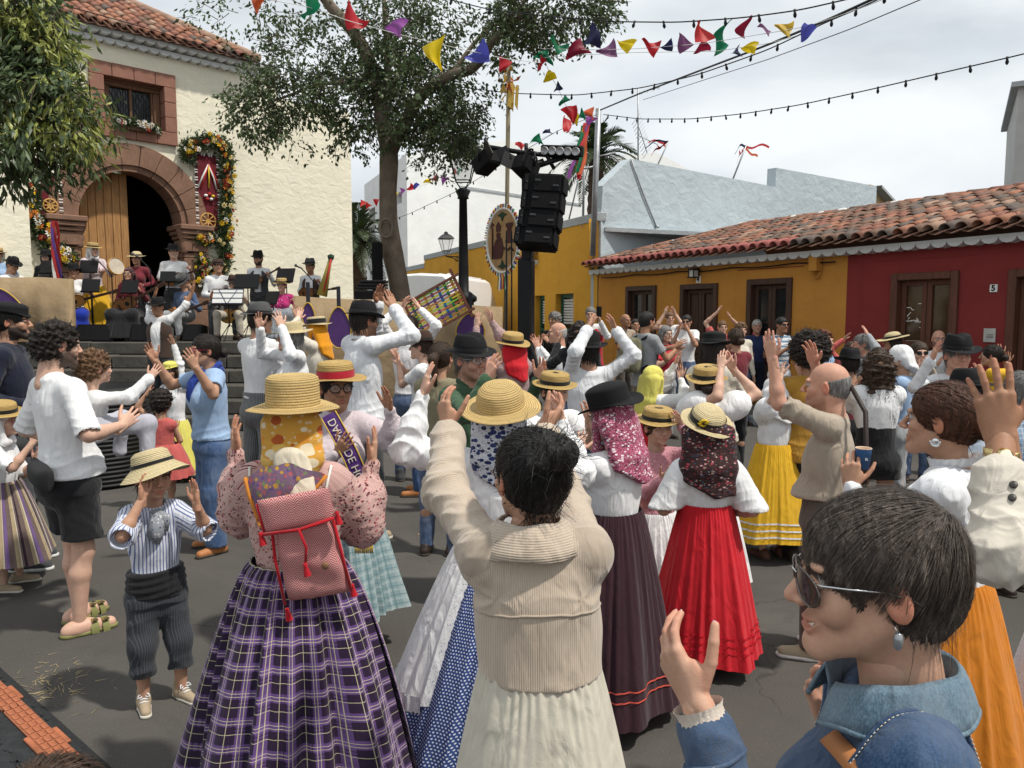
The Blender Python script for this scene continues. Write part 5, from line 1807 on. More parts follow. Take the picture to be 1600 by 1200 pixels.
mb.add([(1.8,yr,zr-.05),(x_end,yr,zr-.05),(x_end,yr+3.4,ZE),(0,yr+3.4,ZE)],[(0,1,2,3)]);mb.build('roof_back',tile_pan,hr_)
nrd=int((x_end-1.0)/.4)
V0,F0=tile_mesh(.46,.12,.1);rid=[meshdata('ridge_tile',np.array(V0),F0,m)for m in(TILE[1],TILE[2],TILE[0])]
for i in range(nrd-2):
 o=link('ridge_tile',rid[rs.randint(3)],hr_);o.location=(1.9+i*.4,yr,zr+.0+rs.normal(0,.006));o.rotation_euler=(0,0,-pi/2+rs.normal(0,.03))
for i in range(8):
 v=ridge_v*(i+.5)/8
 o=link('ridge_tile',rid[rs.randint(3)],hr_);o.location=(-.15+v*.6-.05,evh[0]+v*cos(SH),evh[1]+v*sin(SH)+.0);o.rotation_euler=(SH,0,-.5)
m_=MB()
for i in range(9):
 v=ridge_v*(.25+.75*i/9)+rs.uniform(-.1,.1)
 m_.lathe([(.001,.05),(.07,.04),(.1,.0)],8,(-.15+v*.6-.1,evh[0]+v*cos(SH),evh[1]+v*sin(SH)+.06))
for i in range(7):
 m_.lathe([(.001,.05),(.06,.04),(.1,.0)],8,(1.3+rs.uniform(0,4.5),yr-.05,zr+.06))
tag(m_.build('mortar_patch',mplain('mortar',(.6,.58,.54),.9),hr_),kind='stuff')
scallops(hr_,-.05,x_end,.235,0.0,ZE-.02,rows=1,dep=.2)
cable=MB().tube([(x,-.05-.01*sin(x*5),ZE-.06-.03*abs(sin(x*2.1)))for x in np.linspace(.2,x_split-.2,60)],.013,6);cable.build('cable',blackm,hr_)
mb=MB();bx,bz=HO.at(1279,412);mb.box((bx,-.08,bz),(.17,.15,.26),bev=.01);mb.tube([(bx-.07+.07*(1-cos(t)),-.05,bz-.14-.1*sin(t))for t in np.linspace(0,pi,12)],.016,6)
tag(mb.build('meter_box',ochre),'ochre meter box with a cable loop under the eaves','meter box')
bpy.data.objects['meter_box'].location=HO.o;bpy.data.objects['meter_box'].rotation_euler=HO.root.rotation_euler
def on_wall(F_,o):o.location=F_.o;o.rotation_euler=F_.root.rotation_euler;return o
lx,lz=HO.at(1091,428)
ro=on_wall(HO,empty('wall_lamp',label='small square wall lamp over the door of number 4',cat='lamp'))
mb=MB();mb.box((lx,-.05,lz+.07),(.1,.1,.05),bev=.006);mb.box((lx,-.12,lz+.09),(.16,.16,.03));mb.box((lx-.02,-.12,lz-.07),(.2,.14,.02))
for sx in(-.07,.07):
 for sy in(-.07,.07):mb.box((lx+sx,-.12+sy,lz),(.014,.014,.15))
mb.build('frame',blackm,ro);MB().box((lx,-.12,lz),(.12,.12,.13)).build('glass',mplain('lamp_glass',(.5,.5,.48),.2),ro)
def text_obj(name,body,size,mat,parent,loc,rot,ext=.002,align='CENTER',bold=0):
 cu=bpy.data.curves.new(name,'FONT');cu.body=body;cu.size=size;cu.extrude=ext;cu.align_x=align;cu.align_y='CENTER';cu.offset=bold
 cu.materials.append(mat)
 tmp=bpy.data.objects.new('tmp',cu);COL.objects.link(tmp)
 me=bpy.data.meshes.new_from_object(tmp.evaluated_get(bpy.context.evaluated_depsgraph_get()))
 bpy.data.objects.remove(tmp);bpy.data.curves.remove(cu)
 o=link(name,me,parent);o.location=loc;o.rotation_euler=rot
 return o
inkb=mplain('ink_black',(.01,.01,.01),.6);plate=mplain('plate_white',(.75,.75,.72),.4)
for(px,py,tx,w)in((1092,437,'4',.13),(1553.5,450.5,'5',.1)):
 x,z=HO.at(px,py)
 o=on_wall(HO,empty('number_plate',label='white house number plate reading %s on the %s wall'%(tx,'ochre' if tx=='4' else 'dark red'),cat='number plate'))
 MB().box((x,-.012,z),(w,.018,w*1.05),bev=.003).build('plate',plate,o)
 text_obj('digit',tx,w*1.1,inkb,o,(x,-.0235,z),(pi/2,0,0),bold=.004)
x,z=HO.at(1547,524)
mb=MB();mb.box((x,-.012,z),(.16,.02,.19),bev=.004);o=on_wall(HO,tag(mb.build('intercom_panel',mplain('brushed_steel',(.5,.5,.48),.35,metal=.5)),'square metal intercom plate on the dark red wall','intercom'))
mb=MB()
for i in range(3):mb.box((x+.01,-.024,z+.01-i*.02),(.09,.004,.006))
tag(mb.build('slot',inkb,o),kind='stuff')
def pavement(F_,x0,x1,w,nm):
 mb=MB();mb.box(((x0+x1)/2,-w/2+.02,.055),(x1-x0,w,.13));o=mb.build(nm,flag);on_wall(F_,o);tag(o,kind='structure')
 n=int((x1-x0)/.9);me=MB().box((0,0,0),(.885,.16,.15),bev=.015).data('kerb_stone',[greyp])
 for i in range(n):
  k=link('kerb_stone',me,o);k.location=(x0+(i+.5)*.9,-w-.06,.062+rs.normal(0,.003))
pavement(HO,-.3,x_end,1.25,'pavement')
# ------ yellow block with the grey side wall
p1_=HO.w((0,0,0));
YB=Frame('yellow_building',(p1_[0]-.02,p1_[1]+.02),157.2,'yellow painted building with grey parapet and tall grey blue side wall','building')
yb=YB.root
zpar=YB.at(940,333)[1]
xe=YB.at(663,402)[0];xe2=YB.at(633,420)[0];zp2=YB.at(634,419)[1]
g1=YB.at(868,475)[0],YB.at(896,475)[0],.4,YB.at(880,459)[1]
g2=YB.at(836,475)[0],YB.at(851,475)[0],.4,YB.at(840,462)[1]
g3=YB.at(733,475)[0],YB.at(748,475)[0],.4,YB.at(740,464)[1]
mb=MB()
wall_holes(mb,xe,0,0,zpar-.16,[g1,g2,g3],0,.25,0)
wall_holes(mb,xe2,xe,0,zp2-.16,[],0,.25,0)
mb.add([(xe,0,0),(xe,8,0),(xe,8,zpar-.16),(xe,0,zpar-.16)],[(0,3,2,1)],0)
mb.build('wall',yellowp,yb,False)
mb=MB()
mb.box(((xe)/2,.1,zpar-.06),(-xe-.004,.26,.2),bev=.01);mb.box(((xe+xe2)/2,.11,zp2-.06),(xe-xe2-.01,.26,.2),bev=.01)
mb.build('parapet',greyp,yb)
mb=MB();mb.box((xe/2,4.1,zpar-.35),(-xe-.02,7.8,.1));mb.box(((xe+xe2)/2,4.1,zp2-.35),(xe-xe2-.02,7.8,.1));mb.build('flat_roof',greyp,yb)
for g_ in(g1,g2,g3):
 a,b,z0,z1=g_
 mb=MB()
 for(cx_,cz_,w_,h_)in((a+.04,(z0+z1)/2,.08,z1-z0),(b-.04,(z0+z1)/2,.08,z1-z0),((a+b)/2,z1-.05,b-a-.17,.1),((a+b)/2,z1-(z1-z0)*.5,b-a-.17,.08)):mb.box((cx_,.2,cz_),(w_,.08,h_))
 f_=mb.build('window',greenwood,yb)
 MB().box(((a+b)/2,.24,(z0+z1)/2),(b-a,.02,z1-z0)).build('pane',glassd,f_)
 me=MB().box((0,0,0),(b-a-.18,.02,.05),rotx(.5)).data('slat',[whitep])
 for i in range(9):
  o=link('slat',me,f_);o.location=((a+b)/2,.215,z1-.17-i*.075)
ax_,az_=YB.at(833,402)
m_=MB();m_.box((ax_,-.12,az_-.16),(.7,.3,.12),bev=.02);m_.build('canopy',offwhite,yb)
for i in range(4):
 o=link('tile',bpy.data.meshes['tile.001'],yb);o.location=(ax_-.27+i*.18,-.38,az_-.08);o.rotation_euler=(R(28),0,0)
d46=np.array((sin(R(46)),cos(R(46))))
GW=Frame('side_wall_frame',(p1_[0]+.05,p1_[1]+.05),46,None,None)
def gz(px,py):return GW.at(px,py)
pts=[(0.0,0.0),(gz(1300,300)[0],0.0),gz(1370,291),gz(1213,262),(gz(1213,290)[0]-.02,gz(1207,290)[1]),gz(985,248),gz(942,290),(0.0,zpar-.05)]
pts[1]=(pts[2][0],0)
pts[4]=(pts[3][0]-.02,gz(1207,291)[1])
mb=MB();mb.prism(pts,0.0,.3);o=mb.build('side_wall',greyblue,yb,False)
Lw=np.linalg.inv(np.array(yb.matrix_basis))if False else None
rel=GW.root.rotation_euler.z-yb.rotation_euler.z
dl=(GW.o-YB.o)@YB.M
o.location=dl;o.rotation_euler=(0,0,rel);side_wall=o
mb=MB()
xa,za_=pts[3];xb,zb_=pts[2]
mb.box(((xa+gz(1100,300)[0])/2+.2,2.2,za_-.35),(xa-gz(1100,300)[0]-.4,.25,.5));
o2_=mb.build('upper_block',greyblue,yb);o2_.location=dl;o2_.rotation_euler=(0,0,rel)
mb=MB();mb.box((xa-.5,1.6,za_-.55),(.8,1.0,.26));mb.box((xb+.8,.4,zb_-.7),(1.6,.3,1.6))
o2_=mb.build('ochre_block',mplain('pale_ochre',(.5,.38,.2),.9),yb);o2_.location=dl;o2_.rotation_euler=(0,0,rel)
mb=MB();c_=GW.at(1372,290);e_=GW.at(1412,318)
mb.add([(c_[0],-.15,c_[1]),(c_[0]+2.6,-.15,c_[1]-.75),(c_[0]+2.6,2,c_[1]-.75),(c_[0],2,c_[1]),(c_[0],-.15,c_[1]-.1),(c_[0]+2.6,-.15,c_[1]-.85)],[(0,1,2,3),(4,5,1,0)])
o2_=mb.build('shed_roof',greyp,yb,False);o2_.location=dl;o2_.rotation_euler=(0,0,rel)
a_,b_=GW.at(985,250),GW.at(1024,354)
mb=MB();mb.tube([(a_[0],-.03,a_[1]),((a_[0]+b_[0])/2-.05,-.03,(a_[1]+b_[1])/2),(b_[0],-.03,b_[1])],.02,6);mb.tube([(b_[0],-.0,b_[1]),(b_[0],-.1,b_[1]-.02)],.04,6)
o2_=mb.build('stay_wire',steel,yb);o2_.location=dl;o2_.rotation_euler=(0,0,rel)
bpy.data.objects.remove(GW.root)
mb=MB();px_,pz_=YB.at(928,340);mb.tube([(px_,-.08,zpar-.1),(px_,-.08,zpar-1.0),(px_-.02,-.08,zpar-1.4)],.055,8);mb.tube([(px_-.18,-.04,zpar-.2),(px_-.2,-.04,zpar-1.3),(px_-.1,-.04,zpar-1.45),(px_,-.04,zpar-1.35)],.012,6)
mb.build('drain_pipe',yellowp,yb)
pavement(YB,xe2,-.4,1.1,'pavement')
# ------ big white building behind, far cream building
WB=Frame('white_building',P(637,400,36)[:2],46,'large plain white building with small windows behind the tree','building')
wb=WB.root
zc_=WB.at(637,241)[1]
pts=[(0,0),(30,0),WB.at(1083,268),WB.at(1025,238),WB.at(950,246),WB.at(785,219),(0,zc_)]
mb=MB();mb.prism(pts,0.0,.4);mb.build('wall',whitep,wb,False)
x_b,z_b=WB.at(880,300);m_=MB().box((WB.at(820,305)[0],-.02,WB.at(820,307)[1]),(9,.05,.12));m_.build('ledge',greyp,wb)
SW=Frame('tmp',WB.o[:2],157.2,None,None)
xe_=SW.at(571,400)[0]
hol=[(SW.at(a,380)[0],SW.at(b,380)[0],SW.at((a+b)/2,d)[1],SW.at((a+b)/2,c)[1])for a,b,c,d in((577,587,325,402),(619,631,300,318),(619,629,400,416),(577,584,424,440))]
mb=MB();wall_holes(mb,xe_,-.01,0,zc_,hol,0,.5,0)
dlt=(SW.o-WB.o)@WB.M;rel2=SW.root.rotation_euler.z-wb.rotation_euler.z
o=mb.build('facade',whitep,wb,False);o.location=dlt;o.rotation_euler=(0,0,rel2);fac=o
for h in hol:
 w_=MB();w_.box(((h[0]+h[1])/2,.42,(h[2]+h[3])/2),(h[1]-h[0],.04,h[3]-h[2]));o=w_.build('pane',glassd,fac)
 w_=MB();w_.box(((h[0]+h[1])/2,.38,(h[2]+h[3])/2),(.06,.06,h[3]-h[2]));w_.box(((h[0]+h[1])/2,.385,(h[2]+h[3])/2),(h[1]-h[0],.05,.06));w_.build('frame',greyp,fac)
bpy.data.objects.remove(SW.root)
FB=Frame('cream_tower_house',P(1582,300,19)[:2],120,'cream rendered house corner standing above the tiled roof','building')
zt_=P(1592,137,19)[2]
mb=MB();mb.box((2.5,2.5,zt_/2),(5,5,zt_));mb.build('wall',mplain('grey_render',(.42,.42,.40),.9,.1,2),FB.root,False)
mb=MB();mb.box((2.5,2.5,zt_+.06),(5.3,5.3,.12));mb.build('coping',greyp,FB.root)
mb=MB();mb.box((2.9,-.03,zt_/2-.6),(4.2,.08,zt_-1.2));mb.box((2.9,-.1,zt_-1.1),(4.3,.16,.5),bev=.02);mb.build('render_panel',mplain('cream_render',(.6,.49,.3),.9),FB.root)
# ------ trees and palms
leafg=make_leaf('leaf_green',(.075,.115,.042),(.14,.185,.07))
leafd=make_leaf('leaf_dark',(.055,.085,.038),(.095,.135,.06))
leafy=make_leaf('leaf_yellow_green',(.30,.34,.07),(.42,.44,.13))
bark=make_stone('bark_grey',(.17,.135,.10),.35,1.0)
barkd=make_stone('bark_dark',(.10,.075,.055),.35,1.0)
def leaf_quads(pos,dirs,nor,L,W,r):
 """Bent kite-shaped leaves (4 triangles' worth) at pos growing along dirs."""
 n=len(pos)
 side=np.cross(dirs,nor);side/=np.linalg.norm(side,axis=1)[:,None]+1e-9
 L=(L*r.uniform(.65,1.25,n))[:,None];W=(W*r.uniform(.7,1.2,n))[:,None]
 up=np.cross(side,dirs)
 a=pos;b=pos+dirs*L*.45+side*W-up*W*.35;c=pos+dirs*L-up*L*.12;d=pos+dirs*L*.45-side*W-up*W*.35;m=pos+dirs*L*.5
 V=np.stack([a,b,c,d,m],1).reshape(-1,3)
 i=(np.arange(n)*5)[:,None]
 F_=np.concatenate([i+np.array([[0,1,4]]),i+np.array([[1,2,4]]),i+np.array([[2,3,4]]),i+np.array([[3,0,4]])])
 return V,F_,n
def unit(a):return a/(np.linalg.norm(a,axis=1)[:,None]+1e-9)
def crown(name,blobs,L,W,seed,mats,root,mat_p,droop=.5,twig=True,clump=9,csz=.16):
 """blobs: (centre, radii, leaves). Leaves sit in small clumps on twigs, more of them towards the outside of each blob."""
 r=np.random.RandomState(seed)
 Pn,D,Nn=[],[],[];tw=MB()
 for c,rad,n in blobs:
  k=max(3,n//clump)
  u=unit(r.normal(0,1,(k,3)));rr=r.uniform(.25,1,k)**.5
  cc=np.array(c)+u*rr[:,None]*np.array(rad)+r.normal(0,.05,(k,3))
  gap=np.sin(cc@np.array((2.9,2.3,3.1))+seed)+np.sin(cc@np.array((-3.3,1.7,2.6))*1.3+2)
  cc=cc[gap>-1.15]
  for q in cc:
   m=r.poisson(clump)
   if m==0:continue
   ax=nrm(nrm(q-np.array(c))+r.normal(0,.5,3)+np.array((0,0,-droop*.6)))
   t=r.uniform(-.2,1,m)
   p=q+ax*(t*csz*1.6)[:,None]+r.normal(0,csz*.35,(m,3))
   Pn.append(p);D.append(unit(ax+r.normal(0,.75,(m,3))+np.array((0,0,-droop))));Nn.append(unit(r.normal(0,.5,(m,3))+np.array((0,0,1.0))))
   if twig and r.rand()<.5:tw.tube([q-ax*csz*1.2+r.normal(0,.03,3),q,q+ax*csz*1.5],[.008,.006,.003],4,caps=False)
 pos,D,Nn=np.vstack(Pn),np.vstack(D),np.vstack(Nn)
 V,F_,n=leaf_quads(pos,D,Nn,L,W,r)
 mi=r.choice(len(mats),n,p=mat_p)if not callable(mat_p)else mat_p(pos,r)
 o=mk('crown',V,F_,mats,root,False,np.tile(mi,4));tag(o,kind='stuff')
 if tw.V:tag(tw.build('twigs',barkd,root),kind='stuff')
 return o,pos,D,Nn
Yt=15.0
trw=P(625,470,Yt)
tree=empty('plaza_tree',(trw[0],trw[1],ZT-.2),0,'tall grey barked tree with small leaves rising in front of the church corner','tree')
tb=lambda px,py,Y=Yt:P(px,py,Y)-np.array(tree.location)
def branch(mb,pts,w):
 q=np.array([tb(*p)for p in pts]);
 t=np.linspace(0,len(q)-1,len(q)*5);q2=np.stack([np.interp(t,np.arange(len(q)),q[:,i])for i in range(3)],1);w2=np.interp(t,np.arange(len(q)),w)
 for _ in range(3):q2[1:-1]=(q2[:-2]+2*q2[1:-1]+q2[2:])/4
 V,F_=tube_geo(q2,w2,16)
 ang=np.tile(np.arange(16),len(q2));
 mb.add(V+.0*V,F_,0,True)
mb=MB();px2m=Yt/FPX/2*.86
branch(mb,[(636,600),(632,520),(627,470),(621,430),(614,400),(607,350),(606,300),(608,250),(606,200)],[46*px2m,40*px2m,36*px2m,35*px2m,38*px2m,33*px2m,31*px2m,34*px2m,26*px2m])
branch(mb,[(606,240),(597,190),(590,140),(582,105),(566,70),(545,40),(520,15),(495,-20)],np.array([26,24,22,22,22,21,19,17])*px2m)
branch(mb,[(610,240,15),(628,200,14.8),(646,165,14.6),(672,135,14.3),(705,117,14),(735,110,13.8),(755,90,13.6),(768,65,13.4),(795,40,13.4),(835,10,13.3)],np.array([24,22,19,18,17,16,15,13,11,8])*px2m)
branch(mb,[(600,180),(606,120),(604,60),(600,0),(596,-60)],np.array([20,14,11,8,5])*px2m)
branch(mb,[(705,117,14),(735,75,14),(760,45,14.2),(800,30,14.4)],np.array([9,7,5,3])*px2m)
branch(mb,[(585,120),(540,130),(500,130),(450,150),(420,160)],np.array([10,8,6,5,3])*px2m)
mb.build('trunk',bark,tree)
sc_=MB();c_=tb(604,357,Yt-.45)
sc_.tube([c_+np.array((.12*cos(a),-.03,.17*sin(a)))for a in np.linspace(0,2*pi,16,endpoint=False)],.035,8,close=True)
sc_.lathe([(.001,.0),(.11,.01)],12,c_,rot=rotx(pi/2));sc_.build('knot',bark,tree)
B=lambda px,py,rx,ry,n,Y=Yt,ryd=1.0:(tb(px,py,Y),(rx*Y/FPX,ryd,ry*Y/FPX),n)
blobs=[B(640,150,85,75,4200,14.8,1.2),B(695,200,56,44,2200,14.5,1.0),B(600,110,70,60,1700,15.3,1.1),B(555,165,60,50,1500,15),B(440,150,80,42,2300,14.8),B(400,180,42,42,900,14.6),B(470,90,70,45,900,15.2),B(395,25,90,38,420,15),B(470,20,60,35,260,15),B(640,60,60,60,1500,15),B(620,10,60,30,700,15),B(690,30,45,35,380,14.6),B(735,150,28,60,420,14.3),B(860,15,100,42,2600,13.4),B(800,60,60,40,900,13.5),B(920,20,50,28,380,13.2),B(790,120,14,30,90,13.4),B(460,215,16,28,110,14.5),B(560,225,50,18,220,15),B(665,250,22,14,90,14.6),B(685,280,26,8,40,14.5),B(530,60,50,30,300,15.2),B(730,225,22,18,220,14.2)]
crown('crown',[(a_,b_,int(n_*1.25))for a_,b_,n_ in blobs],.096,.028,5,[leafg,leafd],tree,[.55,.45],.5,True,8,.15)
ltp=P(-130,400,8.4)
tree2=empty('broad_leaved_tree',(ltp[0],ltp[1],0),0,'bushy tree with glossy leaves and pale new tips beside the church front','tree')
t2=lambda px,py,Y=8.2:P(px,py,Y)-np.array(tree2.location)
mb=MB();q=np.array([(0,0,0),(.02,.02,1.2),t2(-90,330),t2(-40,230),t2(-10,120),t2(10,20)]);V,F_=tube_geo(q,[.16,.14,.11,.08,.05,.03],12);mb.add(V,F_,0,True)
for a,b,c in(((-60,270),(0,230),(70,220)),((-40,230),(20,150),(80,110)),((-20,150),(30,60),(70,20)),((-70,300),(-10,290),(60,265))):
 V,F_=tube_geo([t2(*a),t2(*b),t2(*c)],[.05,.03,.012],8);mb.add(V,F_,0,True)
mb.build('trunk',barkd,tree2)
B2=lambda px,py,rx,ry,n,Y=8.2,d=.7:(t2(px,py,Y),(rx*Y/FPX,d,ry*Y/FPX),n)
blobs=[B2(0,60,75,90,1500),B2(50,30,45,45,600),B2(15,170,72,65,1400),B2(88,190,38,55,750,8.0),B2(65,105,30,45,360),B2(45,255,58,30,620,8),B2(-40,150,80,160,1500,8.6),B2(122,168,12,14,60,7.9),B2(5,275,30,18,140),B2(108,245,24,20,140,7.9)]
def matp(pos,r):
 tip=(np.sin(pos[:,0]*7)+np.sin(pos[:,2]*6+pos[:,0]*3)>-.2)&(pos[:,2]>t2(0,230)[2]-.1)&(r.rand(len(pos))<.7)
 return np.where(tip,2,r.choice(2,len(pos),p=[.6,.4]))
o,pos,D,Nn=crown('crown',[(a_+np.array((0,0,.12)),b_,int(n_*1.45))for a_,b_,n_ in blobs],.145,.021,9,[leafg,leafd,leafy],tree2,matp,.75,True,9,.16)
near=np.argsort(pos[:,1]-np.abs(pos[:,2]*.0))[:280]
V,F_,_=leaf_quads(np.zeros((1,3)),np.array([[0,1.,0]]),np.array([[0,0,1.]]),.15,.022,np.random.RandomState(1))
lm=[meshdata('leaf',V,F_,m,False)for m in(leafg,leafd)]
for k,i in enumerate(near):
 o=link('leaf',lm[k%2],tree2);o.location=pos[i]+D[i]*.02+np.array((0,-.06,0));o.rotation_euler=Vector(D[i]).to_track_quat('Y','Z').to_euler()
palmleaf=make_leaf('palm_leaf',(.03,.05,.02),(.07,.095,.035));palmtrunk=make_stone('palm_trunk',(.075,.05,.035),.4,1.2)
def palm(label,px,py_base,py_crown,Y,wpx,n,L,seed,tilt=0):
 r=np.random.RandomState(seed)
 p=P(px,py_crown,Y);o=empty('palm_tree',(p[0],p[1],0),0,label,'tree')
 mb=MB();zz=np.linspace(0,p[2],40);w=wpx*Y/FPX/2
 V,F_=tube_geo([(0.03*sin(z),0,z)for z in zz],[w*(1.0+.14*(i%2))for i in range(40)],12);mb.add(V,F_,0,False)
 mb.build('trunk',palmtrunk,o)
 for k in range(n):
  az=k*2.39996+r.uniform(-.2,.2);el=R(85-105*(k/n)**.8)+r.uniform(-.1,.1)
  t=np.linspace(0,1,12);ln=L*r.uniform(.8,1.1)
  x=ln*t*cos(el);z=ln*t*sin(el)-.75*ln*t**2.3*(.35+.65*cos(el))
  spine=np.stack([x*cos(az),x*sin(az),z+p[2]],1)
  mbf=MB();mbf.tube(spine,np.linspace(.03,.006,12)*Y/25,5)
  Vs=[];Fs=[]
  for i in range(2,40):
   u=i/40;c=np.array([np.interp(u,t,spine[:,j])for j in range(3)])
   tg=nrm(np.array([np.interp(min(u+.05,1),t,spine[:,j])for j in range(3)])-np.array([np.interp(u-.05,t,spine[:,j])for j in range(3)]))
   sd=nrm(np.cross(tg,(0,0,1))+1e-6)
   for s in(-1,1):
    d=nrm(tg*.8+sd*s+np.array((0,0,.15-.5*u))+r.normal(0,.08,3));l_=ln*.26*sin(pi*(u*.8+.16))
    b=len(Vs);Vs+=[c,c+d*l_*.5+tg*.02*ln,c+d*l_,c+d*l_*.5-tg*.02*ln];Fs.append((b,b+1,b+2,b+3))
  mbf.add(Vs,Fs,0);mbf.build('frond',palmleaf,o)
 return o
palm('tall palm tree with spread fronds behind the yellow building roof',931,260,244,30,22,26,2.3,2)
palm('shaggy palm tree seen past the church corner',560,440,372,26,22,26,1.7,6)
# ------ street lamp, wall lantern
def lantern(root,c,s):
 """Four-sided tapered lantern, c = bottom centre, s = height of the glass."""
 mb=MB();w0,w1=.27*s,.5*s;c=np.array(c)
 cor=[(-1,-1),(1,-1),(1,1),(-1,1)]
 for(x,y)in cor:
  mb.tube([c+(x*w0,y*w0,0),c+(x*w1,y*w1,s)],.022*s,6)
 for k in range(4):
  a,b=cor[k],cor[(k+1)%4]
  mb.tube([c+(a[0]*w0,a[1]*w0,0),c+(b[0]*w0,b[1]*w0,0)],.025*s,6)
  mb.tube([c+(a[0]*w1,a[1]*w1,s),c+(b[0]*w1,b[1]*w1,s)],.035*s,6)
  mb.tube([c+(a[0]*w0,a[1]*w0,0),c+(a[0]*w0*.3,a[1]*w0*.3,-.28*s)],.018*s,5)
 rf=[(.62*s,s),(.52*s,s+.12*s),(.36*s,s+.3*s),(.16*s,s+.42*s),(.13*s,s+.5*s),(.16*s,s+.52*s),(.05*s,s+.6*s),(.001,s+.66*s)]
 V=[];Fs=[]
 for(r_,z)in rf:
  for(x,y)in cor:V.append(c+(x*r_*.95,y*r_*.95,z))
 for j in range(len(rf)-1):
  for k in range(4):Fs.append((j*4+k,j*4+(k+1)%4,(j+1)*4+(k+1)%4,(j+1)*4+k))
 mb.add(V,Fs);mb.box(c+(0,0,s+.0),(1.05*s,1.05*s,.03*s))
 o=mb.build('lantern',blackm,root)
 for k in range(4):
  a,b=cor[k],cor[(k+1)%4]
  mk('pane',[c+(a[0]*w0,a[1]*w0,.03*s),c+(b[0]*w0,b[1]*w0,.03*s),c+(b[0]*w1,b[1]*w1,s*.97),c+(a[0]*w1,a[1]*w1,s*.97)],[[0,1,2,3]],lampglass,o,False)
q=NT('lamp_pane');q.set(.08,.5);q.color((.85,.88,.9));q.b.inputs['Alpha'].default_value=.25;lampglass=q.mat
Yl=15.2
p=P(725,560,Yl);zl=P(727,297,Yl)[2]
lamp=empty('street_lamp',(p[0],p[1],ZT),0,'black cast iron lamp post with a large lantern beside the tree','street lamp')
mb=MB();h=zl-ZT;k=Yl/FPX
mb.lathe([(.3,0),(.3,.12),(.22,.2),(.2,.7),(.24,.78),(11*k*.75,.85),(11*k*.72,1.3),(7.5*k,1.5),(6*k,h-.18),(9*k,h-.16),(8*k,h-.12),(12*k,h-.02),(10*k,h),(4*k,h+.04)],20)
mb.lathe([(.16,P(725,475,Yl)[2]-ZT),(.26,P(725,470,Yl)[2]-ZT),(.26,P(725,464,Yl)[2]-ZT),(.12,P(725,455,Yl)[2]-ZT)],16)
mb.build('post',blackm,lamp)
lantern(lamp,(0,0,h+.17),.52)
xw,zw_=YB.at(697,391,-.6)
bracket=on_wall(YB,empty('wall_lantern',label='small black lantern on a scrolled bracket on the yellow wall',cat='lamp'))
s_=.42
lantern(bracket,(xw,-.6,zw_-.02),s_)
mb=MB();mb.tube([(xw,-.6,zw_-.16),(xw,-.6,zw_-.22),(xw,-.02,zw_-.22)],.022,6);mb.tube([(xw,-.03-.5*t+.0,zw_-.24-.22*(1-t)**2)for t in np.linspace(0,1,10)],.016,6)
mb.tube([(xw,-.2+.09*(1-t/9)*cos(t),zw_-.33+.09*(1-t/9)*sin(t))for t in np.linspace(0,8,30)],.012,5);mb.build('bracket',blackm,bracket)
# ------ lifting tower with line array and lights
Yk=11.4
tp=P(822,640,Yk)
tower=empty('lifting_tower',(tp[0],tp[1],0),R(-18),'black lifting tower that carries the loudspeakers','tower')
zt2=P(835,236,Yk)[2]
mb=MB();mb.box((0,0,.9+.5),(.21,.21,2.4),bev=.02);mb.box((.02,.0,zt2/2+.5),(.15,.15,zt2-1.0),bev=.015);mb.box((0,0,.3),(.4,.4,.4),bev=.03);mb.build('mast',blackm,tower)
for a in(45,135,225,315):
 d=np.array((cos(R(a)),sin(R(a)),0));mb=MB();mb.tube([d*.15+(0,0,.22),d*1.25+(0,0,.1)],.04,6);mb.tube([d*1.0+(0,0,.12),d*.13+(0,0,1.35)],.03,6);mb.lathe([(.001,.0),(.08,.0),(.08,.03),(.03,.05),(.03,.12)],10,d*1.25);mb.build('outrigger',blackm,tower)
mb=MB()
for x in(-.22,-.3):mb.tube([(x,-.02,.3),(x,-.02,P(800,360,Yk)[2])],.012,5)
mb.build('cable',blackm,tower)
bar=MB();tl_=lambda px,py,Y=Yk:(np.array(P(px,py,Y))-np.array((tp[0],tp[1],0)))@rotz(R(-18))
bar.tube([tl_(758,229),tl_(820,239),tl_(905,247)],.035,8);bar.tube([tl_(832,262),tl_(880,246)],.04,6);bar.tube([tl_(850,236),tl_(866,264)],.03,6);bar.tube([tl_(826,262),tl_(850,252)],.05,6)
for i in range(26):
 pass
bar.tube([tl_(828+9*cos(t)+3*sin(3*t),245+12*sin(t),Yk-.12-.04*cos(5*t))for t in np.linspace(0,14,60)],.014,5)
bar.build('crossbar',blackm,tower)
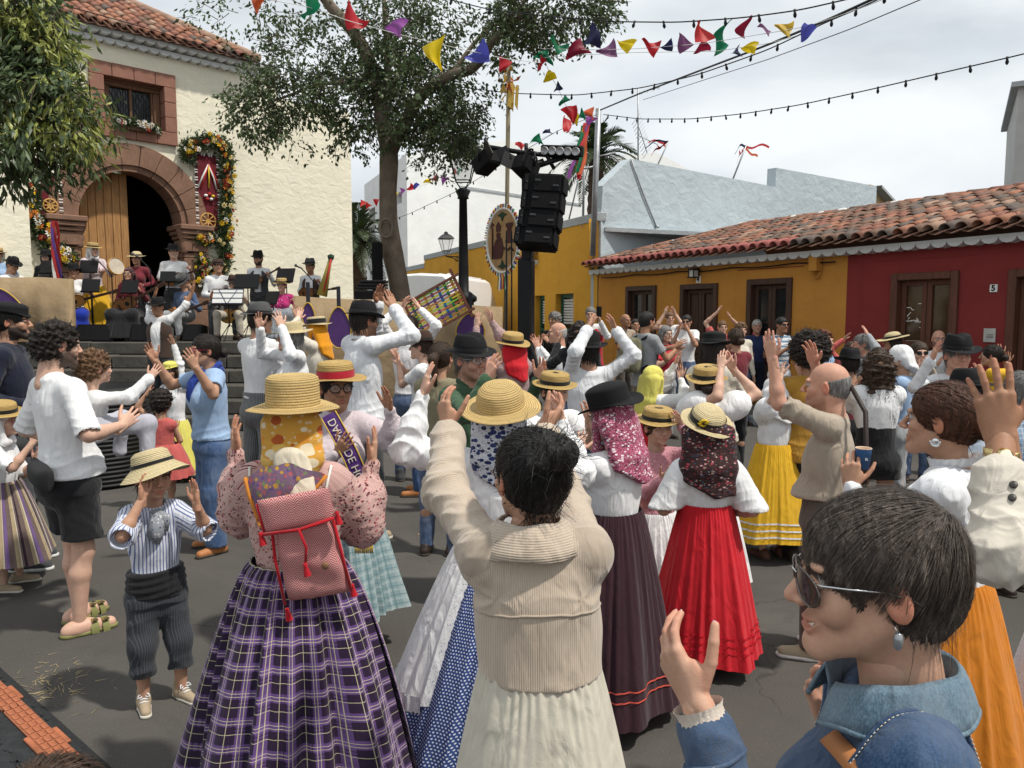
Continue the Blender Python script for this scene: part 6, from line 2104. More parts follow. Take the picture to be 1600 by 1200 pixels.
def cabinet(i):
 yc=288+i*27.5;xc=851-i*4.2-(i==3)*2
 p=P(xc,yc,Yk-.35);k=Yk/FPX
 o=empty('line_array_speaker',p,R(-14),['topmost black line array loudspeaker hanging under the crossbar','second black line array loudspeaker from the top','third black line array loudspeaker from the top','lowest black line array loudspeaker of the hanging row'][i],'loudspeaker','line array loudspeakers')
 o.rotation_euler=(R(-2-i*3.2),R(5),R(-14))
 w,h,d=.53,.262,.42
 m_=MB();m_.prism([(-w/2,-h/2),(w/2,-h/2),(w/2,h/2),(-w/2,h/2)],-.1,.3)
 m_.box((-w/2-.012,.1,0),(.03,.36,h-.04),bev=.008);m_.box((w/2+.012,.1,0),(.03,.36,h-.04),bev=.008);m_.build('cabinet',blackp,o)
 g=MB();g.box((.06,-.115,0),(w-.14,.03,h-.03),bev=.012);g.build('grille',mplain('speaker_grille',(.009,.009,.010),.8,.3,60,bump=.6,bscale=420,spec=.15),o)
 b_=MB();b_.box((-.07,-.134,.035),(.085,.006,.026));b_.box((.19,-.134,-.03),(.085,.006,.026));tag(b_.build('badge',mplain('badge_grey',(.05,.05,.053),.5),o),kind='stuff')
 r_=MB();r_.box((-w/2+.03,-.118,0),(.05,.02,h-.05));r_.tube([(-w/2+.03,-.13,-.0),(-w/2+.03,-.12,0)],.02,8);r_.build('flange',blackm,o)
for i in range(4):cabinet(i)
def stage_light(px,py,yaw,pitch,label):
 o=empty('stage_light',P(px,py,Yk-.1),R(yaw),label,'stage light')
 Rm=rotx(R(pitch))
 m_=MB();m_.box((0,0,0),(.27,.34,.25),Rm,bev=.03);m_.build('housing',blackp,o)
 for s in(-1,1):m_=MB();m_.box(Rm@np.array((s*.16,-.22,0)),(.012,.2,.22),Rm@rotz(s*.5));m_.build('barn_door',blackm,o)
 m_=MB();m_.tube([(-.16,0,0),(-.16,0,.2),(.16,0,.2),(.16,0,0)],.015,6);m_.tube([(0,0,.2),(0,0,.34)],.03,6);m_.build('yoke',blackm,o)
stage_light(759,254,50,-30,'black stage light hanging from the end of the crossbar beside the lantern')
stage_light(822,262,-40,-25,'black stage light hanging beside the cable coil and loudspeakers')
lb=empty('blinder_bar',P(878,236,Yk-.05),R(-20),'black bar of five round lamps on top of the tower','stage light')
lb.rotation_euler=(R(10),R(6),R(-22))
m_=MB();m_.box((0,0,0),(.62,.14,.16),bev=.02);m_.build('housing',blackp,lb)
lm=MB().lathe([(.001,-.0),(.046,.008),(.05,.03),(.056,.03),(.056,-.01)],16,rot=rotx(pi/2)).data('lamp_face',[mplain('lamp_face',(.5,.5,.5),.3)])
for i in range(5):
 o=link('lamp_face',lm,lb);o.location=(-.235+i*.118,-.075,0)
 # ------ poles, round emblem board, woven frame
wood_pole=make_wood('pole_wood',(.17,.14,.085),1,.8)
pA,pB=P(788,620,12.6),P(795,100,12.6)
mb=MB();mb.tube([(0,0,0),(pB[0]-pA[0],0,pB[2])],.034,10);o=mb.build('pole',wood_pole);o.location=(pA[0],pA[1],0);tag(o,'slim greenish wooden pole that holds the round emblem board','pole')
mb=MB();r=np.random.RandomState(3)
for i in range(16):
 c=np.array((pB[0]-pA[0],0,pB[2]-.1-.03*i))+r.normal(0,.04,3);d=nrm(r.normal(0,1,3))*.12;mb.add([c,c+d,c+d*.6+r.normal(0,.07,3),c+r.normal(0,.08,3)],[(0,1,2,3)],i%2)
for i in range(10):
 c=np.array((pB[0]-pA[0],-.05,pB[2]-.35))+r.normal(0,.04,3);mb.add([c,c+(.05,0,0),c+(.04,0,-.35)+r.normal(0,.03,3),c+(-.02,0,-.3)],[(0,1,2,3)],0)
tag(mb.build('ribbon',[mplain('ribbon_ochre',(.5,.33,.06),.6),mplain('ribbon_orange',(.5,.14,.04),.6)],o),kind='stuff')
bd=empty('emblem_board',P(787,376,12.45),R(-58),'oval tan board with a dark mitred figure and tower emblem framed in bright ribbons','board')
rw,rh_=.47,.49
tan_=mplain('tan_board',(.36,.22,.10),.8,.2,6);maroon=mplain('emblem_maroon',(.07,.025,.022),.8);dgreen=mplain('emblem_green',(.02,.05,.03),.8)
n=40;ring=[(rw*cos(2*pi*i/n),rh_*sin(2*pi*i/n))for i in range(n)]
mb=MB();mb.prism(ring,-.02,.02);mb.build('board',tan_,bd)
V,F_=tube_geo([(x*1.03,-.02,z*1.03)for x,z in ring],.025,6,close=True);mk('rim',V,F_,mplain('rim_white',(.7,.68,.62),.7),bd)
rb=['green','white','purple','yellow','red','white'];rbm={'green':mplain('ribbon_green',(.02,.16,.07),.6),'white':mplain('ribbon_white',(.75,.75,.72),.6),'purple':mplain('ribbon_purple',(.12,.05,.25),.6),'yellow':mplain('ribbon_yellow',(.65,.45,.03),.6),'red':mplain('ribbon_red',(.45,.03,.03),.6)}
for kx in range(6):
 mb=MB()
 for i in range(kx,84,6):
  a=2*pi*i/84;c=np.array((rw*1.1*cos(a),-.025,rh_*1.1*sin(a)));d=np.array((cos(a),0,sin(a)));e=np.array((-sin(a),0,cos(a)))
  mb.box(c,(.075,.03,.02),np.stack([d,(0,1,0),e],1))
 tag(mb.build('ribbon',rbm[rb[kx]],bd),kind='stuff')
def flat(poly,y,m,nm,x0=0,z0=0,s=1.0,th=.012):return MB().prism([(x0+x*s,z0+z*s)for x,z in poly],y-th,y).build(nm,m,bd)
flat([(-.26,-.28),(-.02,-.28),(.04,-.12),(-.02,.04),(-.1,.06),(-.2,.02),(-.28,-.1)],-.021,maroon,'robe')
flat([(-.17,.05),(-.07,.05),(-.06,.12),(-.12,.14),(-.18,.12)],-.021,maroon,'face');flat([(-.18,.15),(-.06,.15),(-.05,.24),(-.12,.31),(-.19,.24)],-.021,maroon,'mitre')
MB().tube([(-.3,-.03,-.28),(-.3,-.03,.2),(-.34,-.03,.26),(-.31,-.03,.3),(-.26,-.03,.26)],.014,6).build('crozier',maroon,bd)
flat([(.1,-.05),(.32,-.05),(.32,.0),(.27,.0),(.27,.2),(.31,.2),(.31,.26),(.11,.26),(.11,.2),(.15,.2),(.15,0),(.1,0)],-.021,maroon,'tower')
MB().tube([(.06,-.03,-.12),(.16,-.03,-.16),(.26,-.03,-.12),(.34,-.03,-.18)],.016,6).build('wave',maroon,bd)
for s in(1,-1):
 z=.4*s;flat([(0,z-.1*s),(.05,z-.02*s),(.15,z),(.06,z+.03*s),(0,z+.05*s),(-.06,z+.03*s),(-.15,z),(-.05,z-.02*s)][::s],-.021,dgreen,'leaf_ornament')
mb=MB()
for i in range(7):
 x=-.12+i*.04;mb.add([(x,-.03,-.5),(x+.03,-.03,-.5),(x+.035+.02*(i%3),-.06,-.78-.05*(i%2)),(x+.0,-.05,-.76)],[(0,1,2,3)],i%5)
tag(mb.build('streamer',list(rbm.values()),bd),kind='stuff')
WF=empty('woven_ribbon_frame',P(684,480,11.6),R(-12),'tilted red brown wooden frame with coloured ribbons woven across it','frame')
WF.rotation_euler=(R(-8),R(-28),R(-12))
fw=mplain('frame_red_brown',(.20,.07,.04),.6,.2)
for(x,z,w_,h_)in((0,.29,1.02,.04),(0,-.29,1.02,.04),(-.46,0,.045,.78),(.42,.02,.045,.82)):
 MB().box((x,-.01 if w_>h_ else .012,z),(w_,.025,h_),bev=.005).build('rail',fw,WF)
rc_=[(.62,.48,.03),(.5,.2,.04),(.12,.05,.2),(.6,.55,.05),(.45,.12,.05),(.3,.5,.06)]
for i in range(12):
 z=-.26+i*.047;MB().box((-.02,.002+.004*(i%2),z),(.88,.004,.026),roty(.03)).build('ribbon',mplain('weave_%d'%(i%6),rc_[i%6],.5),WF)
for i in range(7):
 x=-.36+i*.12;c=[(.02,.15,.06),(.45,.03,.03),(.5,.3,.05),(.12,.05,.2),(.02,.12,.3),(.02,.15,.06),(.5,.3,.05)][i]
 mb=MB();V=[]
 zz=np.linspace(-.28,.28,25)
 for k_,z in enumerate(zz):yo=-.004 if(k_//2+i)%2 else .012;V+=[(x-.022,yo,z),(x+.022,yo,z)]
 mb.add(V,[(2*k_,2*k_+1,2*k_+3,2*k_+2)for k_ in range(24)]);mb.build('ribbon',mplain('warp_%d'%i,c,.5),WF)
 # ------ burlap parapets with purple guitar cut-outs
purple=mplain('purple_cutout',(.085,.035,.15),.7);gold=mplain('gold_trim',(.55,.36,.05),.5)
def parapet(px0,px1,Y,py0,py1,zb,label):
 a,b=P(px0,py0,Y),P(px1,py1,Y);L=b[0]-a[0]
 o=empty('burlap_wall',(a[0],Y,0),0,label,'low wall')
 n=60;V=[];xs=np.linspace(0,L,n)
 for x in xs:
  t=x/L;z=a[2]+(b[2]-a[2])*t-.02*abs(sin(x*2.4));w_=.012*sin(x*7)+.01*sin(x*17)
  V+=[(x,-.04+w_*1.6,zb),(x,-.03+w_,(z+zb)/2),(x,-.02+w_*.3,z),(x,.2,z+.005),(x,.2,zb)]
 Fs=[(i*5+j,(i+1)*5+j,(i+1)*5+j+1,i*5+j+1)for i in range(n-1)for j in range(4)]
 Fs+=[(0,1,2,3,4),tuple((n-1)*5+j for j in(4,3,2,1,0))]
 mk('cloth',V,Fs,burlap,o)
 return o
parapet(-60,105,13.3,430,434,ZT+.0,'burlap covered low wall in front of the seated guitar players')
parapet(459,785,13.0,462,478,.0,'long burlap covered parapet below the tree and lamp post')
def cutout(px,py,Y,w,h,label,rot=0):
 o=empty('guitar_cutout',P(px,py,Y),0,label,'cut-out');o.rotation_euler=(0,R(rot),0)
 pl=[(w*(1+.25*cos(2*a)*0)*cos(a)*(1-.28*max(0,sin(a))),h*sin(a))for a in np.linspace(0,2*pi,28,endpoint=False)]
 MB().prism(pl,-.02,.02).build('body',purple,o)
 MB().box((0,0,h+.16),(.06,.03,.36)).build('neck',mplain('cutout_dark',(.03,.03,.04),.7),o)
 V,F_=tube_geo([(x*1.0,-.022,z)for x,z in pl],.012,5,close=True);mk('trim',V,F_,gold,o)
cutout(482,492,12.82,.11,.2,'narrow purple guitar cut-out on the parapet beside the straw hat woman');cutout(530,512,12.8,.2,.34,'large purple guitar cut-out on the parapet behind the black hat man');cutout(735,516,12.8,.24,.28,'round purple guitar cut-out on the parapet right of the woven frame')
cutout(14,490,13.1,.28,.46,'purple guitar cut-out with gold trim on the burlap wall by the church',-25)
MB()
p=P(592,453,13.4)
fc=empty('equipment_case',(p[0],p[1],p[2]),0,'black equipment case standing on the burlap parapet by the tree','case')
MB().box((-.1,0,-.14),(.55,.4,.26),bev=.02).build('case',blackp,fc)
mb=MB()
for i in range(3):mb.box((-.12+.02*i,0,.03+i*.055),(.5-.03*i,.36,.045),bev=.01)
mb.build('rack_unit',blackm,fc)
p=P(590,425,14.6);mb=MB();mb.box((0,0,0),(.16,.3,1.1),bev=.02);o=mb.build('column_speaker',blackp);o.location=p;tag(o,'narrow black column loudspeaker standing behind the tree trunk','loudspeaker')
mb=MB();mb.box((0,.16,0),(.1,.05,.9));mb.tube([(0,0,-.55),(0,0,-p[2]+ZT+.0)],.03,8);mb.build('stand',blackm,o)
p0,p1=P(503,462,13.3),P(517,402,13.3)
mb=MB();mb.tube([p0-p0,(p0*.4+p1*.6)-p0,p1-p0],[.09,.05,.03],10);o=mb.build('folded_flag',mplain('flag_olive',(.3,.25,.06),.8));o.location=p0;tag(o,'furled yellow green flag leaning upright on the parapet','flag')
mb=MB();mb.lathe([(.001,.06),(.06,.03),(.05,-.03),(.02,-.06)],10,p1-p0);mb.build('tassel',dgreen,o)
mb=MB();mb.tube([(.04,-.06,.05),(p1-p0)*.6+(.03,-.05,0),p1-p0+(.01,-.03,-.02)],.018,6);mb.build('ribbon',rbm['red'],o)
# ------ flower-framed banners and the window flowers
fl_cols={'yellow':(.72,.48,.02),'white':(.78,.76,.70),'orange':(.65,.2,.03),'red':(.32,.02,.02),'cream':(.7,.6,.3)}
def flower_mesh(c,r_):
 m=mplain('petal_'+c,fl_cols[c],.7,.2,30);mb=MB()
 for i in range(7):
  a=2*pi*i/7;d=np.array((cos(a),0,sin(a)));e=np.array((-sin(a),0,cos(a)))
  mb.add([(0,-.02,0),d*r_*.6+e*r_*.28+(0,-.03,0),d*r_+(0,-.012,0),d*r_*.6-e*r_*.28+(0,-.03,0)],[(0,1,2,3)],0)
 mb.lathe([(.001,-.0),(r_*.3,.0)],6,(0,-.035,0),1,rot=rotx(pi/2))
 return mb.data('flower',[m,mplain('flower_eye',(.3,.16,.02)if c!='white' else(.6,.42,.05),.8)])
FLM={k:flower_mesh(k,.062)for k in fl_cols}
def garland(Fr,pts,label,wid,nfl,seed,y=-.1,cols=('yellow','white','yellow','cream','orange','red'),parent=None,leaf_n=26):
 r=np.random.RandomState(seed)
 q=np.array([Fr.at(*p)for p in pts]);t=np.linspace(0,len(q)-1,len(q)*14)
 q2=np.stack([np.interp(t,np.arange(len(q)),q[:,i])for i in range(2)],1)
 o=parent or on_wall(Fr,empty('flower_garland',label=label,cat='garland'))
 n=len(q2)*leaf_n
 k=r.randint(0,len(q2),n)
 pos=np.stack([q2[k,0]+r.normal(0,wid*.45,n),y+r.uniform(-.07,.06,n),q2[k,1]+r.normal(0,wid*.45,n)],1)
 d=unit(r.normal(0,1,(n,3))+np.array((0,-.7,0)));nn=unit(r.normal(0,1,(n,3)))
 V,F_,_=leaf_quads(pos,d,nn,.11,.02,r)
 tag(mk('foliage',V,F_,[leafg,leafd],o,False,np.tile(r.randint(0,2,n),4)),kind='stuff')
 for i in range(nfl):
  k=r.randint(len(q2));c=cols[r.randint(len(cols))]
  f=link('flower',FLM[c],o);f.location=(q2[k,0]+r.normal(0,wid*.4),y-.07-r.uniform(0,.05),q2[k,1]+r.normal(0,wid*.4))
  f.rotation_euler=(r.normal(0,.4),r.uniform(0,3),r.normal(0,.5));s=r.uniform(.7,1.25);f.scale=(s,s,s)
 return o
bmar=mcloth('banner_maroon',(.13,.012,.02),.8,.2);cordw=mplain('banner_cord',(.6,.5,.38),.7)
def banner(p0,p1,wheel,label,top=None):
 x0,z1=CH.at(*p0);x1,z0=CH.at(*p1)
 o=on_wall(CH,empty('hanging_banner',label=label,cat='banner'))
 MB().box(((x0+x1)/2,-.05,(z0+z1)/2),(x1-x0,.03,z1-z0),bev=.004).build('cloth',bmar,o)
 mb=MB();n=int((z1-z0)/.055)
 for i in range(n):
  for x in(x0,x1):mb.box((x,-.07,z0+(i+.5)*.055),(.07,.02,.02),m=i%3)
 for i in range(int((x1-x0)/.055)):
  for z in(z0,z1):mb.box((x0+(i+.5)*.055,-.07,z),(.02,.02,.07),m=i%3)
 tag(mb.build('fringe',[rbm['white'],mplain('fringe_black',(.03,.03,.03),.8),rbm['white']],o),kind='stuff')
 cx_,cz_=CH.at(*wheel);rr=(x1-x0)*.34
 mb=MB();mb.tube([(cx_+rr*cos(a),-.078,cz_+rr*sin(a))for a in np.linspace(0,2*pi,28,endpoint=False)],.017,6,close=True)
 for i in range(8):
  a=pi*i/4;mb.tube([(cx_+.04*cos(a),-.08,cz_+.04*sin(a)),(cx_+rr*cos(a),-.08,cz_+rr*sin(a))],.014,5)
 mb.lathe([(.001,.0),(.06,.0)],12,(cx_,-.09,cz_),rot=rotx(pi/2));mb.build('wheel',mplain('wheel_gold',(.5,.28,.08),.6),o)
 if top:
  cx_,cz_=CH.at(*top);mb=MB()
  for i,(dx,m_)in enumerate(((-.24,0),(-.17,1),(0,0),(.17,1),(.24,2))):mb.tube([(cx_,-.09,cz_),(cx_+dx*.6,-.1,cz_-.28),(cx_+dx,-.085,cz_-.52)],.018,5,m=i%3)
  [mb.lathe([(.001,.035),(.04,.02),(.045,-.02),(.001,-.035)],8,(cx_+dx,-.09,cz_-.68+dz),m=i%3)for i,(dx,dz)in enumerate(((-.08,0),(.0,.04),(.08,0),(.04,-.07),(-.05,-.07)))];mb.build('ribbon',[rbm['white'],rbm['red'],rbm['yellow']],o)
 return o
banner((303,240),(342,365),(323,346),'maroon banner with a gold cart wheel hanging right of the church door',(323,258))
banner((58,272),(95,341),(77,322),'maroon banner with a gold cart wheel left of the church door, half under leaves')
garland(CH,[(291,250),(290,232),(305,224),(325,221),(345,226),(352,245),(350,270),(352,300),(348,330),(350,355),(346,380),(349,405),(340,425),(318,424),(310,408)],'long garland of yellow and white flowers round the right banner',.17,110,3)
garland(CH,[(306,375),(318,372),(330,372)],'bunch of yellow flowers under the right banner',.16,26,4)
garland(CH,[(310,440),(322,420),(332,432)],'big yellow flower bunch at the foot of the right garland',.2,30,5)
garland(CH,[(47,295),(43,312),(44,335),(55,348),(65,362),(74,378),(82,392),(98,398),(107,405)],'garland of yellow and white flowers round the left banner',.17,80,6)
fb_=garland(CH,[(180,188),(200,194),(222,199),(240,203)],'box of white and red flowers on the church window ledge',.08,26,8,y=-.12,cols=('white','white','red','white'),leaf_n=24)
mb=MB();a_,b_=CH.at(180,198),CH.at(240,210);mb.box(((a_[0]+b_[0])/2,-.1,(a_[1]+b_[1])/2+.02),(b_[0]-a_[0],.16,.1),bev=.01);mb.build('box',oakwood,fb_)
p=P(92,436,13.6);mb=MB();mb.tube([(0,0,-.9),(0,0,1.0)],.02,8);o=mb.build('ribbon_pole',wood_pole);o.location=p;tag(o,'upright pole wrapped in red and white ribbons before the left banner','pole')
r=np.random.RandomState(2)
for i,c in enumerate(('red','white','red','purple','red')):
 mb=MB();ph=i*1.2
 pts=[(.035*cos(ph+z*3)+.02*sin(z*5+i),-.04+.03*sin(ph+z*3),1.0-z)for z in np.linspace(0,1.3-.1*i,14)]
 V=[]
 for q in pts:V+=[(q[0]-.03,q[1],q[2]),(q[0]+.03,q[1]-.01,q[2])]
 mb.add(V,[(2*k,2*k+1,2*k+3,2*k+2)for k in range(13)],0,True);mb.build('ribbon',rbm[c],o)
 # ------ bunting and string lights
FC={'green':(.01,.20,.09),'red':(.50,.02,.03),'coral':(.62,.05,.05),'purple':(.32,.09,.36),'yellow':(.78,.58,.01),'blue':(.08,.09,.42),'navy':(.018,.02,.07),'maroon':(.26,.015,.04),'mauve':(.22,.09,.20),'orange':(.70,.14,.05),'ochre':(.62,.42,.05)}
def fmat(c):
 key=('flag',c)
 if key in MATS:return MATS[key]
 t=NT('flag_'+c);t.set(.5,.3);t.color(FC[c])
 tr=t.new('BsdfTranslucent');tr.inputs[0].default_value=(*FC[c],1);ms=t.new('MixShader');ms.inputs[0].default_value=.4
 t.l.new(t.b.outputs[0],ms.inputs[1]);t.l.new(tr.outputs[0],ms.inputs[2]);t.l.new(ms.outputs[0],t.n['Material Output'].inputs['Surface'])
 MATS[key]=t.mat;return t.mat
def curve_px(pts,n=110,sag=0.0):
 q=np.array([P(*p)for p in pts]);L=np.concatenate([[0],np.cumsum(np.linalg.norm(np.diff(q,axis=0),axis=1))]);t=np.linspace(0,L[-1],n)
 c=np.stack([np.interp(t,L,q[:,i])for i in range(3)],1)
 for _ in range(6):c[1:-1]=(c[:-2]+2*c[1:-1]+c[2:])/4
 c[:,2]-=sag*np.sin(np.linspace(0,pi,n))
 return c
def bunting(label,pts,flags,cord=.004,seed=0):
 r=np.random.RandomState(seed)
 c=curve_px(pts);o0=c[0].copy()
 o=MB().tube(c-o0,cord,5).build('bunting',mplain('white_cord',(.6,.6,.58),.7));o.location=o0;tag(o,label,'bunting','bunting over the square')
 pr=np.array([((q[0])/(q[1]*cos(PITCH)-(q[2]-CAM_H)*sin(PITCH))*FPX+800)for q in c])
 for(px,py,col,spx,rot,*ex)in flags:
  k=int(np.argmin(np.abs(pr-px)));Y=c[k][1];ctr_=P(px,py,Y)
  s=spx*Y/FPX
  nx,nz=5,6;V=[]
  for j in range(nz+1):
   u=j/nz
   for i in range(nx+1):
    w=(i/nx-.5)*s*(1-u*.93);z=-u*s*1.05
    bend=s*(.22*sin(u*3.2+i*.5+px)+.12*sin(i*1.3+u*2+py));V.append((w+s*.1*sin(u*4+px),bend,z+.05*s*sin(i+px)))
  V=np.array(V);V[:,2]+=s*.45
  V=V@(rotz(r.uniform(-.5,.5))@roty(R(rot))@rotz(r.uniform(-.6,.6))).T
  n1=nx+1
  f=mk('flag',V,[(j*n1+i,j*n1+i+1,(j+1)*n1+i+1,(j+1)*n1+i)for j in range(nz)for i in range(nx)],fmat(col),o);f.location=ctr_-o0
 return o
bunting('nearest bunting line of large pennants passing in front of the plaza tree',[(330,-40,7.6),(400,-4,7.9),(480,10,8.3),(545,33,8.6),(640,58,9.2),(700,72,9.6),(790,92,10.4),(845,98,11.5)],[(404,0,'orange',30,10),(482,6,'green',38,60),(553,25,'red',36,150),(619,44,'purple',34,110),(681,84,'yellow',40,-18),(747,84,'blue',34,75),(786,101,'red',22,20)],seed=1)
bunting('bunting line of blown pennants between the tree and the open sky',[(845,76,12.6),(930,78,11.8),(1000,76,11),(1100,68,10.2),(1180,55,9.6),(1260,42,9),(1340,15,8.4),(1600,-90,6.8),(2400,-500,4.4)],[(873,69,'green',26,130),(901,80,'maroon',32,60),(926,57,'navy',32,178),(949,77,'mauve',28,75),(978,69,'yellow',24,130),(1018,70,'red',28,110),(1042,72,'navy',18,90),(1069,66,'mauve',24,150),(1098,50,'coral',30,170),(1131,47,'green',30,200),(1163,41,'maroon',28,200),(1195,47,'mauve',20,110),(1226,43,'ochre',24,100),(1260,50,'blue',24,40)],seed=2)
bunting('lower bunting line of small pennants below the blown ones',[(850,90,12.4),(910,86,12),(990,82,11.4),(1120,80,10.6),(1200,68,10),(1260,52,9.4)],[(1097,75,'maroon',22,60),(1124,74,'green',24,30),(1151,80,'navy',18,60),(1172,75,'yellow',22,110)],seed=3)
bunting('bunting falling from the tree to the pole above the loudspeakers',[(846,80,12.4),(860,118,13),(872,138,13.6),(884,165,14.4),(905,186,15.6),(934,176,17.4)],[(850,88,'green',26,80),(846,99,'red',18,20),(858,120,'yellow',18,60),(872,137,'navy',14,60),(881,157,'green',16,40),(892,178,'red',26,-20),(886,194,'coral',22,10),(898,186,'yellow',18,-20),(908,178,'green',16,190),(919,177,'orange',18,90),(920,191,'purple',22,20)],seed=4)
bunting('bunting line running low behind the lantern from the church corner to the cluster',[(560,322,22),(620,305,21),(680,283,20),(745,262,19),(800,238,18.4),(860,210,18),(905,190,17.6)],[(566,318,'coral',10,20),(575,322,'red',10,40),(588,316,'red',10,10),(616,302,'yellow',10,30),(628,300,'purple',11,20),(641,293,'red',11,60),(650,290,'blue',10,40),(668,283,'yellow',11,70),(678,278,'maroon',12,80),(694,282,'purple',13,20),(709,269,'red',10,60),(718,268,'green',10,20),(813,228,'coral',14,120),(838,219,'green',18,70),(856,206,'navy',14,75)],.003,5)
o0=P(918,195,17.3);st=empty('streamers',o0,0,'bundle of long coloured streamers hanging from the pole above the loudspeakers','streamers')
r=np.random.RandomState(6)
for i,c in enumerate(('coral','green','yellow','red','orange','green','purple','coral','green')):
 a=np.array(P(916+r.uniform(-6,4),194+r.uniform(-4,6),17.3));b=np.array(P(896+r.uniform(-8,14),268+r.uniform(-25,12),17.1));n=12;V=[]
 for t in np.linspace(0,1,n):
  q=a+(b-a)*t+np.array((.06*sin(t*6+i),.05*cos(t*5+i),0))*t-o0;V+=[q-(.04,0,0),q+(.045,.01,.01)]
 mk('streamer',V,[(2*k,2*k+1,2*k+3,2*k+2)for k in range(n-1)],fmat(c),st)
bulbm=MB().lathe([(.001,.02),(.018,.02),(.018,-.03),(.026,-.05),(.026,-.075),(.012,-.1),(.001,-.105)],8).data('bulb',[blackm])
def lights(label,pts,step,s=1.0,rad=.008,sag=0):
 c=curve_px(pts,130,sag);o0=c[0].copy()
 o=MB().tube(c-o0,rad,5).build('string_lights',blackm);o.location=o0;tag(o,label,'string lights','string lights over the square')
 if step:
  L=np.concatenate([[0],np.cumsum(np.linalg.norm(np.diff(c,axis=0),axis=1))])
  for d in np.arange(step*.5,L[-1],step):
   b=link('bulb',bulbm,o);b.location=np.array([np.interp(d,L,c[:,i])for i in range(3)])-o0;b.scale=(s*.72,)*3;b.rotation_euler=(0,rs.normal(0,.12),0)
lights('top string of bulbs running from the tree crown across the sky',[(690,-4,12),(760,14,11.4),(860,26,10.6),(960,34,10),(1060,35,9.4),(1160,28,8.8),(1250,16,8.3),(1345,-6,7.8),(1400,-22,7.5),(1700,-130,6.2),(2400,-420,4.6)],.42)
lights('second string of bulbs curving up from the tree to the thick cable',[(725,137,14),(800,146,13.4),(900,149,12.6),(1000,138,11.6),(1090,117,10.8),(1200,78,9.8),(1290,35,9),(1345,12,8.4),(1600,-110,6.6),(2400,-560,4.4)],.42)
lights('long string of bulbs swinging right above the tiled houses',[(943,179,17.4),(1000,186,16),(1080,186,14.4),(1160,178,13),(1250,164,11.6),(1360,140,10.4),(1480,112,9.4),(1620,80,8.5),(1900,-10,7.2),(2600,-260,5.4)],.42)
lights('small string of bulbs sloping up behind the tree and lantern',[(560,362,24),(640,334,22.5),(720,296,21),(800,247,19),(870,205,18),(930,180,17.4)],.55,1.0,.007)
lights('thick black cable rising from the pole to the upper edge',[(938,172,17.4),(1000,146,15.4),(1100,108,12.6),(1200,70,10.6),(1300,28,9),(1400,-18,7.8),(1700,-160,6),(2400,-560,4.4)],0,1,.016)
lights('thin wire rising across the sky below the thick cable',[(1005,156,17),(1100,125,14),(1200,93,11.6),(1330,45,9.4),(1480,-18,7.6),(1800,-150,6),(2400,-430,4.5)],0,1,.006)
lights('dark wire crossing the church roof and tree crown',[(100,8,12),(250,50,12.6),(400,98,13.2),(520,122,13.6),(640,130,13.8),(725,137,14)],0,1,.008)
mb=MB();mb.tube([(0,0,0),(.1,0,P(938,170,17.6)[2]-P(922,400,17.6)[2])],.065,8);mb.tube([(.08,0,2.0),(-.3,-.1,1.9)],.02,5);mb.tube([(.08,0,2.2),(.5,.1,2.3)],.02,5)
o=mb.build('steel_pole',steel);o.location=P(926,400,17.6);tag(o,'tall galvanised steel pole at the yellow corner carrying the cables','pole')
p=P(911,330,19.5);mb=MB();mb.tube([(0,0,-.4),(.02,0,P(911,235,19.5)[2]-p[2])],.03,6);mb.tube([(-.35,0,-.2),(0,-.05,1.3)],.02,5);o=mb.build('thin_pole',steel);o.location=p;tag(o,'thin grey pole on the yellow roof beside the thicker steel pole','pole')
def aerial(label,px,py0,py1,Y,elems):
 a,b=P(px,py0,Y),P(px,py1,Y);o=empty('television_aerial',a,0,label,'aerial','roof aerials');h=b[2]-a[2]
 MB().tube([(0,0,0),(b[0]-a[0],0,h)],.022,6).build('mast',steel,o)
 mb=MB();k=Y/FPX
 for(dx0,dy0,dx1,dy1,n_,l_)in elems:
  p0=np.array((dx0*k,0,h-dy0*k));p1=np.array((dx1*k,.3,h-dy1*k));mb.tube([p0,p1],.014,5)
  for t in np.linspace(0,1,n_):q=p0+(p1-p0)*t;mb.tube([q-(l_*.35*k,.1,l_*k*.5),q+(l_*.35*k,.1,l_*k*.5)],.008,4)
 tag(mb.build('dipole',steel,o),kind='stuff');return o
aerial('tall grid television aerial above the grey wall',997,255,138,24,[(-3,8,34,-6,5,10),(-4,45,16,92,11,20),(0,70,32,80,4,8)])
for(lab,px,pa,pb,pt,Y)in(('leaning pole with red streamers on the far white roof',1022,262,1045,220,30),('leaning pole with orange streamers on the grey roof edge',1143,276,1166,227,25)):
 a,b=P(px,pa,Y),P(pb,pt,Y);o=empty('leaning_pole',a,0,lab,'pole');d=b-a
 MB().tube([(0,0,-.2),d],.028,6).build('pole',steel,o)
 for i in range(5):
  q0=d*(.75+.06*i);V=[];sgn=-1 if px<1100 else(1 if i%2 else-.4)
  for t in np.linspace(0,1,8):q=q0+np.array((sgn*(.3+.15*i)*t,0,-.5*t*t*(i%3)*.5+.06*sin(t*7+i)));V+=[q,q+(.02,0,.07)]
  mk('streamer',V,[(2*k,2*k+1,2*k+3,2*k+2)for k in range(7)],fmat(['coral','orange','red','coral','navy'][i]),o)
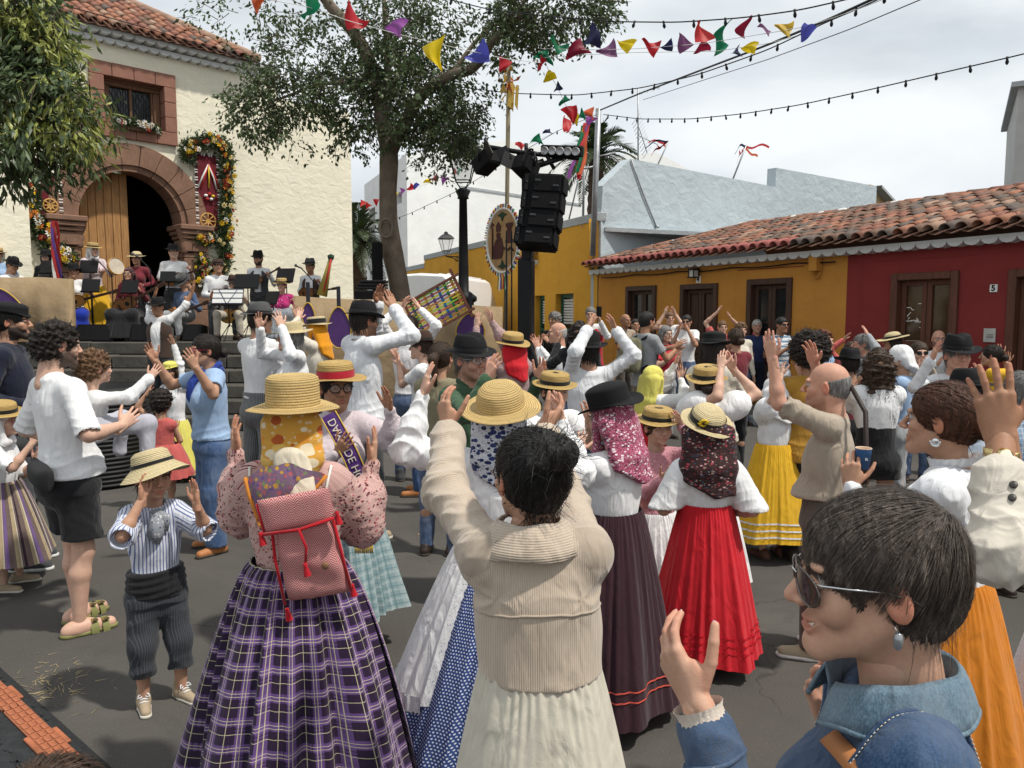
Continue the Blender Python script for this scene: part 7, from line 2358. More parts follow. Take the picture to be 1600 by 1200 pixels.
  # ------ van behind the parapet
vp=P(697,470,21.0)
van=empty('white_van',(vp[0],vp[1]+1.2,0),R(-14),'white delivery van parked behind the parapet and lamp post','van')
H_=P(690,431,21)[2]
vw=mplain('van_white',(.74,.75,.75),.3,.03,spec=.5);tyre=mplain('tyre_black',(.015,.015,.015),.9)
prof=[(-1.0,.4),(-1.03,1.3),(-.98,1.9),(-.86,H_-.12),(-.72,H_-.02),(0,H_+.02),(.72,H_-.02),(.86,H_-.12),(.98,1.9),(1.03,1.3),(1.0,.4)]
V=[];ys=[-2.6,-2.55,-2.3,1.2,1.9,2.6];sc2=[(.96,.97),(.99,.99),(1,1),(1,1),(.97,.8),(.9,.5)]
for y,(sx,sz)in zip(ys,sc2):V+=[(x*sx,y,.4+(z-.4)*sz)for x,z in prof]
n=len(prof);Fs=[(j*n+i,j*n+i+1,(j+1)*n+i+1,(j+1)*n+i)for j in range(5)for i in range(n-1)]+[tuple(range(n))[::-1],tuple(range(5*n,6*n))]
mk('body',V,Fs,vw,van,False)
for i in range(6):MB().box((-.6+i*.24,-.4,H_+.015),(.06,3.0,.025),bev=.01).build('roof_rib',vw,van)
for sx in(-.46,.46):MB().box((sx,-2.58,H_-.75),(.7,.03,.55),bev=.01).build('window',glassd,van)
for sx in(-1,1):MB().box((sx*.93,-2.57,1.2),(.12,.05,.5),bev=.01).build('tail_light',mplain('tail_red',(.35,.01,.01),.3),van)
for sx in(-.93,.93):
 for y in(-1.6,1.7):MB().lathe([(.001,-.1),(.34,-.1),(.36,0),(.34,.1),(.001,.1)],18,(sx,y,.35),rot=roty(pi/2)).build('wheel',tyre,van)
 # ------ things on the terrace
sheet=mplain('music_paper',(.72,.72,.70),.8,.05)
def music_stand(px,py,Y,label,yaw=0,w=.32,h=.24,paper=False):
 c_=P(px,py,Y);o=empty('music_stand',(c_[0],c_[1],ZT),R(yaw),label,'music stand','music stands of the band');z=c_[2]-ZT
 Rm=rotx(R(-22))
 mb=MB();mb.box((0,0,z),(w,.012,h),Rm);mb.box(np.array((0,-.03,z))+Rm@np.array((0,0,-h/2)),(w,.06,.012),Rm);d_=mb.build('desk',blackm,o)
 if paper:
  MB().box(np.array((0,-.012,z))+Rm@np.array((0,0,.02)),(w*.96,.006,h*.9),Rm).build('sheet',sheet,o)
  mb=MB()
  for zz in(-.12,-.02,.08,.15):mb.tube([np.array((-w/2,-.02,z))+Rm@np.array((0,0,zz)),np.array((w/2,-.02,z))+Rm@np.array((0,0,zz))],.006,4)
  for s in(-1,1):mb.tube([np.array((0,-.02,z))+Rm@np.array((0,0,-.14)),np.array((s*.16,-.02,z))+Rm@np.array((0,0,.14))],.006,4)
  mb.build('wire_frame',mplain('stand_blue',(.02,.025,.06),.5),o)
 mb=MB();mb.tube([(0,.03,z-.05),(0,.03,.25)],.011,6)
 for k in range(3):a=2*pi*k/3+.5;mb.tube([(0,.03,.3),(.27*cos(a),.03+.27*sin(a),.01)],.008,5)
 mb.build('tripod',blackm,o)
music_stand(76,417,13.7,'black music stand before the dark hat woman by the ribbon pole',-10)
music_stand(139,416,14.2,'black music stand in front of the standing tambourine woman',5)
music_stand(142,446,13.75,'black music stand in front of the blue skirt guitarist',8,.3)
music_stand(203,448,13.75,'black music stand in front of the seated red dressed player',-4,.3)
music_stand(262,432,14.0,'black music stand below the standing white shirt guitarist',8,.26,.2)
music_stand(386,439,14.0,'wide black music stand below the tall black hat player',0,.44,.27)
music_stand(446,430,14.2,'black music stand left of the vest player at the microphone',-15,.36,.27)
music_stand(425,465,13.7,'tilted black music stand beside the magenta shawl woman',-25,.28)
music_stand(356,464,13.65,'folding wire music stand holding white sheets before the sunglasses player',2,.54,.3,True)
def monitor(px,py,Y,w,label):
 c_=P(px,py,Y);o=empty('stage_monitor',(c_[0],Y,ZT),0,label,'stage monitor','stage monitors on the terrace edge')
 mb=MB();V=[(-w/2,0,0),(w/2,0,0),(w/2,.12,.3),(-w/2,.12,.3),(-w/2,.42,.26),(w/2,.42,.26),(w/2,.42,0),(-w/2,.42,0)]
 mb.add(V,[(0,1,2,3),(3,2,5,4),(4,5,6,7),(0,7,6,1),(1,6,5,2),(0,3,4,7)]);mb.build('cabinet',blackp,o)
 MB().box((0,.05,.15),(w-.06,.02,.26),rotx(R(-18))).build('grille',mplain('speaker_grille',(0,0,0)),o)
monitor(146,520,13.45,.66,'wide black wedge monitor on the terrace edge below the blue skirt')
monitor(214,520,13.45,.3,'small black wedge monitor beside the clapping vest man')
monitor(297,520,13.5,.3,'black wedge monitor behind the woman with red glasses')
def mic_stand(px,py,Y,label):
 c_=P(px,py,Y);o=empty('microphone_stand',(c_[0],Y,ZT),0,label,'microphone','microphones of the band');z=c_[2]-ZT
 mb=MB();mb.tube([(.25,0,.02),(.25,0,z-.25),(0.02,0,z)],.011,6);mb.lathe([(.001,.03),(.14,.02),(.15,0)],14,(.25,0,0));mb.build('stand',blackm,o)
 mb=MB();mb.tube([(.05,0,z-.02),(-.06,0,z+.03)],[.012,.018],8);mb.lathe([(.001,.035),(.025,.02),(.028,-.01),(.001,-.03)],10,(-.07,0,z+.035));mb.build('microphone',mplain('mic_grey',(.08,.08,.08),.4),o)
mic_stand(213,400,14.3,'microphone on a stand before the woman in the red jacket');mic_stand(468,418,14.6,'microphone on a boom beside the vest player by the wall');mic_stand(152,408,14.2,'microphone on a stand before the white scarf singer')
gl={'honey':mplain('guitar_honey',(.50,.25,.06),.25,.12,5,spec=.5),'brown':mplain('guitar_brown',(.22,.09,.03),.25,.15,5,spec=.5),'orange':mplain('guitar_orange',(.42,.16,.04),.25,.15,5,spec=.5)}
def guitar(c,label,col='honey',s=1.0,up=.28,off=(0,.2,-.34),cat='guitar'):
 """Held across the lap of musician c; neck towards the player's left hand."""
 o=empty('guitar',c.tw(c.Cs+np.array(off)*1.0),-R(c.face),label,cat,'instruments of the band')
 o.rotation_euler=(R(-12),R(up*57.3),-R(c.face))
 a=np.linspace(0,2*pi,44,endpoint=False)
 x=-.24*s*np.cos(a);z=s*(.165-.045*np.exp(-((x/s-.0+.03)/.06)**2)-.03*(x/s<-.02))*np.sin(a)
 pl=[(q,w)for q,w in zip(x,z)]
 MB().prism(pl[::-1],-.045*s,.045*s).build('body',gl[col],o)
 V,F_=tube_geo([(q,.046*s,w)for q,w in pl],.006,5,close=True);mk('binding',V,F_,mplain('guitar_dark',(.03,.015,.01),.4),o)
 MB().lathe([(.001,.0),(.042*s,.0)],16,(-.05*s,.049*s,0),rot=rotx(-pi/2)).build('sound_hole',inkb,o)
 MB().box((.1*s,.052*s,0),(.02,.012,.12*s)).build('bridge',mplain('guitar_dark',(0,0,0)),o)
 mb=MB();mb.box((-.47*s,.04*s,0),(.52*s,.03,.05*s),bev=.006);mb.box((-.79*s,.035*s,0),(.15*s,.02,.075*s),bev=.006);nk=mb.build('neck',mplain('guitar_neck',(.06,.03,.018),.4),o)
 return o
 # ------ ribbed planter, cable ramp, litter
p=G(118,770);mb=MB();pr=[]
for i in range(22):z=.02+i*.046;pr+=[(.47,z),(.485,z+.012),(.485,z+.026),(.47,z+.036)]
mb.lathe([(.001,0)]+pr+[(.44,1.04),(.42,.95),(.001,.95)],40);o=mb.build('ribbed_drum',mplain('black_rubber',(.012,.012,.013),.55,.2,spec=.4));o.location=(p[0],p[1]+.5,0);tag(o,'large black ribbed drum standing behind the man in the white T-shirt','drum')
a_,b_=G(-33,1067),G(99,1198)
d_=nrm((b_-a_)[:2]);L_=np.linalg.norm((b_-a_)[:2])
rp=empty('cable_ramp',((a_[0]+b_[0])/2,(a_[1]+b_[1])/2,0),atan2(d_[1],d_[0]),'black rubber cable ramp with a worn orange lid crossing the ground','cable ramp')
rub=mplain('ramp_rubber',(.022,.024,.026),.8,.3,30,bump=.6,bscale=120)
mb=MB();L2=2.2
mb.prism([(-.25,.004),(.12,.004),(.065,.05),(-.19,.05)],-L2/2,L2/2)
q=np.array(mb.V);q=np.stack([q[:,1],q[:,0],q[:,2]],1);mb.V=[tuple(v)for v in q];mb.F=[f[::-1]for f in mb.F]
mb.build('base',rub,rp)
lidm=mplain('ramp_orange',(.36,.12,.055),.55,.45,9,dirt=.5)
for i in range(4):
 MB().box((-.85+i*.56,-.005,.056),(.54,.088,.014),bev=.004).build('lid',lidm,rp)
 for s in(-1,1):MB().box((-.85+i*.56+.12,s*.052-.005,.056),(.16,.022,.013),bev=.003).build('lid_tab',lidm,rp)
cell=MB().box((0,0,0),(.048,.024,.006),bev=.002).data('tread',[lidm])
for i in range(38):
 for j in range(3):
  o=link('tread',cell,rp);o.location=(-1.06+i*.058,-.033+j*.028,.0655)
mb=MB();r=np.random.RandomState(8)
for i in range(160):
 x,y=r.uniform(-1,1),r.choice([-.13,.055])+r.uniform(-.03,.004);mb.box((x,y,.05),(.02,.008,.008))
tag(mb.build('stud',rub,rp),kind='stuff')
V=[];Fs=[]
for i in range(190):
 near=r.rand()<.8
 if near:c=G(50+r.uniform(-45,50),1070+r.uniform(-20,40))+np.array((r.normal(0,.12),r.normal(0,.12),.003))
 else:c=np.array((r.uniform(-6,6),r.uniform(2.2,13),.003))
 a=r.uniform(0,6.3);l=r.uniform(.008,.035)*(1.0 if near else .4);w=r.uniform(.0007,.002)if near else r.uniform(.002,.006);d=np.array((cos(a),sin(a),0));e=np.array((-sin(a),cos(a),0));b=len(V)
 V+=[c-d*l+e*w,c-d*l-e*w,c+d*l-e*w+(0,0,.004),c+d*l+e*w+(0,0,.002)];Fs.append((b,b+1,b+2,b+3))
o=mk('litter',V,Fs,mplain('straw_litter',(.32,.25,.14),.9,.4,3),None,False);tag(o,kind='stuff')
# ------ clothes materials
W1=mcloth('white_cotton',(.76,.76,.76),.85,.5);W2=mcloth('white_linen',(.70,.71,.73),.85,.6);W3=mcloth('cream_linen',(.62,.57,.48),.9,.5)
BLK=mcloth('black_cotton',(.013,.013,.015),.85,.4);NAVY=mcloth('navy_knit',(.010,.013,.028),.9,.35);GRY=mcloth('grey_cotton',(.30,.31,.32),.85,.45);DGRY=mcloth('dark_grey_wool',(.055,.058,.062),.9,.4)
BEI=mcloth('beige_cotton',(.36,.30,.235),.88,.55);TAU=mcloth('taupe_twill',(.10,.085,.07),.88,.5);KHA=mcloth('khaki_twill',(.25,.19,.125),.88,.4);STONE=mcloth('stone_trousers',(.45,.40,.33),.88,.5)
SKYB=mcloth('sky_blue_pique',(.30,.42,.60),.88,.4);OLV=mcloth('olive_green',(.045,.095,.05),.88,.5);MUS=mcloth('mustard_cotton',(.38,.20,.03),.88,.45);CORAL=mcloth('coral_cotton',(.52,.11,.10),.85,.4);REDT=mcloth('red_jersey',(.48,.03,.05),.85,.4)
MAR=mcloth('maroon_cotton',(.17,.025,.035),.88,.4);ROY=mcloth('royal_blue_cloth',(.012,.035,.34),.8,.5);VIO=mcloth('violet_cloth',(.10,.05,.33),.8,.4);BRV=mcloth('brown_wool',(.055,.035,.027),.9,.3);PUR=mcloth('purple_velvet',(.06,.018,.13),.6,.3)
RED=mcloth('red_skirt_cloth',(.55,.012,.022),.75,.35);PLUM=mcloth('plum_cloth',(.035,.012,.018),.85,.3);YEL=mcloth('yellow_cloth',(.70,.40,.02),.8,.35);ORA=mcloth('orange_cloth',(.55,.18,.01),.8,.35);PALEY=mcloth('pale_yellow_scarf',(.68,.62,.14),.85,.4);ORSC=mcloth('orange_scarf',(.70,.28,.01),.8,.3);BLUSC=mcloth('blue_scarf',(.02,.045,.24),.85,.5);MAG=mfloral('magenta_shawl',(.40,.02,.14),[(.7,.3,.45),(.05,.01,.03),(.6,.05,.2)],38)
LINEN=mcloth('ecru_linen_skirt',(.56,.52,.43),.9,.5,.5);PINKW=mfloral('pale_pink_print',(.56,.48,.50),[(.45,.33,.38),(.6,.55,.55)],110,'UV',.28);PINKS=mfloral('pink_small_print',(.55,.26,.30),[(.3,.08,.12),(.7,.5,.5)],80,'UV',.25)
JEAN=mdenim('jeans_blue',(.030,.062,.135),.5);JEAN2=mdenim('jeans_wide_blue',(.03,.07,.16),.4);DENIM=mdenim('denim_jacket',(.016,.044,.098),.28);DENIMC=mdenim('denim_collar',(.075,.125,.165),.5)
CORD=mcord('beige_corduroy',(.50,.41,.32))
STR1=mstripe('boy_stripe_shirt',(.60,.62,.68),[((.10,.14,.30),.0135,.0045,0)]);STR2=mstripe('pin_stripe_dark',(.035,.038,.045),[((.075,.08,.09),.010,.002,0)]);STR3=mstripe('grey_stripe_wool',(.115,.12,.12),[((.30,.31,.31),.016,.004,0)]);STR4=mstripe('folk_stripe',(.14,.10,.09),[((.36,.28,.17),.085,.03,0),((.035,.02,.03),.085,.012,.5),((.55,.5,.42),.085,.006,.72),((.15,.09,.22),.17,.02,.3)]);STR5=mstripe('breton_tee',(.68,.70,.72),[((.16,.25,.36),.075,.032,0)],'UV',1)
FLOR=mfloral('pink_floral_blouse',(.50,.315,.285),[(.10,.018,.025),(.22,.03,.045),(.06,.02,.02),(.42,.12,.12),(.10,.02,.03)],95,'UV',.33)
FSC=mfloral('pink_white_floral_scarf',(.30,.055,.11),[(.72,.6,.62),(.55,.22,.32),(.75,.7,.7),(.06,.02,.04)],105,'UV',.36);DSC=mfloral('dark_floral_scarf',(.03,.016,.016),[(.35,.05,.07),(.25,.2,.16),(.5,.3,.3),(.1,.03,.03),(.04,.06,.1)],90,'UV',.34);NSC=mfloral('navy_white_scarf',(.52,.54,.58),[(.02,.03,.10),(.03,.04,.14),(.02,.025,.07)],60,'UV',.42);OSC=mfloral('orange_ring_scarf',(.58,.30,.05),[(.70,.60,.42),(.42,.09,.02),(.66,.42,.1),(.6,.25,.03)],26,'UV',.42);GSC=mfloral('grey_print_scarf',(.25,.27,.30),[(.05,.06,.09),(.5,.5,.5)],60)
PLAID=mplaid('purple_plaid',(.022,.010,.034),[((.21,.11,.35),.086,.028,.0,.5),((.02,.008,.03),.086,.004,.12,.7),((.02,.008,.03),.086,.004,.24,.7),((.62,.56,.36),.043,.0022,.62,.75),((.62,.56,.36),.086,.0022,.93,.75)])
PLAID2=mplaid('grey_plaid',(.05,.052,.052),[((.36,.36,.33),.07,.012,0,.6),((.12,.12,.12),.07,.026,.4,.6),((.5,.5,.45),.07,.003,.7,.8)]);PLAID3=mplaid('teal_plaid',(.24,.34,.36),[((.42,.5,.5),.05,.014,0,.6),((.10,.2,.22),.05,.006,.5,.6)])
DOTS=mdots('blue_dots',(.035,.065,.21),(.62,.66,.75))
HER=mherring('red_herringbone',(.44,.065,.075),(.62,.45,.42),.0085,.015)
STRAW=mstraw('straw_gold',(.60,.42,.17));STRAW2=mstraw('straw_pale',(.68,.56,.32));STRAW3=mstraw('straw_honey',(.55,.37,.13));FELT=mplain('black_felt',(.008,.008,.009),.9,.2);FELTG=mplain('grey_felt',(.075,.075,.075),.9,.15);FELTB=mplain('brown_felt',(.055,.03,.022),.9,.15)
BAND=mcloth('black_ribbon',(.012,.012,.012),.6,0);BANDR=mcloth('red_ribbon',(.38,.012,.03),.6,0)
SUEDE=mplain('beige_suede',(.36,.28,.19),.95,.1);LEA=mplain('brown_leather',(.12,.045,.025),.5,.2,spec=.4);LEAD=mplain('dark_leather',(.028,.018,.014),.5,.2);TANL=mplain('tan_leather',(.42,.17,.06),.55,.15);WSH=mplain('white_shoe',(.6,.6,.58),.6);GSOLE=mplain('pale_sole',(.55,.52,.45),.7);OLVS=mplain('olive_sandal',(.20,.20,.07),.6)
GBLK=mplain('black_frame',(.012,.011,.012),.3,0);GRED=mplain('red_frame',(.42,.01,.03),.3,0);GSIL=mplain('silver_frame',(.6,.6,.6),.25,0,metal=1)
def T(m,sleeve='long',**k):return dict(m=m,sleeve=sleeve,**k)
def SK(m,**k):return dict(t='skirt',m=m,**k)
def TR(m,**k):return dict(t='trousers',m=m,**k)
FD=lambda**k:dict(dict(k='fedora',m=FELT,h=.108,brim=.15,band=BAND),**k)
SF=lambda**k:dict(dict(k='straw_flat',m=STRAW,h=.085,brim=.16,band=BAND),**k)
GD,GSP,GM='people clapping in the square','spectators along the houses','musicians on the terrace'
C={}
# ------ musicians (terrace level ZT)
def mus(key,label,hx,hy,Y,**k):
 k.setdefault('z0',ZT);k.setdefault('group',GM);k.setdefault('shoe',dict(m=LEAD));k.setdefault('L','neck');k.setdefault('Rr','strum');k.setdefault('pose',('grip','cup'))
 C[key]=person(label,hx,hy,Y,**k)
mus('p0','musician in a straw hat and pale blue shirt at the left picture edge',-4,398,14.3,face=150,kind='f',hat=SF(band=BAND),top=T(SKYB),bot=TR(DGRY))
mus('p1','guitarist in black hat and white shirt bent over behind the burlap wall',20,415,14.1,face=110,seat=.47,hat=FD(),top=T(W1),bot=TR(DGRY),hpitch=-18)
mus('p2','woman in a dark hat and black shawl beside the ribbon pole',72,402,14.3,face=165,kind='f',hat=FD(brim=.16),scarf=dict(m=BLK,len=.34,shoulder=True),top=T(BLK),bot=SK(BLK,rh=.35),skin='fair',glasses=dict(m=GBLK))
mus('p3','seated guitarist in black hat, white blouse and bright blue skirt',115,424,14.0,face=165,kind='f',seat=.47,hat=FD(brim=.145),top=T(W1,'puff'),bot=dict(t='lap',m=ROY),hair=('short','dark'))
mus('p4','standing tambourine player in flat straw hat and white headscarf',146,391,14.5,face=130,kind='f',hat=SF(z=.062),scarf=dict(m=W1,len=.22,w=.05),top=T(PINKW),bot=SK(YEL,rh=.38),L=(172,412),Rr=(160,425),skin='fair',pose=('flat','cup'))
mus('p5','standing singer in straw hat and dark red jacket at the microphone',213,404,14.5,face=175,kind='f',hat=dict(k='straw_dome',m=STRAW2,h=.09,brim=.17,band=BAND),top=T(MAR),bot=SK(BLK,rh=.36),L='waist',Rr='waist')
mus('p6','seated player in red blouse, patterned headscarf and black skirt',201,428,14.0,face=178,kind='f',seat=.47,scarf=dict(m=DSC,len=.2,w=.05),top=T(MAR),bot=dict(t='lap',m=BLK),glasses=dict(m=GBLK))
mus('p7','standing guitarist in black hat and short sleeved white shirt at the church door',271,394,14.6,face=160,hat=FD(),top=T(W1,'half',hem=.82+0),bot=TR(DGRY),skin='fair')
mus('p8','seated guitarist in grey hat and blue shirt looking down',286,441,14.1,face=200,seat=.45,hat=FD(m=FELTG),top=T(JEAN),bot=TR(GRY),hpitch=-38)
mus('p9','guitarist in brown cap and white shirt in front of the flower garland',341,416,14.3,face=150,hat=FD(m=FELTB,brim=.125,h=.085),top=T(W1),bot=TR(DGRY),seat=.62)
mus('p10','seated player in brown hat, sunglasses and beige trousers behind white sheets',365,443,14.2,face=178,seat=.45,hat=FD(m=FELTB),top=T(W3),bot=TR(STONE),glasses=dict(m=GBLK,dark=1),skin='fair',hair=('short','grey'))
mus('p11','tall bearded player in black hat and dark waistcoat by the cream wall',403,405,15.4,face=180,hat=FD(h=.125,brim=.14),top=T(W2),bot=TR(DGRY),beard=1)
mus('p12','seated woman in straw hat with a magenta patterned shawl',440,446,14.1,face=175,kind='f',seat=.47,hat=SF(),top=T(MAG),bot=dict(t='lap',m=GSC),skin='fair')
mus('p13','player in grey hat and brown waistcoat next to the furled flag',484,416,15.2,face=185,hat=FD(m=FELTG),top=T(W2),bot=TR(DGRY),skin='tan')
def vest(c,m,open_=.07):
 """Sleeveless waistcoat over the shirt, open at the front."""
 s,g=c.s,c.g;v=float(np.clip(c.Y*.0022,.0075,.017));hem=c.zh+.04*s
 F=Field((-.4,-.35,hem-.04),(.4,.35,c.zs+.2),v);hT=c.zs-c.zh;st=[]
 for q,rx,ry in((.05,.17,.125),(.3,.155,.112),(.5,.152,.108),(.75,.168,.118),(.92,.15,.1),(1.03,.1,.075)):
  st.append((c.ctr(c.zh+hT*q),rx*s*c.bw+.026,ry*s+.026))
 F.stack(st,k=0)
 for a in c.arms.values():F.cap(a['Sh']+np.array((a['sg']*.03,0,-.02)),a['Sh']+(a['E']-a['Sh'])*.8,.075*s,.075*s,k=.01,mode='s')
 cc=c.ctr((c.zh+c.zs)/2);F.econe((cc[0],cc[1]+.2*s,hem-.05),(cc[0],cc[1]+.2*s,c.zs+.2),(open_,.22),(open_+.03,.22),k=.01,mode='s')
 V,Q=F.mesh()
 if len(V):c.vest=mk('waistcoat',V,Q,m,c.root)
vest(C['p11'],DGRY);vest(C['p13'],BRV)
guitar(C['p1'],'guitar held by the bent guitarist behind the burlap wall','brown',.9);guitar(C['p3'],'honey coloured round guitar on the blue skirt player lap','honey',.95);guitar(C['p6'],'long necked guitar held up by the red blouse player','brown',.95,.5);guitar(C['p7'],'small dark guitar of the standing guitarist at the church door','brown',.75,.4,(0,.2,-.26));guitar(C['p8'],'orange guitar of the seated grey hat player','orange',.9,.3);guitar(C['p9'],'orange bodied lute of the player before the garland','orange',.8,.35,(0,.2,-.28));guitar(C['p11'],'small guitar held high by the tall black hat player','brown',.65,.5,(0,.2,-.2));guitar(C['p13'],'small brown guitar of the waistcoat player by the flag','brown',.7,.15,(0,.2,-.28));guitar(C['p10'],'guitar behind the white music sheets','honey',.85,.2)
p=P(181,416,14.15);o=empty('tambourine',p,0,'round tambourine raised by the white scarf player','tambourine','instruments of the band');o.rotation_euler=(R(80),0,R(60))
MB().lathe([(.15,-.03),(.16,-.03),(.16,.03),(.15,.03),(.15,-.03)],24).build('hoop',gl['honey'],o);MB().lathe([(.001,.0),(.152,.0)],24,(0,0,.02)).build('skin',mplain('drum_skin',(.55,.48,.38),.7),o)
# ------ spectators along the houses
def spec(key,label,hx,hy,Y,**k):
 k.setdefault('group',GSP);k.setdefault('shoe',dict(m=LEAD));C[key]=person(label,hx,hy,Y,**k)
spec('b1','man in red waistcoat holding up a phone by the yellow house corner',923,492,12.4,face=190,hair=('short','grey'),top=T(W1),bot=TR(DGRY),L=(936,496),Rr='clap',pose=('grip','open'),skin='fair');vest(C['b1'],mcloth('red_waistcoat',(.42,.02,.03),.8,.2),.06)
o=empty('mobile_phone',P(936,487,11.85),0,'black mobile phone raised by the red waistcoat man','phone');MB().box((0,0,0),(.08,.012,.16),bev=.004).build('case',blackp,o);MB().box((0,.008,0),(.07,.003,.145)).build('screen',glassd,o)
spec('b2','balding man in white shirt clapping in profile near the loudspeaker tower',870,520,9.2,face=-85,hair=('bald','white'),top=T(W1),bot=TR(GRY),L=(838,537),Rr=(836,533),skin='red',girth=1.15)
spec('b3','grey curly haired man in a dark jacket by the green window',866,500,12.8,face=-140,hair=('curlyshort','grey'),top=T(BLK),bot=TR(DGRY),L='clap',Rr='clap')
spec('b4','old grey haired man in beige shirt left of the first dark window',978,501,14.4,face=150,hair=('bald','grey'),top=T(BEI,'short'),bot=TR(TAU),L='clap',Rr='clap',skin='tan')
spec('b5','short haired man in dark shirt right under the first dark window',993,508,14.8,face=175,hair=('buzz','dark'),top=T(NAVY),bot=TR(JEAN),L='clap',Rr='clap')
spec('b6','dark haired man in grey T-shirt with a khaki backpack clapping',1012,502,10.2,face=62,hair=('short','black'),top=T(GRY,'short',loose=.02),bot=TR(KHA),L=(1062,536),Rr=(1058,542),skin='tan')
spec('b7','grey haired woman with glasses in a bright red top',1041,522,11,face=155,kind='f',hair=('bob','grey'),top=T(REDT,'short'),bot=TR(GRY),L='clap',Rr='clap',glasses=dict(m=GBLK),skin='fair',girth=1.15)
spec('b8','blonde spectator stretching both arms up beside the dark door',1047,498,13.8,face=180,kind='f',hair=('short','light'),top=T(W2,'none'),bot=TR(JEAN),L=(1053,485),Rr=(1040,486),skin='fair')
spec('b9','woman in sunglasses and white printed T-shirt in front of the dark door',1073,503,13,face=205,kind='f',hair=('short','black'),top=T(W1,'short'),bot=TR(JEAN),L='claphigh',Rr='claphigh',glasses=dict(m=GBLK,dark=1))
spec('b10','spectator with both hands raised high right of the dark door',1129,512,13,face=180,kind='f',hair=('short','light'),top=T(CORAL,'short'),bot=TR(JEAN),L=(1140,493),Rr=(1123,484),skin='fair')
spec('b11','woman with brown ponytail and maroon top clapping, seen from behind',1148,530,8.7,face=-15,kind='f',hair=('bun','brown'),top=T(MAR),bot=TR(BLK),L='claphigh',Rr='claphigh')
spec('b12','blonde curly haired woman before the second dark window',1158,516,12.4,face=170,kind='f',hair=('curlyshort','light'),top=T(W3),bot=TR(JEAN),skin='fair')
spec('b13','white haired man in navy suit jacket and red shirt on the pavement edge',1183,510,14.2,face=188,hair=('short','white'),top=T(mcloth('navy_suit',(.02,.035,.10),.8,.2),vneck=.2),bot=TR(NAVY),shoe=dict(m=SUEDE),skin='red',collar=REDT,L='waist',Rr='waist')
spec('b14','dark haired man in striped T-shirt and sunglasses under the second window',1222,508,12.2,face=160,hair=('short','black'),top=T(STR5,'short'),bot=TR(W2),glasses=dict(m=GBLK,dark=1),L='clap',Rr='clap',skin='tan')
spec('b15','woman with curly red hair and bare shoulders',1288,534,8.2,face=150,kind='f',hair=('longcurly','red'),top=T(SKYB,'none'),bot=TR(JEAN),L=(1276,540),Rr=(1262,548),skin='fair')
spec('b16','woman in rose printed blouse and red headscarf with raised arms',800,545,6.8,face=-25,kind='f',hat=SF(m=STRAW3,band=BAND,z=.066,pitch=10),scarf=dict(m=RED,len=.3),top=T(mfloral('rose_print',(.36,.25,.24),[(.25,.1,.12),(.5,.4,.38)],90,'UV'),'bishop'),bot=SK(BLK,rh=.34),L=(745,502),Rr=(765,494),skin='fair')
spec('b17','woman with long dark curly hair and black top by the tower',905,522,7.6,face=15,kind='f',hair=('longcurly','dark'),top=T(BLK),bot=TR(JEAN),L=(874,530),Rr='clap')
spec('b18','grey haired profile man clapping in front of the red wall',1346,538,9.4,face=-80,hair=('short','grey'),top=T(GRY),bot=TR(JEAN),L=(1353,517),Rr=(1338,545),skin='red')
spec('b19','woman in red top with one hand raised at the wall colour change',1331,548,10,face=170,kind='f',hair=('short','brown'),top=T(CORAL),bot=TR(JEAN),Rr=(1322,526),L='clap')
spec('b20','person in straw sun hat standing before the dark red wall',1393,534,10.2,face=-75,kind='f',hair=('bob','dark'),hat=dict(k='straw_dome',m=STRAW2,h=.085,brim=.19,band=BAND,pitch=-12),top=T(W2),bot=TR(JEAN),L='clap',Rr='clap')
spec('b21','bald bearded man with glasses below the red house window',1467,530,10.6,face=195,hair=('bald','grey'),top=T(W1),bot=TR(DGRY),glasses=dict(m=GBLK),beard=.6,skin='red',L='clap',Rr='clap')
spec('b22','smiling woman in dark sunglasses with pulled back auburn hair',1437,552,8.2,smile=True,face=190,kind='f',hair=('bun','brown'),top=T(BEI),bot=TR(JEAN),glasses=dict(m=GBLK,dark=1),L=(1452,566),Rr=(1440,572),skin='fair')
spec('b23','person with dark hair bun clapping near the right house door',1548,556,8.4,face=-50,kind='f',hair=('bun','dark'),top=T(YEL,'short'),bot=TR(JEAN),L=(1562,548),Rr=(1574,560))
spec('b24','person in small black hat and dark red top seen from behind',1327,568,7.8,face=5,hair=('short','dark'),hat=FD(),top=T(MAR),bot=TR(BLK),L='clap',Rr='clap')
spec('b25','grey haired man in checked blue shirt at the right picture edge',1592,612,4.9,face=-10,hair=('short','grey'),top=T(mplaid('blue_check',(.25,.36,.5),[((.6,.65,.7),.03,.008,0,.7)]),'short'),bot=TR(JEAN),L='clap',Rr='clap')
def pillow(w,h,t,n=14,p=3):
 u=np.linspace(-1,1,n);V=[];uv=[]
 for s in(1,-1):
  for j in range(n):
   for i in range(n):d=((1-abs(u[i])**p)*(1-abs(u[j])**p))**.5;V.append((u[i]*w/2,s*d*t/2,u[j]*h/2));uv.append((u[i]*w/2,u[j]*h/2))
 Q=[]
 for s in(0,1):
  for j in range(n-1):
   for i in range(n-1):
    b=s*n*n+j*n+i;q=(b,b+1,b+n+1,b+n);Q.append(q[::-1]if s==0 else q)
 return np.array(V),np.array(Q),np.array(uv)
c=C['b6'];o=empty('backpack',c.tw(c.ctr(c.zs-.2)+np.array((0,-.24,0))),-R(c.face),'khaki backpack on the back of the grey T-shirt man','backpack')
V,Q,uv=pillow(.32,.46,.24);mk('bag',V,Q,mplain('khaki_bag',(.20,.19,.12),.9,.25,12),o);V,Q,uv=pillow(.24,.2,.12);mk('pocket',V+np.array((0,-.12,-.1)),Q,mplain('khaki_pocket',(.17,.16,.11),.9),o)
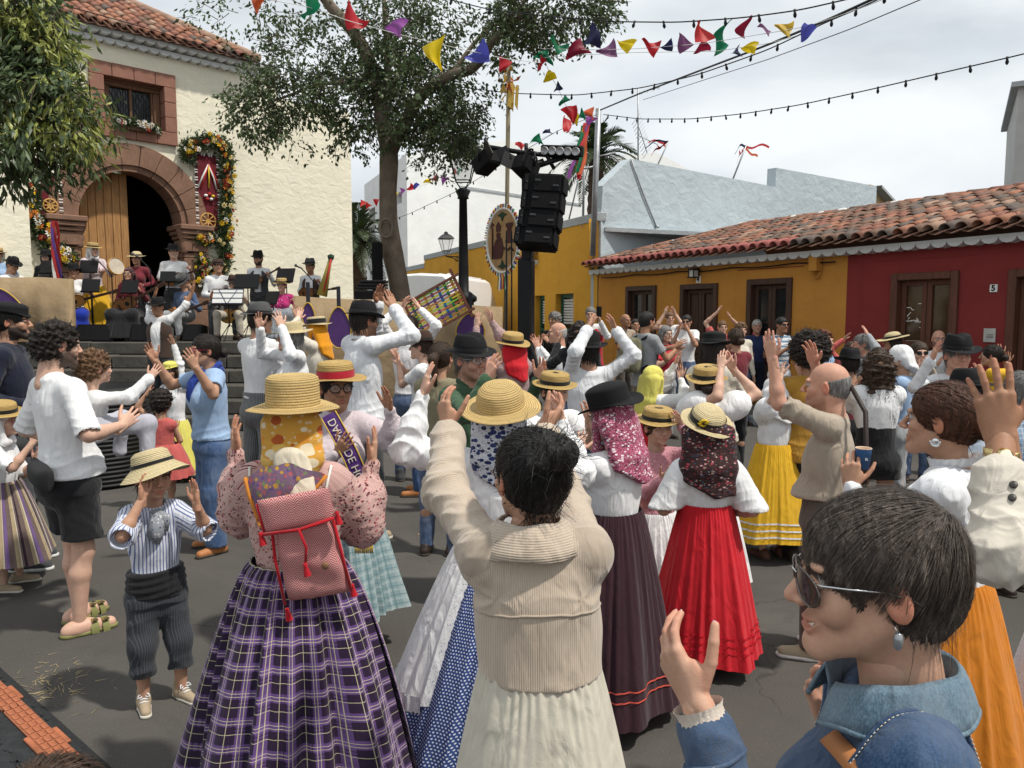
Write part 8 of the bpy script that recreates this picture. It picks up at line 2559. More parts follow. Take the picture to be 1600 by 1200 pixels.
for s in(-1,1):MB().tube([(s*.1,.1,.2),(s*.11,.22,.26),(s*.13,.36,.18),(s*.13,.33,-.05),(s*.12,.1,-.18)],.018,6).build('strap',blackm,o)
V,Q,uv=pillow(.16,.16,.1);o=mk('camera_bag',V,Q,blackp);o.location=c.tw(c.ctr(c.zh+.12)+np.array((.2,-.12,0)));tag(o,'small black camera bag at the grey T-shirt man hip','bag')
# ------ dancers and clapping crowd in the square
def dan(key,label,hx,hy,Y,**k):
 k.setdefault('group',GD);k.setdefault('shoe',dict(m=LEAD));C[key]=person(label,hx,hy,Y,**k)
dan('m9','man in black hat and brown waistcoat raising both arms on the steps',246,480,11.9,z0=.22,face=186,hat=FD(),top=T(W1,'roll',e=.016),bot=TR(STR2),L=(302,448),Rr=(242,458),skin='tan');vest(C['m9'],BRV)
dan('m8','child in a pale yellow beret and white blouse near the steps',268,580,8.2,face=-170,kind='c',hair=('bob','brown'),hat=dict(k='bowler',m=PALEY,h=.075,brim=.11,name='beret'),top=T(W1),bot=SK(PALEY,rh=.25),L=(270,532),Rr='clap')
dan('m7','curly dark haired child in a coral red dress seen from behind',254,628,7.0,face=5,kind='c',hair=('curlyshort','dark'),top=T(CORAL,'none',hem=.5,loose=.03),bot=SK(CORAL,waist=.62,hem=.32,rh=.24,rw=.2),L=(234,606),Rr='clap',skin='mid')
dan('m10','man in grey felt hat with plaid sash and grey striped trousers',408,500,7.0,face=35,hat=FD(m=FELTG,h=.11,pitch=-2),hair=('short','dark'),top=T(W1,hem=1.04,e=.016,neck=.07),bot=TR(STR3,waist=1.1,le=.035),L='clap',Rr='clap',girth=1.05)
dan('m11','laughing woman in straw hat and white blouse clapping at head height',452,527,6.6,smile=True,face=-118,kind='f',hair=('bob','grey'),hat=SF(band=None,brim=.175,m=STRAW2),top=T(W1,e=.02),bot=SK(VIO,rh=.3),L=(436,500),Rr=(404,502),skin='fair',earring=True)
dan('m12','woman in flat straw hat, orange headscarf and beige blouse',493,516,8.4,face=-72,kind='f',hat=SF(z=.066,m=STRAW2,bz=(.01,.06)),scarf=dict(m=ORSC,len=.34,back=.16),top=T(W3,'bishop'),bot=SK(BLK,rh=.32),L=(468,490),Rr=(462,487),skin='fair')
dan('m13','tall man in black hat and loose white shirt clapping overhead',570,502,6.1,face=48,hair=('short','dark'),hat=FD(h=.11,brim=.155),top=T(W2,hem=.86,e=.018,loose=.03,se=.022),bot=TR(DGRY,le=.045,hem=.1),L=(592,462),Rr=(612,470),glasses=dict(m=GBLK),beard=.5,shoe=dict(m=SUEDE,sole=GSOLE),skin='tan',collar=W2,pose=('flat','flat'))
dan('m16','man in white shirt and blue jeans half hidden behind the overhead clapper',641,512,8.2,face=0,hair=('short','brown'),top=T(W1,hem=.95,e=.018),bot=TR(JEAN),L=(632,474),Rr=(653,476),skin='fair',shoe=dict(m=DGRY,k='boot'))
dan('m17','young man in brown hat, white T-shirt and jeans in profile',657,542,7.6,face=-82,hair=('short','brown'),hat=FD(m=FELTB,brim=.14),top=T(W1,'short',loose=.03),bot=TR(JEAN2),L=(621,560),Rr=(612,545),shoe=dict(m=TANL,k='boot'),skin='fair')
dan('m18','woman with long brown ponytail and olive beige top from behind',690,560,5.7,face=20,kind='f',hair=('pony','brown'),top=T(mcloth('olive_beige',(.24,.21,.13),.88,.4),'short'),bot=TR(JEAN),L='clap',Rr='clap')
dan('m19','smiling man with goatee, glasses, black hat and green shirt',737,563,4.7,smile=True,face=138,hair=('short','grey'),hat=FD(h=.11,brim=.15,roll=4),top=T(OLV,e=.016,fold=1.2),bot=TR(JEAN),L=(846,580),Rr=(768,575),glasses=dict(m=GSIL),beard=.35,collar=OLV,skin='red')
dan('m21','girl in flat straw hat and white puff sleeved blouse clapping',868,612,4.55,face=160,kind='f',hs=.88,hair=('bun','dark'),hat=SF(m=STRAW3,brim=.15,h=.075),top=T(W1,'puff',se=.02),bot=SK(YEL,rh=.3),L=(918,645),Rr=(858,640),skin='fair',pose=('open','flat'))
dan('m22','man in black hat and white hooded shirt with both arms raised',918,548,6.2,face=-8,hair=('short','black'),hat=FD(h=.11,brim=.155,pitch=4),top=T(W2,e=.02,hem=.8,se=.022,loose=.02),bot=TR(JEAN,le=.04),L=(921,505),Rr=(957,506),shoe=dict(m=LEA,sole=GSOLE))
dan('m25','small girl in straw hat and pink sleeves between two headscarves',1029,668,4.5,face=165,kind='c',hair=('bun','brown'),hat=SF(m=STRAW3,brim=.15,h=.075),top=T(PINKS),bot=SK(W1,rh=.25),L=(1061,655),Rr='clap',skin='fair')
dan('m26','girl in a pale yellow headscarf, white blouse and red bodice',1022,592,6.4,face=55,kind='c',scarf=dict(m=PALEY,len=.36,back=.12,w=.1),top=T(W1,'bishop'),bot=SK(RED,rh=.26),Rr=(1063,583),L=(1058,560),skin='fair');vest(C['m26'],RED,.03)
dan('m27','woman in a black bowler hat with dark bobbed hair and cream shawl',1116,546,6.1,face=25,kind='f',hair=('bob','dark'),hat=dict(k='bowler',m=FELT,h=.1,brim=.145,band=BAND),top=T(W3,e=.035,loose=.04,hem=.8),bot=SK(BLK,rh=.3),L='claphigh',Rr='claphigh')
dan('m28','girl in straw hat and red ribboned white blouse clasping hands overhead',1104,600,4.95,face=12,kind='c',hair=('bun','dark'),hat=SF(m=STRAW3,brim=.15,h=.08,pitch=8),top=T(W1,'puff',se=.028),bot=SK(W1,rh=.26),L=(1127,562),Rr=(1140,566),skin='fair')
dan('m30','man with big dark curly hair and mustard shirt seen from behind',1263,552,5.6,face=0,hair=('curly','dark'),top=T(MUS,'short',loose=.02,e=.016),bot=TR(BLK),L='clap',Rr='clap',skin='tan')
dan('m31','girl in yellow skirt with white bands and a dark sash, arms up',1210,612,5.6,face=-10,kind='c',scarf=dict(m=W1,len=.25),top=T(W1,'puff',se=.02),bot=SK(YEL,waist=.86,hem=.16,rh=.27,amp=.012,bands=[(.30,.012,W1),(.25,.012,W1),(.20,.012,W1)]),L=(1221,578),Rr=(1247,572),skin='fair',shoe=dict(m=LEA))
dan('m32','woman with long brown curls, white T-shirt and black shorts',1371,572,5.5,face=8,kind='f',hair=('longcurly','brown'),top=T(W1,'short',hem=.97,e=.02),bot=dict(t='shorts',m=BLK,waist=1.0,hem=.62,bare=True),L='claphigh',Rr='claphigh')
dan('m33','person in white turban with a blue face mask in the right crowd',1404,560,6.8,face=-60,kind='f',scarf=dict(m=W1,len=.14,w=.03,wrap=False),top=T(SKYB),bot=TR(GRY),L='clap',Rr='clap')
dan('m34','man in black hat and white shirt facing the camera on the right',1497,556,5.9,face=188,hair=('short','grey'),hat=FD(h=.115,brim=.155),top=T(W2,e=.016),bot=TR(DGRY),Rr=(1460,550),L='claphigh',skin='red')
dan('m35','person in black hat, pale shirt and beige trousers behind the auburn bun',1508,614,4.75,face=-15,kind='f',hair=('short','dark'),hat=FD(h=.11,brim=.15),top=T(mcloth('pale_blue_shirt',(.48,.55,.64),.85,.5),e=.02,hem=.75,loose=.02),bot=TR(STONE,le=.04,hem=.05),L='claphigh',Rr='claphigh',offset=(0,0),shoe=dict(m=WSH,sole=GSOLE))
dan('m5','bearded man in navy jumper and black cap at the left edge',20,503,5.4,face=72,hair=('short','black'),hat=dict(k='bowler',m=FELT,h=.085,brim=.108,name='cap'),top=T(NAVY,e=.02,hem=.82),bot=TR(DGRY,le=.03),beard=1,L='waist',Rr='waist',shoe=dict(m=DGRY,sole=WSH),girth=1.1)
dan('m4','girl with red glasses, white scarf and straw hat at the left edge',4,657,4.95,face=82,kind='c',scarf=dict(m=W1,len=.2,w=.04),hat=SF(m=STRAW3,brim=.15,h=.07,pitch=-4,z=.064,roll=8),top=T(W1,'half'),bot=SK(STR4,waist=.72,hem=.2,rh=.3,ex=1.05,amp=.012),Rr=(56,683),L='clap',glasses=dict(m=GRED),shoe=dict(m=SUEDE,sole=GSOLE),skin='fair')
dan('m6','woman in red glasses, blue neck scarf, sky blue polo and wide jeans',319,548,5.75,face=-128,kind='f',hair=('bun','dark'),top=T(SKYB,'short',e=.018,loose=.02,hem=.86,fold=1.2),bot=TR(JEAN2,le=.045,waist=.9,hem=.06),L=(299,562),Rr=(236,552),glasses=dict(m=GRED,r=(.026,.019),w=.0026),shoe=dict(m=TANL),girth=1.08)
c=C['m6'];mb=MB();r=np.random.RandomState(4)
for k in range(5):mb.tube([c.nb+np.array(((.075+.012*sin(k*2))*sin(a),(.07+.01*cos(k))*cos(a),-.015-.035*cos(a)+.014*(k-2)+.012*sin(3*a+k*2)))for a in np.linspace(0,2*pi,24,endpoint=False)],.021,7,close=True)
mb.tube([c.nb+np.array(q)for q in((.03,.09,-.04),(.04,.13,-.1),(.03,.15,-.2),(.02,.15,-.24))],[.03,.035,.03,.01],7);mb.build('neck_scarf',BLUSC,c.root)
dan('m1','man in white T-shirt and black shorts carrying a toddler, from behind',92,540,4.3,lean=(-.04,-.03),face=36,hyaw=6,hair=('curlyshort','dark'),top=T(W1,'half',e=.016,loose=.012,hem=.9,fold=.85,se=.013,neck=.05),bot=dict(t='shorts',m=BLK,waist=.94,hem=.55,bare=True),Rr=(203,655,dict(r=.62,hint=(.9,-.3,-1))),L='waist',beard=.9,girth=1.12,shoe=dict(m=SKIN and mskin('fair',SKIN['fair']),k='bare',sole=OLVS),skin='fair',hpitch=-4)
c=C['m1']
for ft in(c.footL,c.footR):
 for y0,y1 in((.055,.095),(.115,.15)):
  V=[]
  for a in np.linspace(-.1,pi+.1,12):
   for y in(y0,y1):V.append(ft((.052*cos(a)-.02*y,y,.012+.068*sin(a)-.12*(y-.05))))
  mk('strap',V,[(2*k,2*k+1,2*k+3,2*k+2)for k in range(11)],OLVS,c.root)
  b_=MB().box((0,0,0),(.03,.03,.008)).build('buckle',plate if False else mplain('buckle_brass',(.5,.42,.2),.3,metal=1),c.root);b_.location=ft((.03,(y0+y1)/2,.075-.12*(y0-.05)))
V,Q,uv=pillow(.36,.13,.1);o=mk('belt_bag',V,Q,mplain('belt_bag_black',(.02,.02,.021),.8,.2));o.location=c.tw(c.ctr(.93)+np.array((.05,-.165,0)));o.rotation_euler=(0,R(4),-R(c.face+12));tag(o,'black belt bag round the white T-shirt man waist','bag')
dan('m2','toddler with light brown curls and white shirt carried on a man arm',149,575,4.55,z0=.86,S=.95,seat=.26,face=38,kind='c',hs=.84,hair=('curlyshort','light'),top=T(W1,'long',e=.012,hem=.2,se=.016),bot=TR(mcloth('lilac_grey',(.42,.42,.47),.85,.4),hem=.02),Rr=(240,582,dict(r=.93)),L='lap',skin='fair',shoe=None)
dan('m3','small boy in straw hat, striped shirt and black sash clapping',240,745,3.42,face=140,kind='c',hs=.87,hair=('short','brown'),hat=dict(k='straw_bell',m=STRAW2,h=.075,brim=.168,band=BAND,bz=(-.008,.014),roll=9,pitch=13,z=.07),top=T(STR1,'half',e=.016,hem=.585,st=1.0,se=.018,fold=1.0),bot=TR(STR2,waist=.6,le=.028,hem=.16,flare=.006),Rr=(223,763,dict(r=.62,f=(.05,.1,1),p=(1,-.3,0))),L=(305,770,dict(r=.72,f=(-.1,.1,1),p=(-.5,-1,0))),shoe=dict(m=SUEDE,k='boot',sole=GSOLE),skin='mid',hyaw=-4,pose=('flat','flat'))
c=C['m3'];F=Field((-.2,-.2,.5),(.2,.2,.72),.007)
F.stack([(c.ctr(z),.126+q,.1+q)for z,q in((.515,.0),(.56,.004),(.61,.0),(.645,-.004))],k=0);V,Q=F.mesh();N=vnormals(V,Q);V=V+N*(.003*np.sin(V[:,2]*190+2*np.sin(V[:,0]*14)))[:,None];mk('sash',V,Q,BLK,c.root)
mb=MB();mb.tube([c.nb+np.array((.06*sin(a),.055*cos(a),-.006-.022*cos(a)))for a in np.linspace(0,2*pi,22,endpoint=False)],.014,8,close=True);mb.tube([c.nb+np.array(q)for q in((.0,.07,-.03),(.01,.1,-.06),(.02,.105,-.12),(.01,.1,-.16))],[.02,.032,.036,.012],8);mb.tube([c.nb+np.array(q)for q in((.0,.07,-.03),(-.025,.1,-.05),(-.03,.1,-.11))],[.02,.025,.008],8);mb.build('neckerchief',GSC,c.root)
for ft in(c.footL,c.footR):
 mb=MB()
 for y,z in((.03,.1),(.055,.088),(.08,.076)):mb.tube([ft((-.028,y,z-.008)),ft((0,y+.008,z+.002)),ft((.026,y,z-.008))],.0035,5)
 for s in(-1,1):mb.tube([ft((0,.035,.104)),ft((s*.03,.05,.118)),ft((s*.042,.065,.1)),ft((s*.02,.055,.098)),ft((0,.035,.103))],.003,5)
 mb.build('lace',W1,c.root)
for nm in 'LR':
 a=c.arms[nm];
dan('m29','bald man in beige T-shirt with both hands raised in profile',1290,603,3.95,face=-60,hair=('bald','grey'),top=T(BEI,'half',e=.02,loose=.02,hem=.86,fold=1.5,st=.85),bot=TR(TAU,le=.03,waist=.9),L=(1204,542,dict(r=.74,hint=(-.2,.4,-1))),Rr=(1269,552,dict(r=.8)),skin='red',girth=1.15,shoe=dict(m=mplain('sneaker_tan',(.36,.32,.22),.8),sole=WSH),beard=.25,pose=('flat','open'))
c=C['m29']
o=empty('shoulder_bag',c.tw(np.array((-.12,-.19,c.zh+.1))),-R(c.face),'brown leather shoulder bag hanging at the beige T-shirt man back','bag')
V,Q,uv=pillow(.27,.24,.09,p=6);mk('bag',V,Q,LEA,o);V,Q,uv=pillow(.25,.13,.03,p=6);mk('flap',V+np.array((0,-.04,.04)),Q,LEA,o)
MB().tube([(-.1,.0,.1),(-.04,.0,.3),(.04,.02,.5),(.12,.1,.62),(.2,.22,.6),(.24,.36,.4)],.012,6).build('strap',LEAD,o);MB().box((0,-.055,-.02),(.2,.006,.01)).build('zip',steel,o)
dan('m14','young woman in red banded straw hat, glasses and purple sash of honour',526,606,4.0,face=152,kind='f',hair=('bun','black'),hat=dict(k='straw_flat',m=STRAW3,h=.085,brim=.165,band=BANDR,bz=(.004,.042),pitch=-2,roll=3,z=.056),top=T(PINKW,'bishop',e=.016,se=.02),bot=SK(PLAID3,waist=.9,hem=.22,rh=.32),L=(607,625,dict(r=.66)),Rr='clap',glasses=dict(m=GBLK,r=(.026,.023),w=.003),skin='tan',collar=PINKW)
c=C['m14']
def ribbon_path(c,pts,w,m,name,text=None,tm=None,ts=.05):
 q=np.array([c.tl(P(*p))for p in pts]);t=np.linspace(0,len(q)-1,60);q2=np.stack([np.interp(t,np.arange(len(q)),q[:,i])for i in range(3)],1)
 for _ in range(4):q2[1:-1]=(q2[:-2]+2*q2[1:-1]+q2[2:])/4
 tg=np.gradient(q2,axis=0);tg/=np.linalg.norm(tg,axis=1)[:,None];view=c.tl(CAMP)-q2.mean(0);sd=np.cross(tg,view);sd/=np.linalg.norm(sd,axis=1)[:,None];nn=np.cross(sd,tg)
 V=np.stack([q2-sd*w/2,q2+nn*.006,q2+sd*w/2],1).reshape(-1,3);n=len(q2)
 o=mk(name,V,[(3*k+j,3*k+j+1,3*k+j+4,3*k+j+3)for k in range(n-1)for j in(0,1)],m,c.root)
 for s in(-1,1):MB().tube(q2+sd*s*w*.46+nn*.004,.0035,5).build('braid',gold,o)
 if text:
  to=text_obj('lettering',text,ts,tm,o,(0,0,0),(0,0,0),.0015,'LEFT');me=to.data;co=np.empty(len(me.vertices)*3,np.float32);me.vertices.foreach_get('co',co);co=co.reshape(-1,3)
  L=np.concatenate([[0],np.cumsum(np.linalg.norm(np.diff(q2,axis=0),axis=1))]);s=np.clip(co[:,0]+.03,0,L[-1])
  I=lambda A:np.stack([np.interp(s,L,A[:,i])for i in range(3)],1)
  new=I(q2)+I(sd)*(-co[:,1])[:,None]*SGN+I(nn)*(.009+co[:,2])[:,None]
  me.vertices.foreach_set('co',new.astype(np.float32).ravel());me.update()
 return o,q2
SGN=-1
sash,q2=ribbon_path(c,[(513,648,3.84),(530,678,3.8),(548,712,3.77),(562,745,3.77),(571,775,3.78),(570,815,3.76),(569,850,3.76)],.085,PUR,'sash','DAMA DE HONOR 20',mplain('lettering_pale',(.55,.48,.40),.5),.056)
mb=MB();b_=q2[-1]
for i in range(14):x=-.042+i*.0065;mb.tube([b_+c.M.T@np.array((x,-.005,0)),b_+c.M.T@np.array((x+.002*(i%3-1),-.008,-.045))],.0035,5)
tag(mb.build('fringe',gold,sash),kind='stuff')
dan('m20','woman in wide straw hat, white blouse, apron and blue dotted skirt, from behind',783,655,3.0,face=8,kind='f',hair=('bun','dark'),hat=dict(k='straw_dome',m=STRAW,h=.1,brim=.165,pitch=16,z=.062,y=-.005),scarf=dict(m=NSC,len=.27,w=.05,back=.05),top=T(W1,'bishop',e=.02,se=.012,fold=1.5),bot=SK(DOTS,waist=.92,hem=.1,rh=.36,amp=.018,off=(-.12,0)),L=(665,596,dict(r=.7)),Rr=(873,640,dict(r=.72)),skin='fair',earring=True,girth=1.05)
c=C['m20'];V=c.skirtV;m_,n_=V.shape[0],V.shape[1];i0,i1=int(n_*.45),int(n_*.665);j1=int(m_*.74);A=V[1:j1,i0:i1].copy();cc=np.array((A[...,0].mean(),0,0));d=A.copy();d[...,2]=0;d[...,0]+=.06;d/=np.linalg.norm(d,axis=-1)[...,None];A=A+d*.012
a,b=A.shape[:2];ap=mk('apron',A.reshape(-1,3),[(j*b+i,j*b+i+1,(j+1)*b+i+1,(j+1)*b+i)for j in range(a-1)for i in range(b-1)],W1,c.root)
lace=mfloral('lace_white',(.80,.80,.80),[(.35,.38,.45),(.8,.8,.8)],170,'Object',.3)
e0=A[:,-1];mb=MB();V=[]
for k in range(a):V+=[e0[k]+d[k,-1]*.004,e0[k]+d[k,-1]*.004+np.array((.035+.006*(k%2),0,0))]
mk('lace',V,[(2*k,2*k+1,2*k+3,2*k+2)for k in range(a-1)],lace,ap);V=[]
for k in range(b):V+=[A[-1,k]+d[-1,k]*.004+(0,0,.03),A[-1,k]+d[-1,k]*.005-(0,0,.03+.008*(k%2))]
mk('lace',V,[(2*k,2*k+1,2*k+3,2*k+2)for k in range(b-1)],lace,ap)
dan('m23','girl in tilted black hat, pink floral headscarf and plum skirt',952,655,3.4,face=-48,kind='f',hs=.93,hat=dict(k='bowler',m=FELT,h=.11,brim=.15,pitch=-14,roll=-10,z=.068,y=.01),scarf=dict(m=FSC,len=.3,back=.14,w=.14,tip=.05,fold=.004),top=T(W1,'bishop',e=.022,se=.026,fold=1.4),bot=SK(PLUM,off=(-.03,.0),waist=.93,hem=.08,rh=.33,amp=.02,pl=22,bands=[(.235,.006,mplain('trim_coral',(.6,.09,.06),.7)),(.19,.006,mplain('trim_coral',(.6,.09,.06),.7))]),L=(905,690,dict(r=.86,hint=(-1,0,-.6))),Rr='clap',skin='fair')
dan('m24','girl in straw hat with yellow flower, dark floral shawl and red skirt',1104,672,3.85,face=4,kind='f',hs=.9,hair=('bun','dark'),hat=dict(k='straw_dome',m=STRAW2,h=.09,brim=.148,band=BAND,bz=(.004,.036),pitch=22,roll=10,z=.058),scarf=dict(m=DSC,len=.36,back=.1,w=.16,tip=.07,shoulder=True,fold=.005),top=T(W1,'bishop',e=.022,se=.026,fold=1.4),bot=SK(RED,waist=.85,hem=.08,rh=.27,amp=.016,pl=24,p=.9,bands=[(.20,.008,mplain('red_satin',(.6,.015,.03),.35)),(.165,.008,mplain('red_satin',(.6,.015,.03),.35)),(.24,.008,mplain('red_satin',(.6,.015,.03),.35))]),L=(1042,770,dict(r=.62,f=(-.3,.6,.5))),Rr='waist',skin='fair')
c=C['m24'];mb=MB()
for k in range(9):
 a=k*.7;q=np.array((-.045+.016*cos(a)*(1+.3*(k%2)),-.112,.035+.018*sin(a)));mb.lathe([(.001,.006),(.013,.0),(.001,-.006)],7,c.hatf(q))
mb.build('flower',mplain('flower_yellow',(.75,.52,.02),.7),c.hat)
# ------ nearest figures
dan('f3','woman in straw hat, pink floral blouse and purple plaid skirt with backpack',460,660,2.65,face=-4,kind='f',hair=('bun','dark'),hat=dict(k='straw_flat',m=STRAW,h=.108,brim=.162,rc=.092,pitch=2,z=.064),scarf=dict(m=OSC,len=.205,back=.05,w=.035,tip=.012,wrap=False,fold=.004,dx=.02),top=T(FLOR,'bishop',e=.024,se=.03,fold=1.5),bot=SK(PLAID,waist=.955,hem=.07,rh=.405,amp=.050,pl=17,p=.72,ex=1.04,ey=.95),L=(367,683,dict(Y=2.82,hint=(-.35,.6,-1))),Rr=(585,700,dict(Y=2.85,hint=(.35,.6,-1))),skin='mid',earring=True,girth=1.12)
c=C['f3']
kc=MB();V=[];n=22
for j in range(9):
 for i in range(n):
  u=i/(n-1)*2-1;t=j/8;w=.115*(1-t*.72)
  z=c.nb[2]+.035-t*.20-.05*abs(u)**1.5*(1-t);x=c.nb[0]-.05*t+u*w*1.15;y=-.06-.085*(1-(u*.8)**2)**.5*(1 if t<.3 else 1)-.022-.02*min(1,t*3);V.append((x,c.nb[1]+y+.03,z+.004*sin(u*9+t*5)))
mk('kerchief',V,[(j*n+i,j*n+i+1,(j+1)*n+i+1,(j+1)*n+i)for j in range(8)for i in range(n-1)],mfloral('paisley',(.17,.10,.17),[(.16,.2,.09),(.35,.1,.12),(.45,.25,.05),(.12,.07,.2)],60,'Object',.4),c.root)
mb=MB();edge=[V[k]for k in[j*n for j in range(9)]]+[V[8*n+i]for i in range(n)]+[V[j*n+n-1]for j in range(8,-1,-1)];mb.tube(np.array(edge)+(0,-.003,0),.007,6);mb.build('kerchief_hem',mplain('hem_orange',(.55,.2,.03),.8),c.root)
fl=MB()
V=[c.head(q)for q in((-.05,-.14,-.085),(.01,-.15,-.06),(.075,-.14,-.08),(.095,-.165,-.18),(.12,-.20,-.29),(.045,-.20,-.25),(-.025,-.175,-.175),(.03,-.185,-.15))]
fl.add(V,[(0,1,7,6),(1,2,3,7),(7,3,4,5),(6,7,5)],0,True);o=fl.build('scarf_tail',mcloth('cream_satin',(.62,.55,.42),.5,.5),c.root);sm_=o.modifiers.new('s','SUBSURF');sm_.levels=2;sm_.render_levels=2;sd_=o.modifiers.new('t','SOLIDIFY');sd_.thickness=.012
bp=empty('woven_backpack',c.tl([0,0,0])*0+P(484,856,2.43),R(2),'red and white herringbone woven backpack with red cords on the plaid skirt woman','backpack')
bp.rotation_euler=(R(5),R(-10),R(3));bp.scale=(.9,.9,.95)
V,Q,uv=pillow(.225,.36,.10,22,5);V[:,0]*=1+.10*(-V[:,2]/.18)*.5;V[:,1]+=.006*np.sin(V[:,2]*50+V[:,0]*20);mk('bag',V,Q,HER,bp,True,None,uv)
V,Q,uv=pillow(.25,.115,.035,16,5);o=mk('flap',V+np.array((.0,-.055,.155)),Q,HER,bp,True,None,uv+.3)
redc=mcloth('red_wool',(.42,.012,.02),.95,.3);whc=mplain('white_rope',(.68,.66,.6),.8)
mb=MB();mb.tube([(-.125,-.075,.10),(0,-.08,.095),(.125,-.07,.11)],.006,6);mb.tube([(-.125,-.06,.1),(-.13,-.05,.2)],.005,6)
mb.tube([(-.105,-.03,.1),(-.115,-.045,0),(-.12,-.04,-.17)],.006,6);mb.tube([(.11,-.03,.1),(.115,-.02,-.17)],.006,6);mb.tube([(.0,-.085,.10),(.01,-.08,.03),(-.005,-.075,-.02)],.0055,6);mb.build('cord',redc,bp)
for(x,y,z)in((-.118,-.04,-.19),(.12,-.01,-.16),(-.135,-.07,.1),(.135,-.06,.12),(-.007,-.08,-.03)):
 mb=MB();mb.lathe([(.001,.009),(.009,.006),(.007,-.002),(.010,-.016),(.014,-.036)],10,(x,y,z));mb.build('tassel',redc,bp)
mb=MB();mb.lathe([(.001,.006),(.012,.006),(.014,0),(.001,-.004)],12,(.055,-.062,-.05),rot=rotx(pi/2));mb.build('button',mplain('coconut_button',(.22,.12,.06),.6),bp)
bpm=np.array(bp.rotation_euler.to_matrix())*np.array((.9,.9,.95));bpo=np.array(bp.location)
for s in(-1,1):
 pts=[bpo+bpm@np.array((s*.1,-.01,.175))]
 for q in((s*.12,-.17,c.zs-.07),(s*.125,-.12,c.zs+.0),(s*.125,-.04,c.zs+.05),(s*.13,.05,c.zs+.01),(s*.13,.12,c.zs-.1)):
  k=np.argmin(np.linalg.norm(c.topV-(c.ctr(q[2])*np.array((1,1,0))+np.array(q)),axis=1));v=c.topV[k];pts.append(c.tw(v+nrm(v-c.ctr(c.zs-.12))*.012))
 MB().tube((np.array(pts)-bpo)@np.linalg.inv(bpm).T,.005,6).build('strap',whc,bp)
c=C['f2']=person('woman with dark messy updo, beige corduroy overshirt and ecru skirt, clapping',826,746,1.86,lean=(-.035,0),face=-4,hyaw=-22,kind='f',hair=('updo','black'),top=T(CORD,'long',e=.026,se=.024,hem=.925,loose=.06,fold=1.6,uv='cord',neck=.066,ft=.86),bot=SK(LINEN,waist=.985,hem=.12,rh=.29,rw=.135,amp=.008,pl=16),L=(694,640,dict(Y=2.2,f=(-.22,.2,1),p=(.8,.6,0),hint=(-1,-.2,-.6))),Rr=(868,652,dict(Y=2.22,f=(.5,.4,.5),p=(-1,.1,.2),hint=(.3,0,-1))),skin='mid',glasses=dict(m=mplain('tortoise',(.06,.03,.015),.3)),shoe=dict(m=LEA),group=GD,pose=('cup','cup'),collar=None)
c=C['f2']
def watch(c,nm,m_band,m_case,label_part='watch',r_=.031,w=.022,face=None,round_=False):
 a=c.arms[nm];ax=nrm(a['W']-a['E']);p=a['W']-ax*.035;e1=nrm(np.cross(ax,a['p']));e2=a['p']
 mb=MB();V=[];n=24
 for t in np.linspace(0,2*pi,n,endpoint=False):
  q=p+r_*(cos(t)*e1*.98+sin(t)*e2*.86)
  for s in(-1,1):V.append(q+ax*s*w/2)
  for s in(1,-1):V.append(p+(r_-.003)*(cos(t)*e1*.98+sin(t)*e2*.86)+ax*s*w/2)
 Fs=[]
 for i in range(n):
  k=(i+1)%n
  for j in range(4):Fs.append((i*4+j,i*4+(j+1)%4,k*4+(j+1)%4,k*4+j))
 mb.add(V,Fs,0,True);o=mb.build(label_part,m_band,c.root)
 d=-e2;q=p+d*(r_*.86+.004);B_=np.stack([ax,np.cross(d,ax),d],1)
 if round_:MB().lathe([(.001,.006),(.013,.006),(.016,.004),(.018,.0),(.018,-.006)],24,q,rot=B_).build('case',m_case,o)
 else:MB().box(q,(.036,.03,.009),B_,bev=.003).build('case',m_case,o)
 if face:MB().lathe([(.001,.0065),(.0135,.0065)],20,q,rot=B_).build('dial',face,o)
 return o
watch(c,'L',mfloral('watch_band_print',(.55,.55,.52),[(.2,.4,.45),(.6,.3,.25),(.7,.65,.5)],160,'Object',.35),mplain('watch_case',(.06,.04,.035),.25),r_=.033,w=.024)
def nails(c,m,k=1.0,hands='LR'):
 for nm in hands:
  for(p,d,rr,bn)in c.tips[nm]:
   mb=MB();b2=nrm(np.array(bn)-d*(np.array(bn)@d));e=np.cross(d,b2);q=p+b2*rr*.72-d*rr*.25
   V=[]
   for u in(-1,0,1):
    for s in(-1,0,1):V.append(q+d*u*rr*.95*k+e*s*rr*.62*(1-.25*max(u,0))-b2*rr*(.28*s*s+(.12 if u>0 else 0)*u))
   mb.add(V,[(0,1,4,3),(1,2,5,4),(3,4,7,6),(4,5,8,7)],0,True);mb.build('nail',m,c.root)
nails(c,mplain('mint_nail',(.30,.62,.45),.25),.8)
V=[];n=26
for j in range(5):
 for i in range(n):
  a=-2.5+5.0*i/(n-1);t=j/4
  rr=.072+.055*t**.8;V.append(c.nb+np.array((rr*sin(a)*1.02,-rr*cos(a)*.92+.012,.035-.06*t**1.3+.012*(1-t)*(1 if abs(a)<1.8 else .6)+.003*sin(a*5+t*3))))
o=mk('collar',V,[(j*n+i,j*n+i+1,(j+1)*n+i+1,(j+1)*n+i)for j in range(4)for i in range(n-1)],CORD,c.root,True,None,np.array([(v[2],v[0])for v in V])*1.0)
m_=o.modifiers.new('t','SOLIDIFY');m_.thickness=.006
ys=[]
for x in np.linspace(-.19,.19,40):
 z=c.zs-.10+.02*cos(x*8);k=np.argmin(np.abs(c.topV[:,0]-c.ctr(z)[0]-x)+np.abs(c.topV[:,2]-z)+(c.topV[:,1]>c.ctr(z)[1])*9);ys.append(c.topV[k]+(0,-.0015,0))
ys=np.array(ys);ys[1:-1]=(ys[:-2]+ys[1:-1]+ys[2:])/3
MB().tube(ys,.0032,6).build('yoke_seam',CORD,c.root)
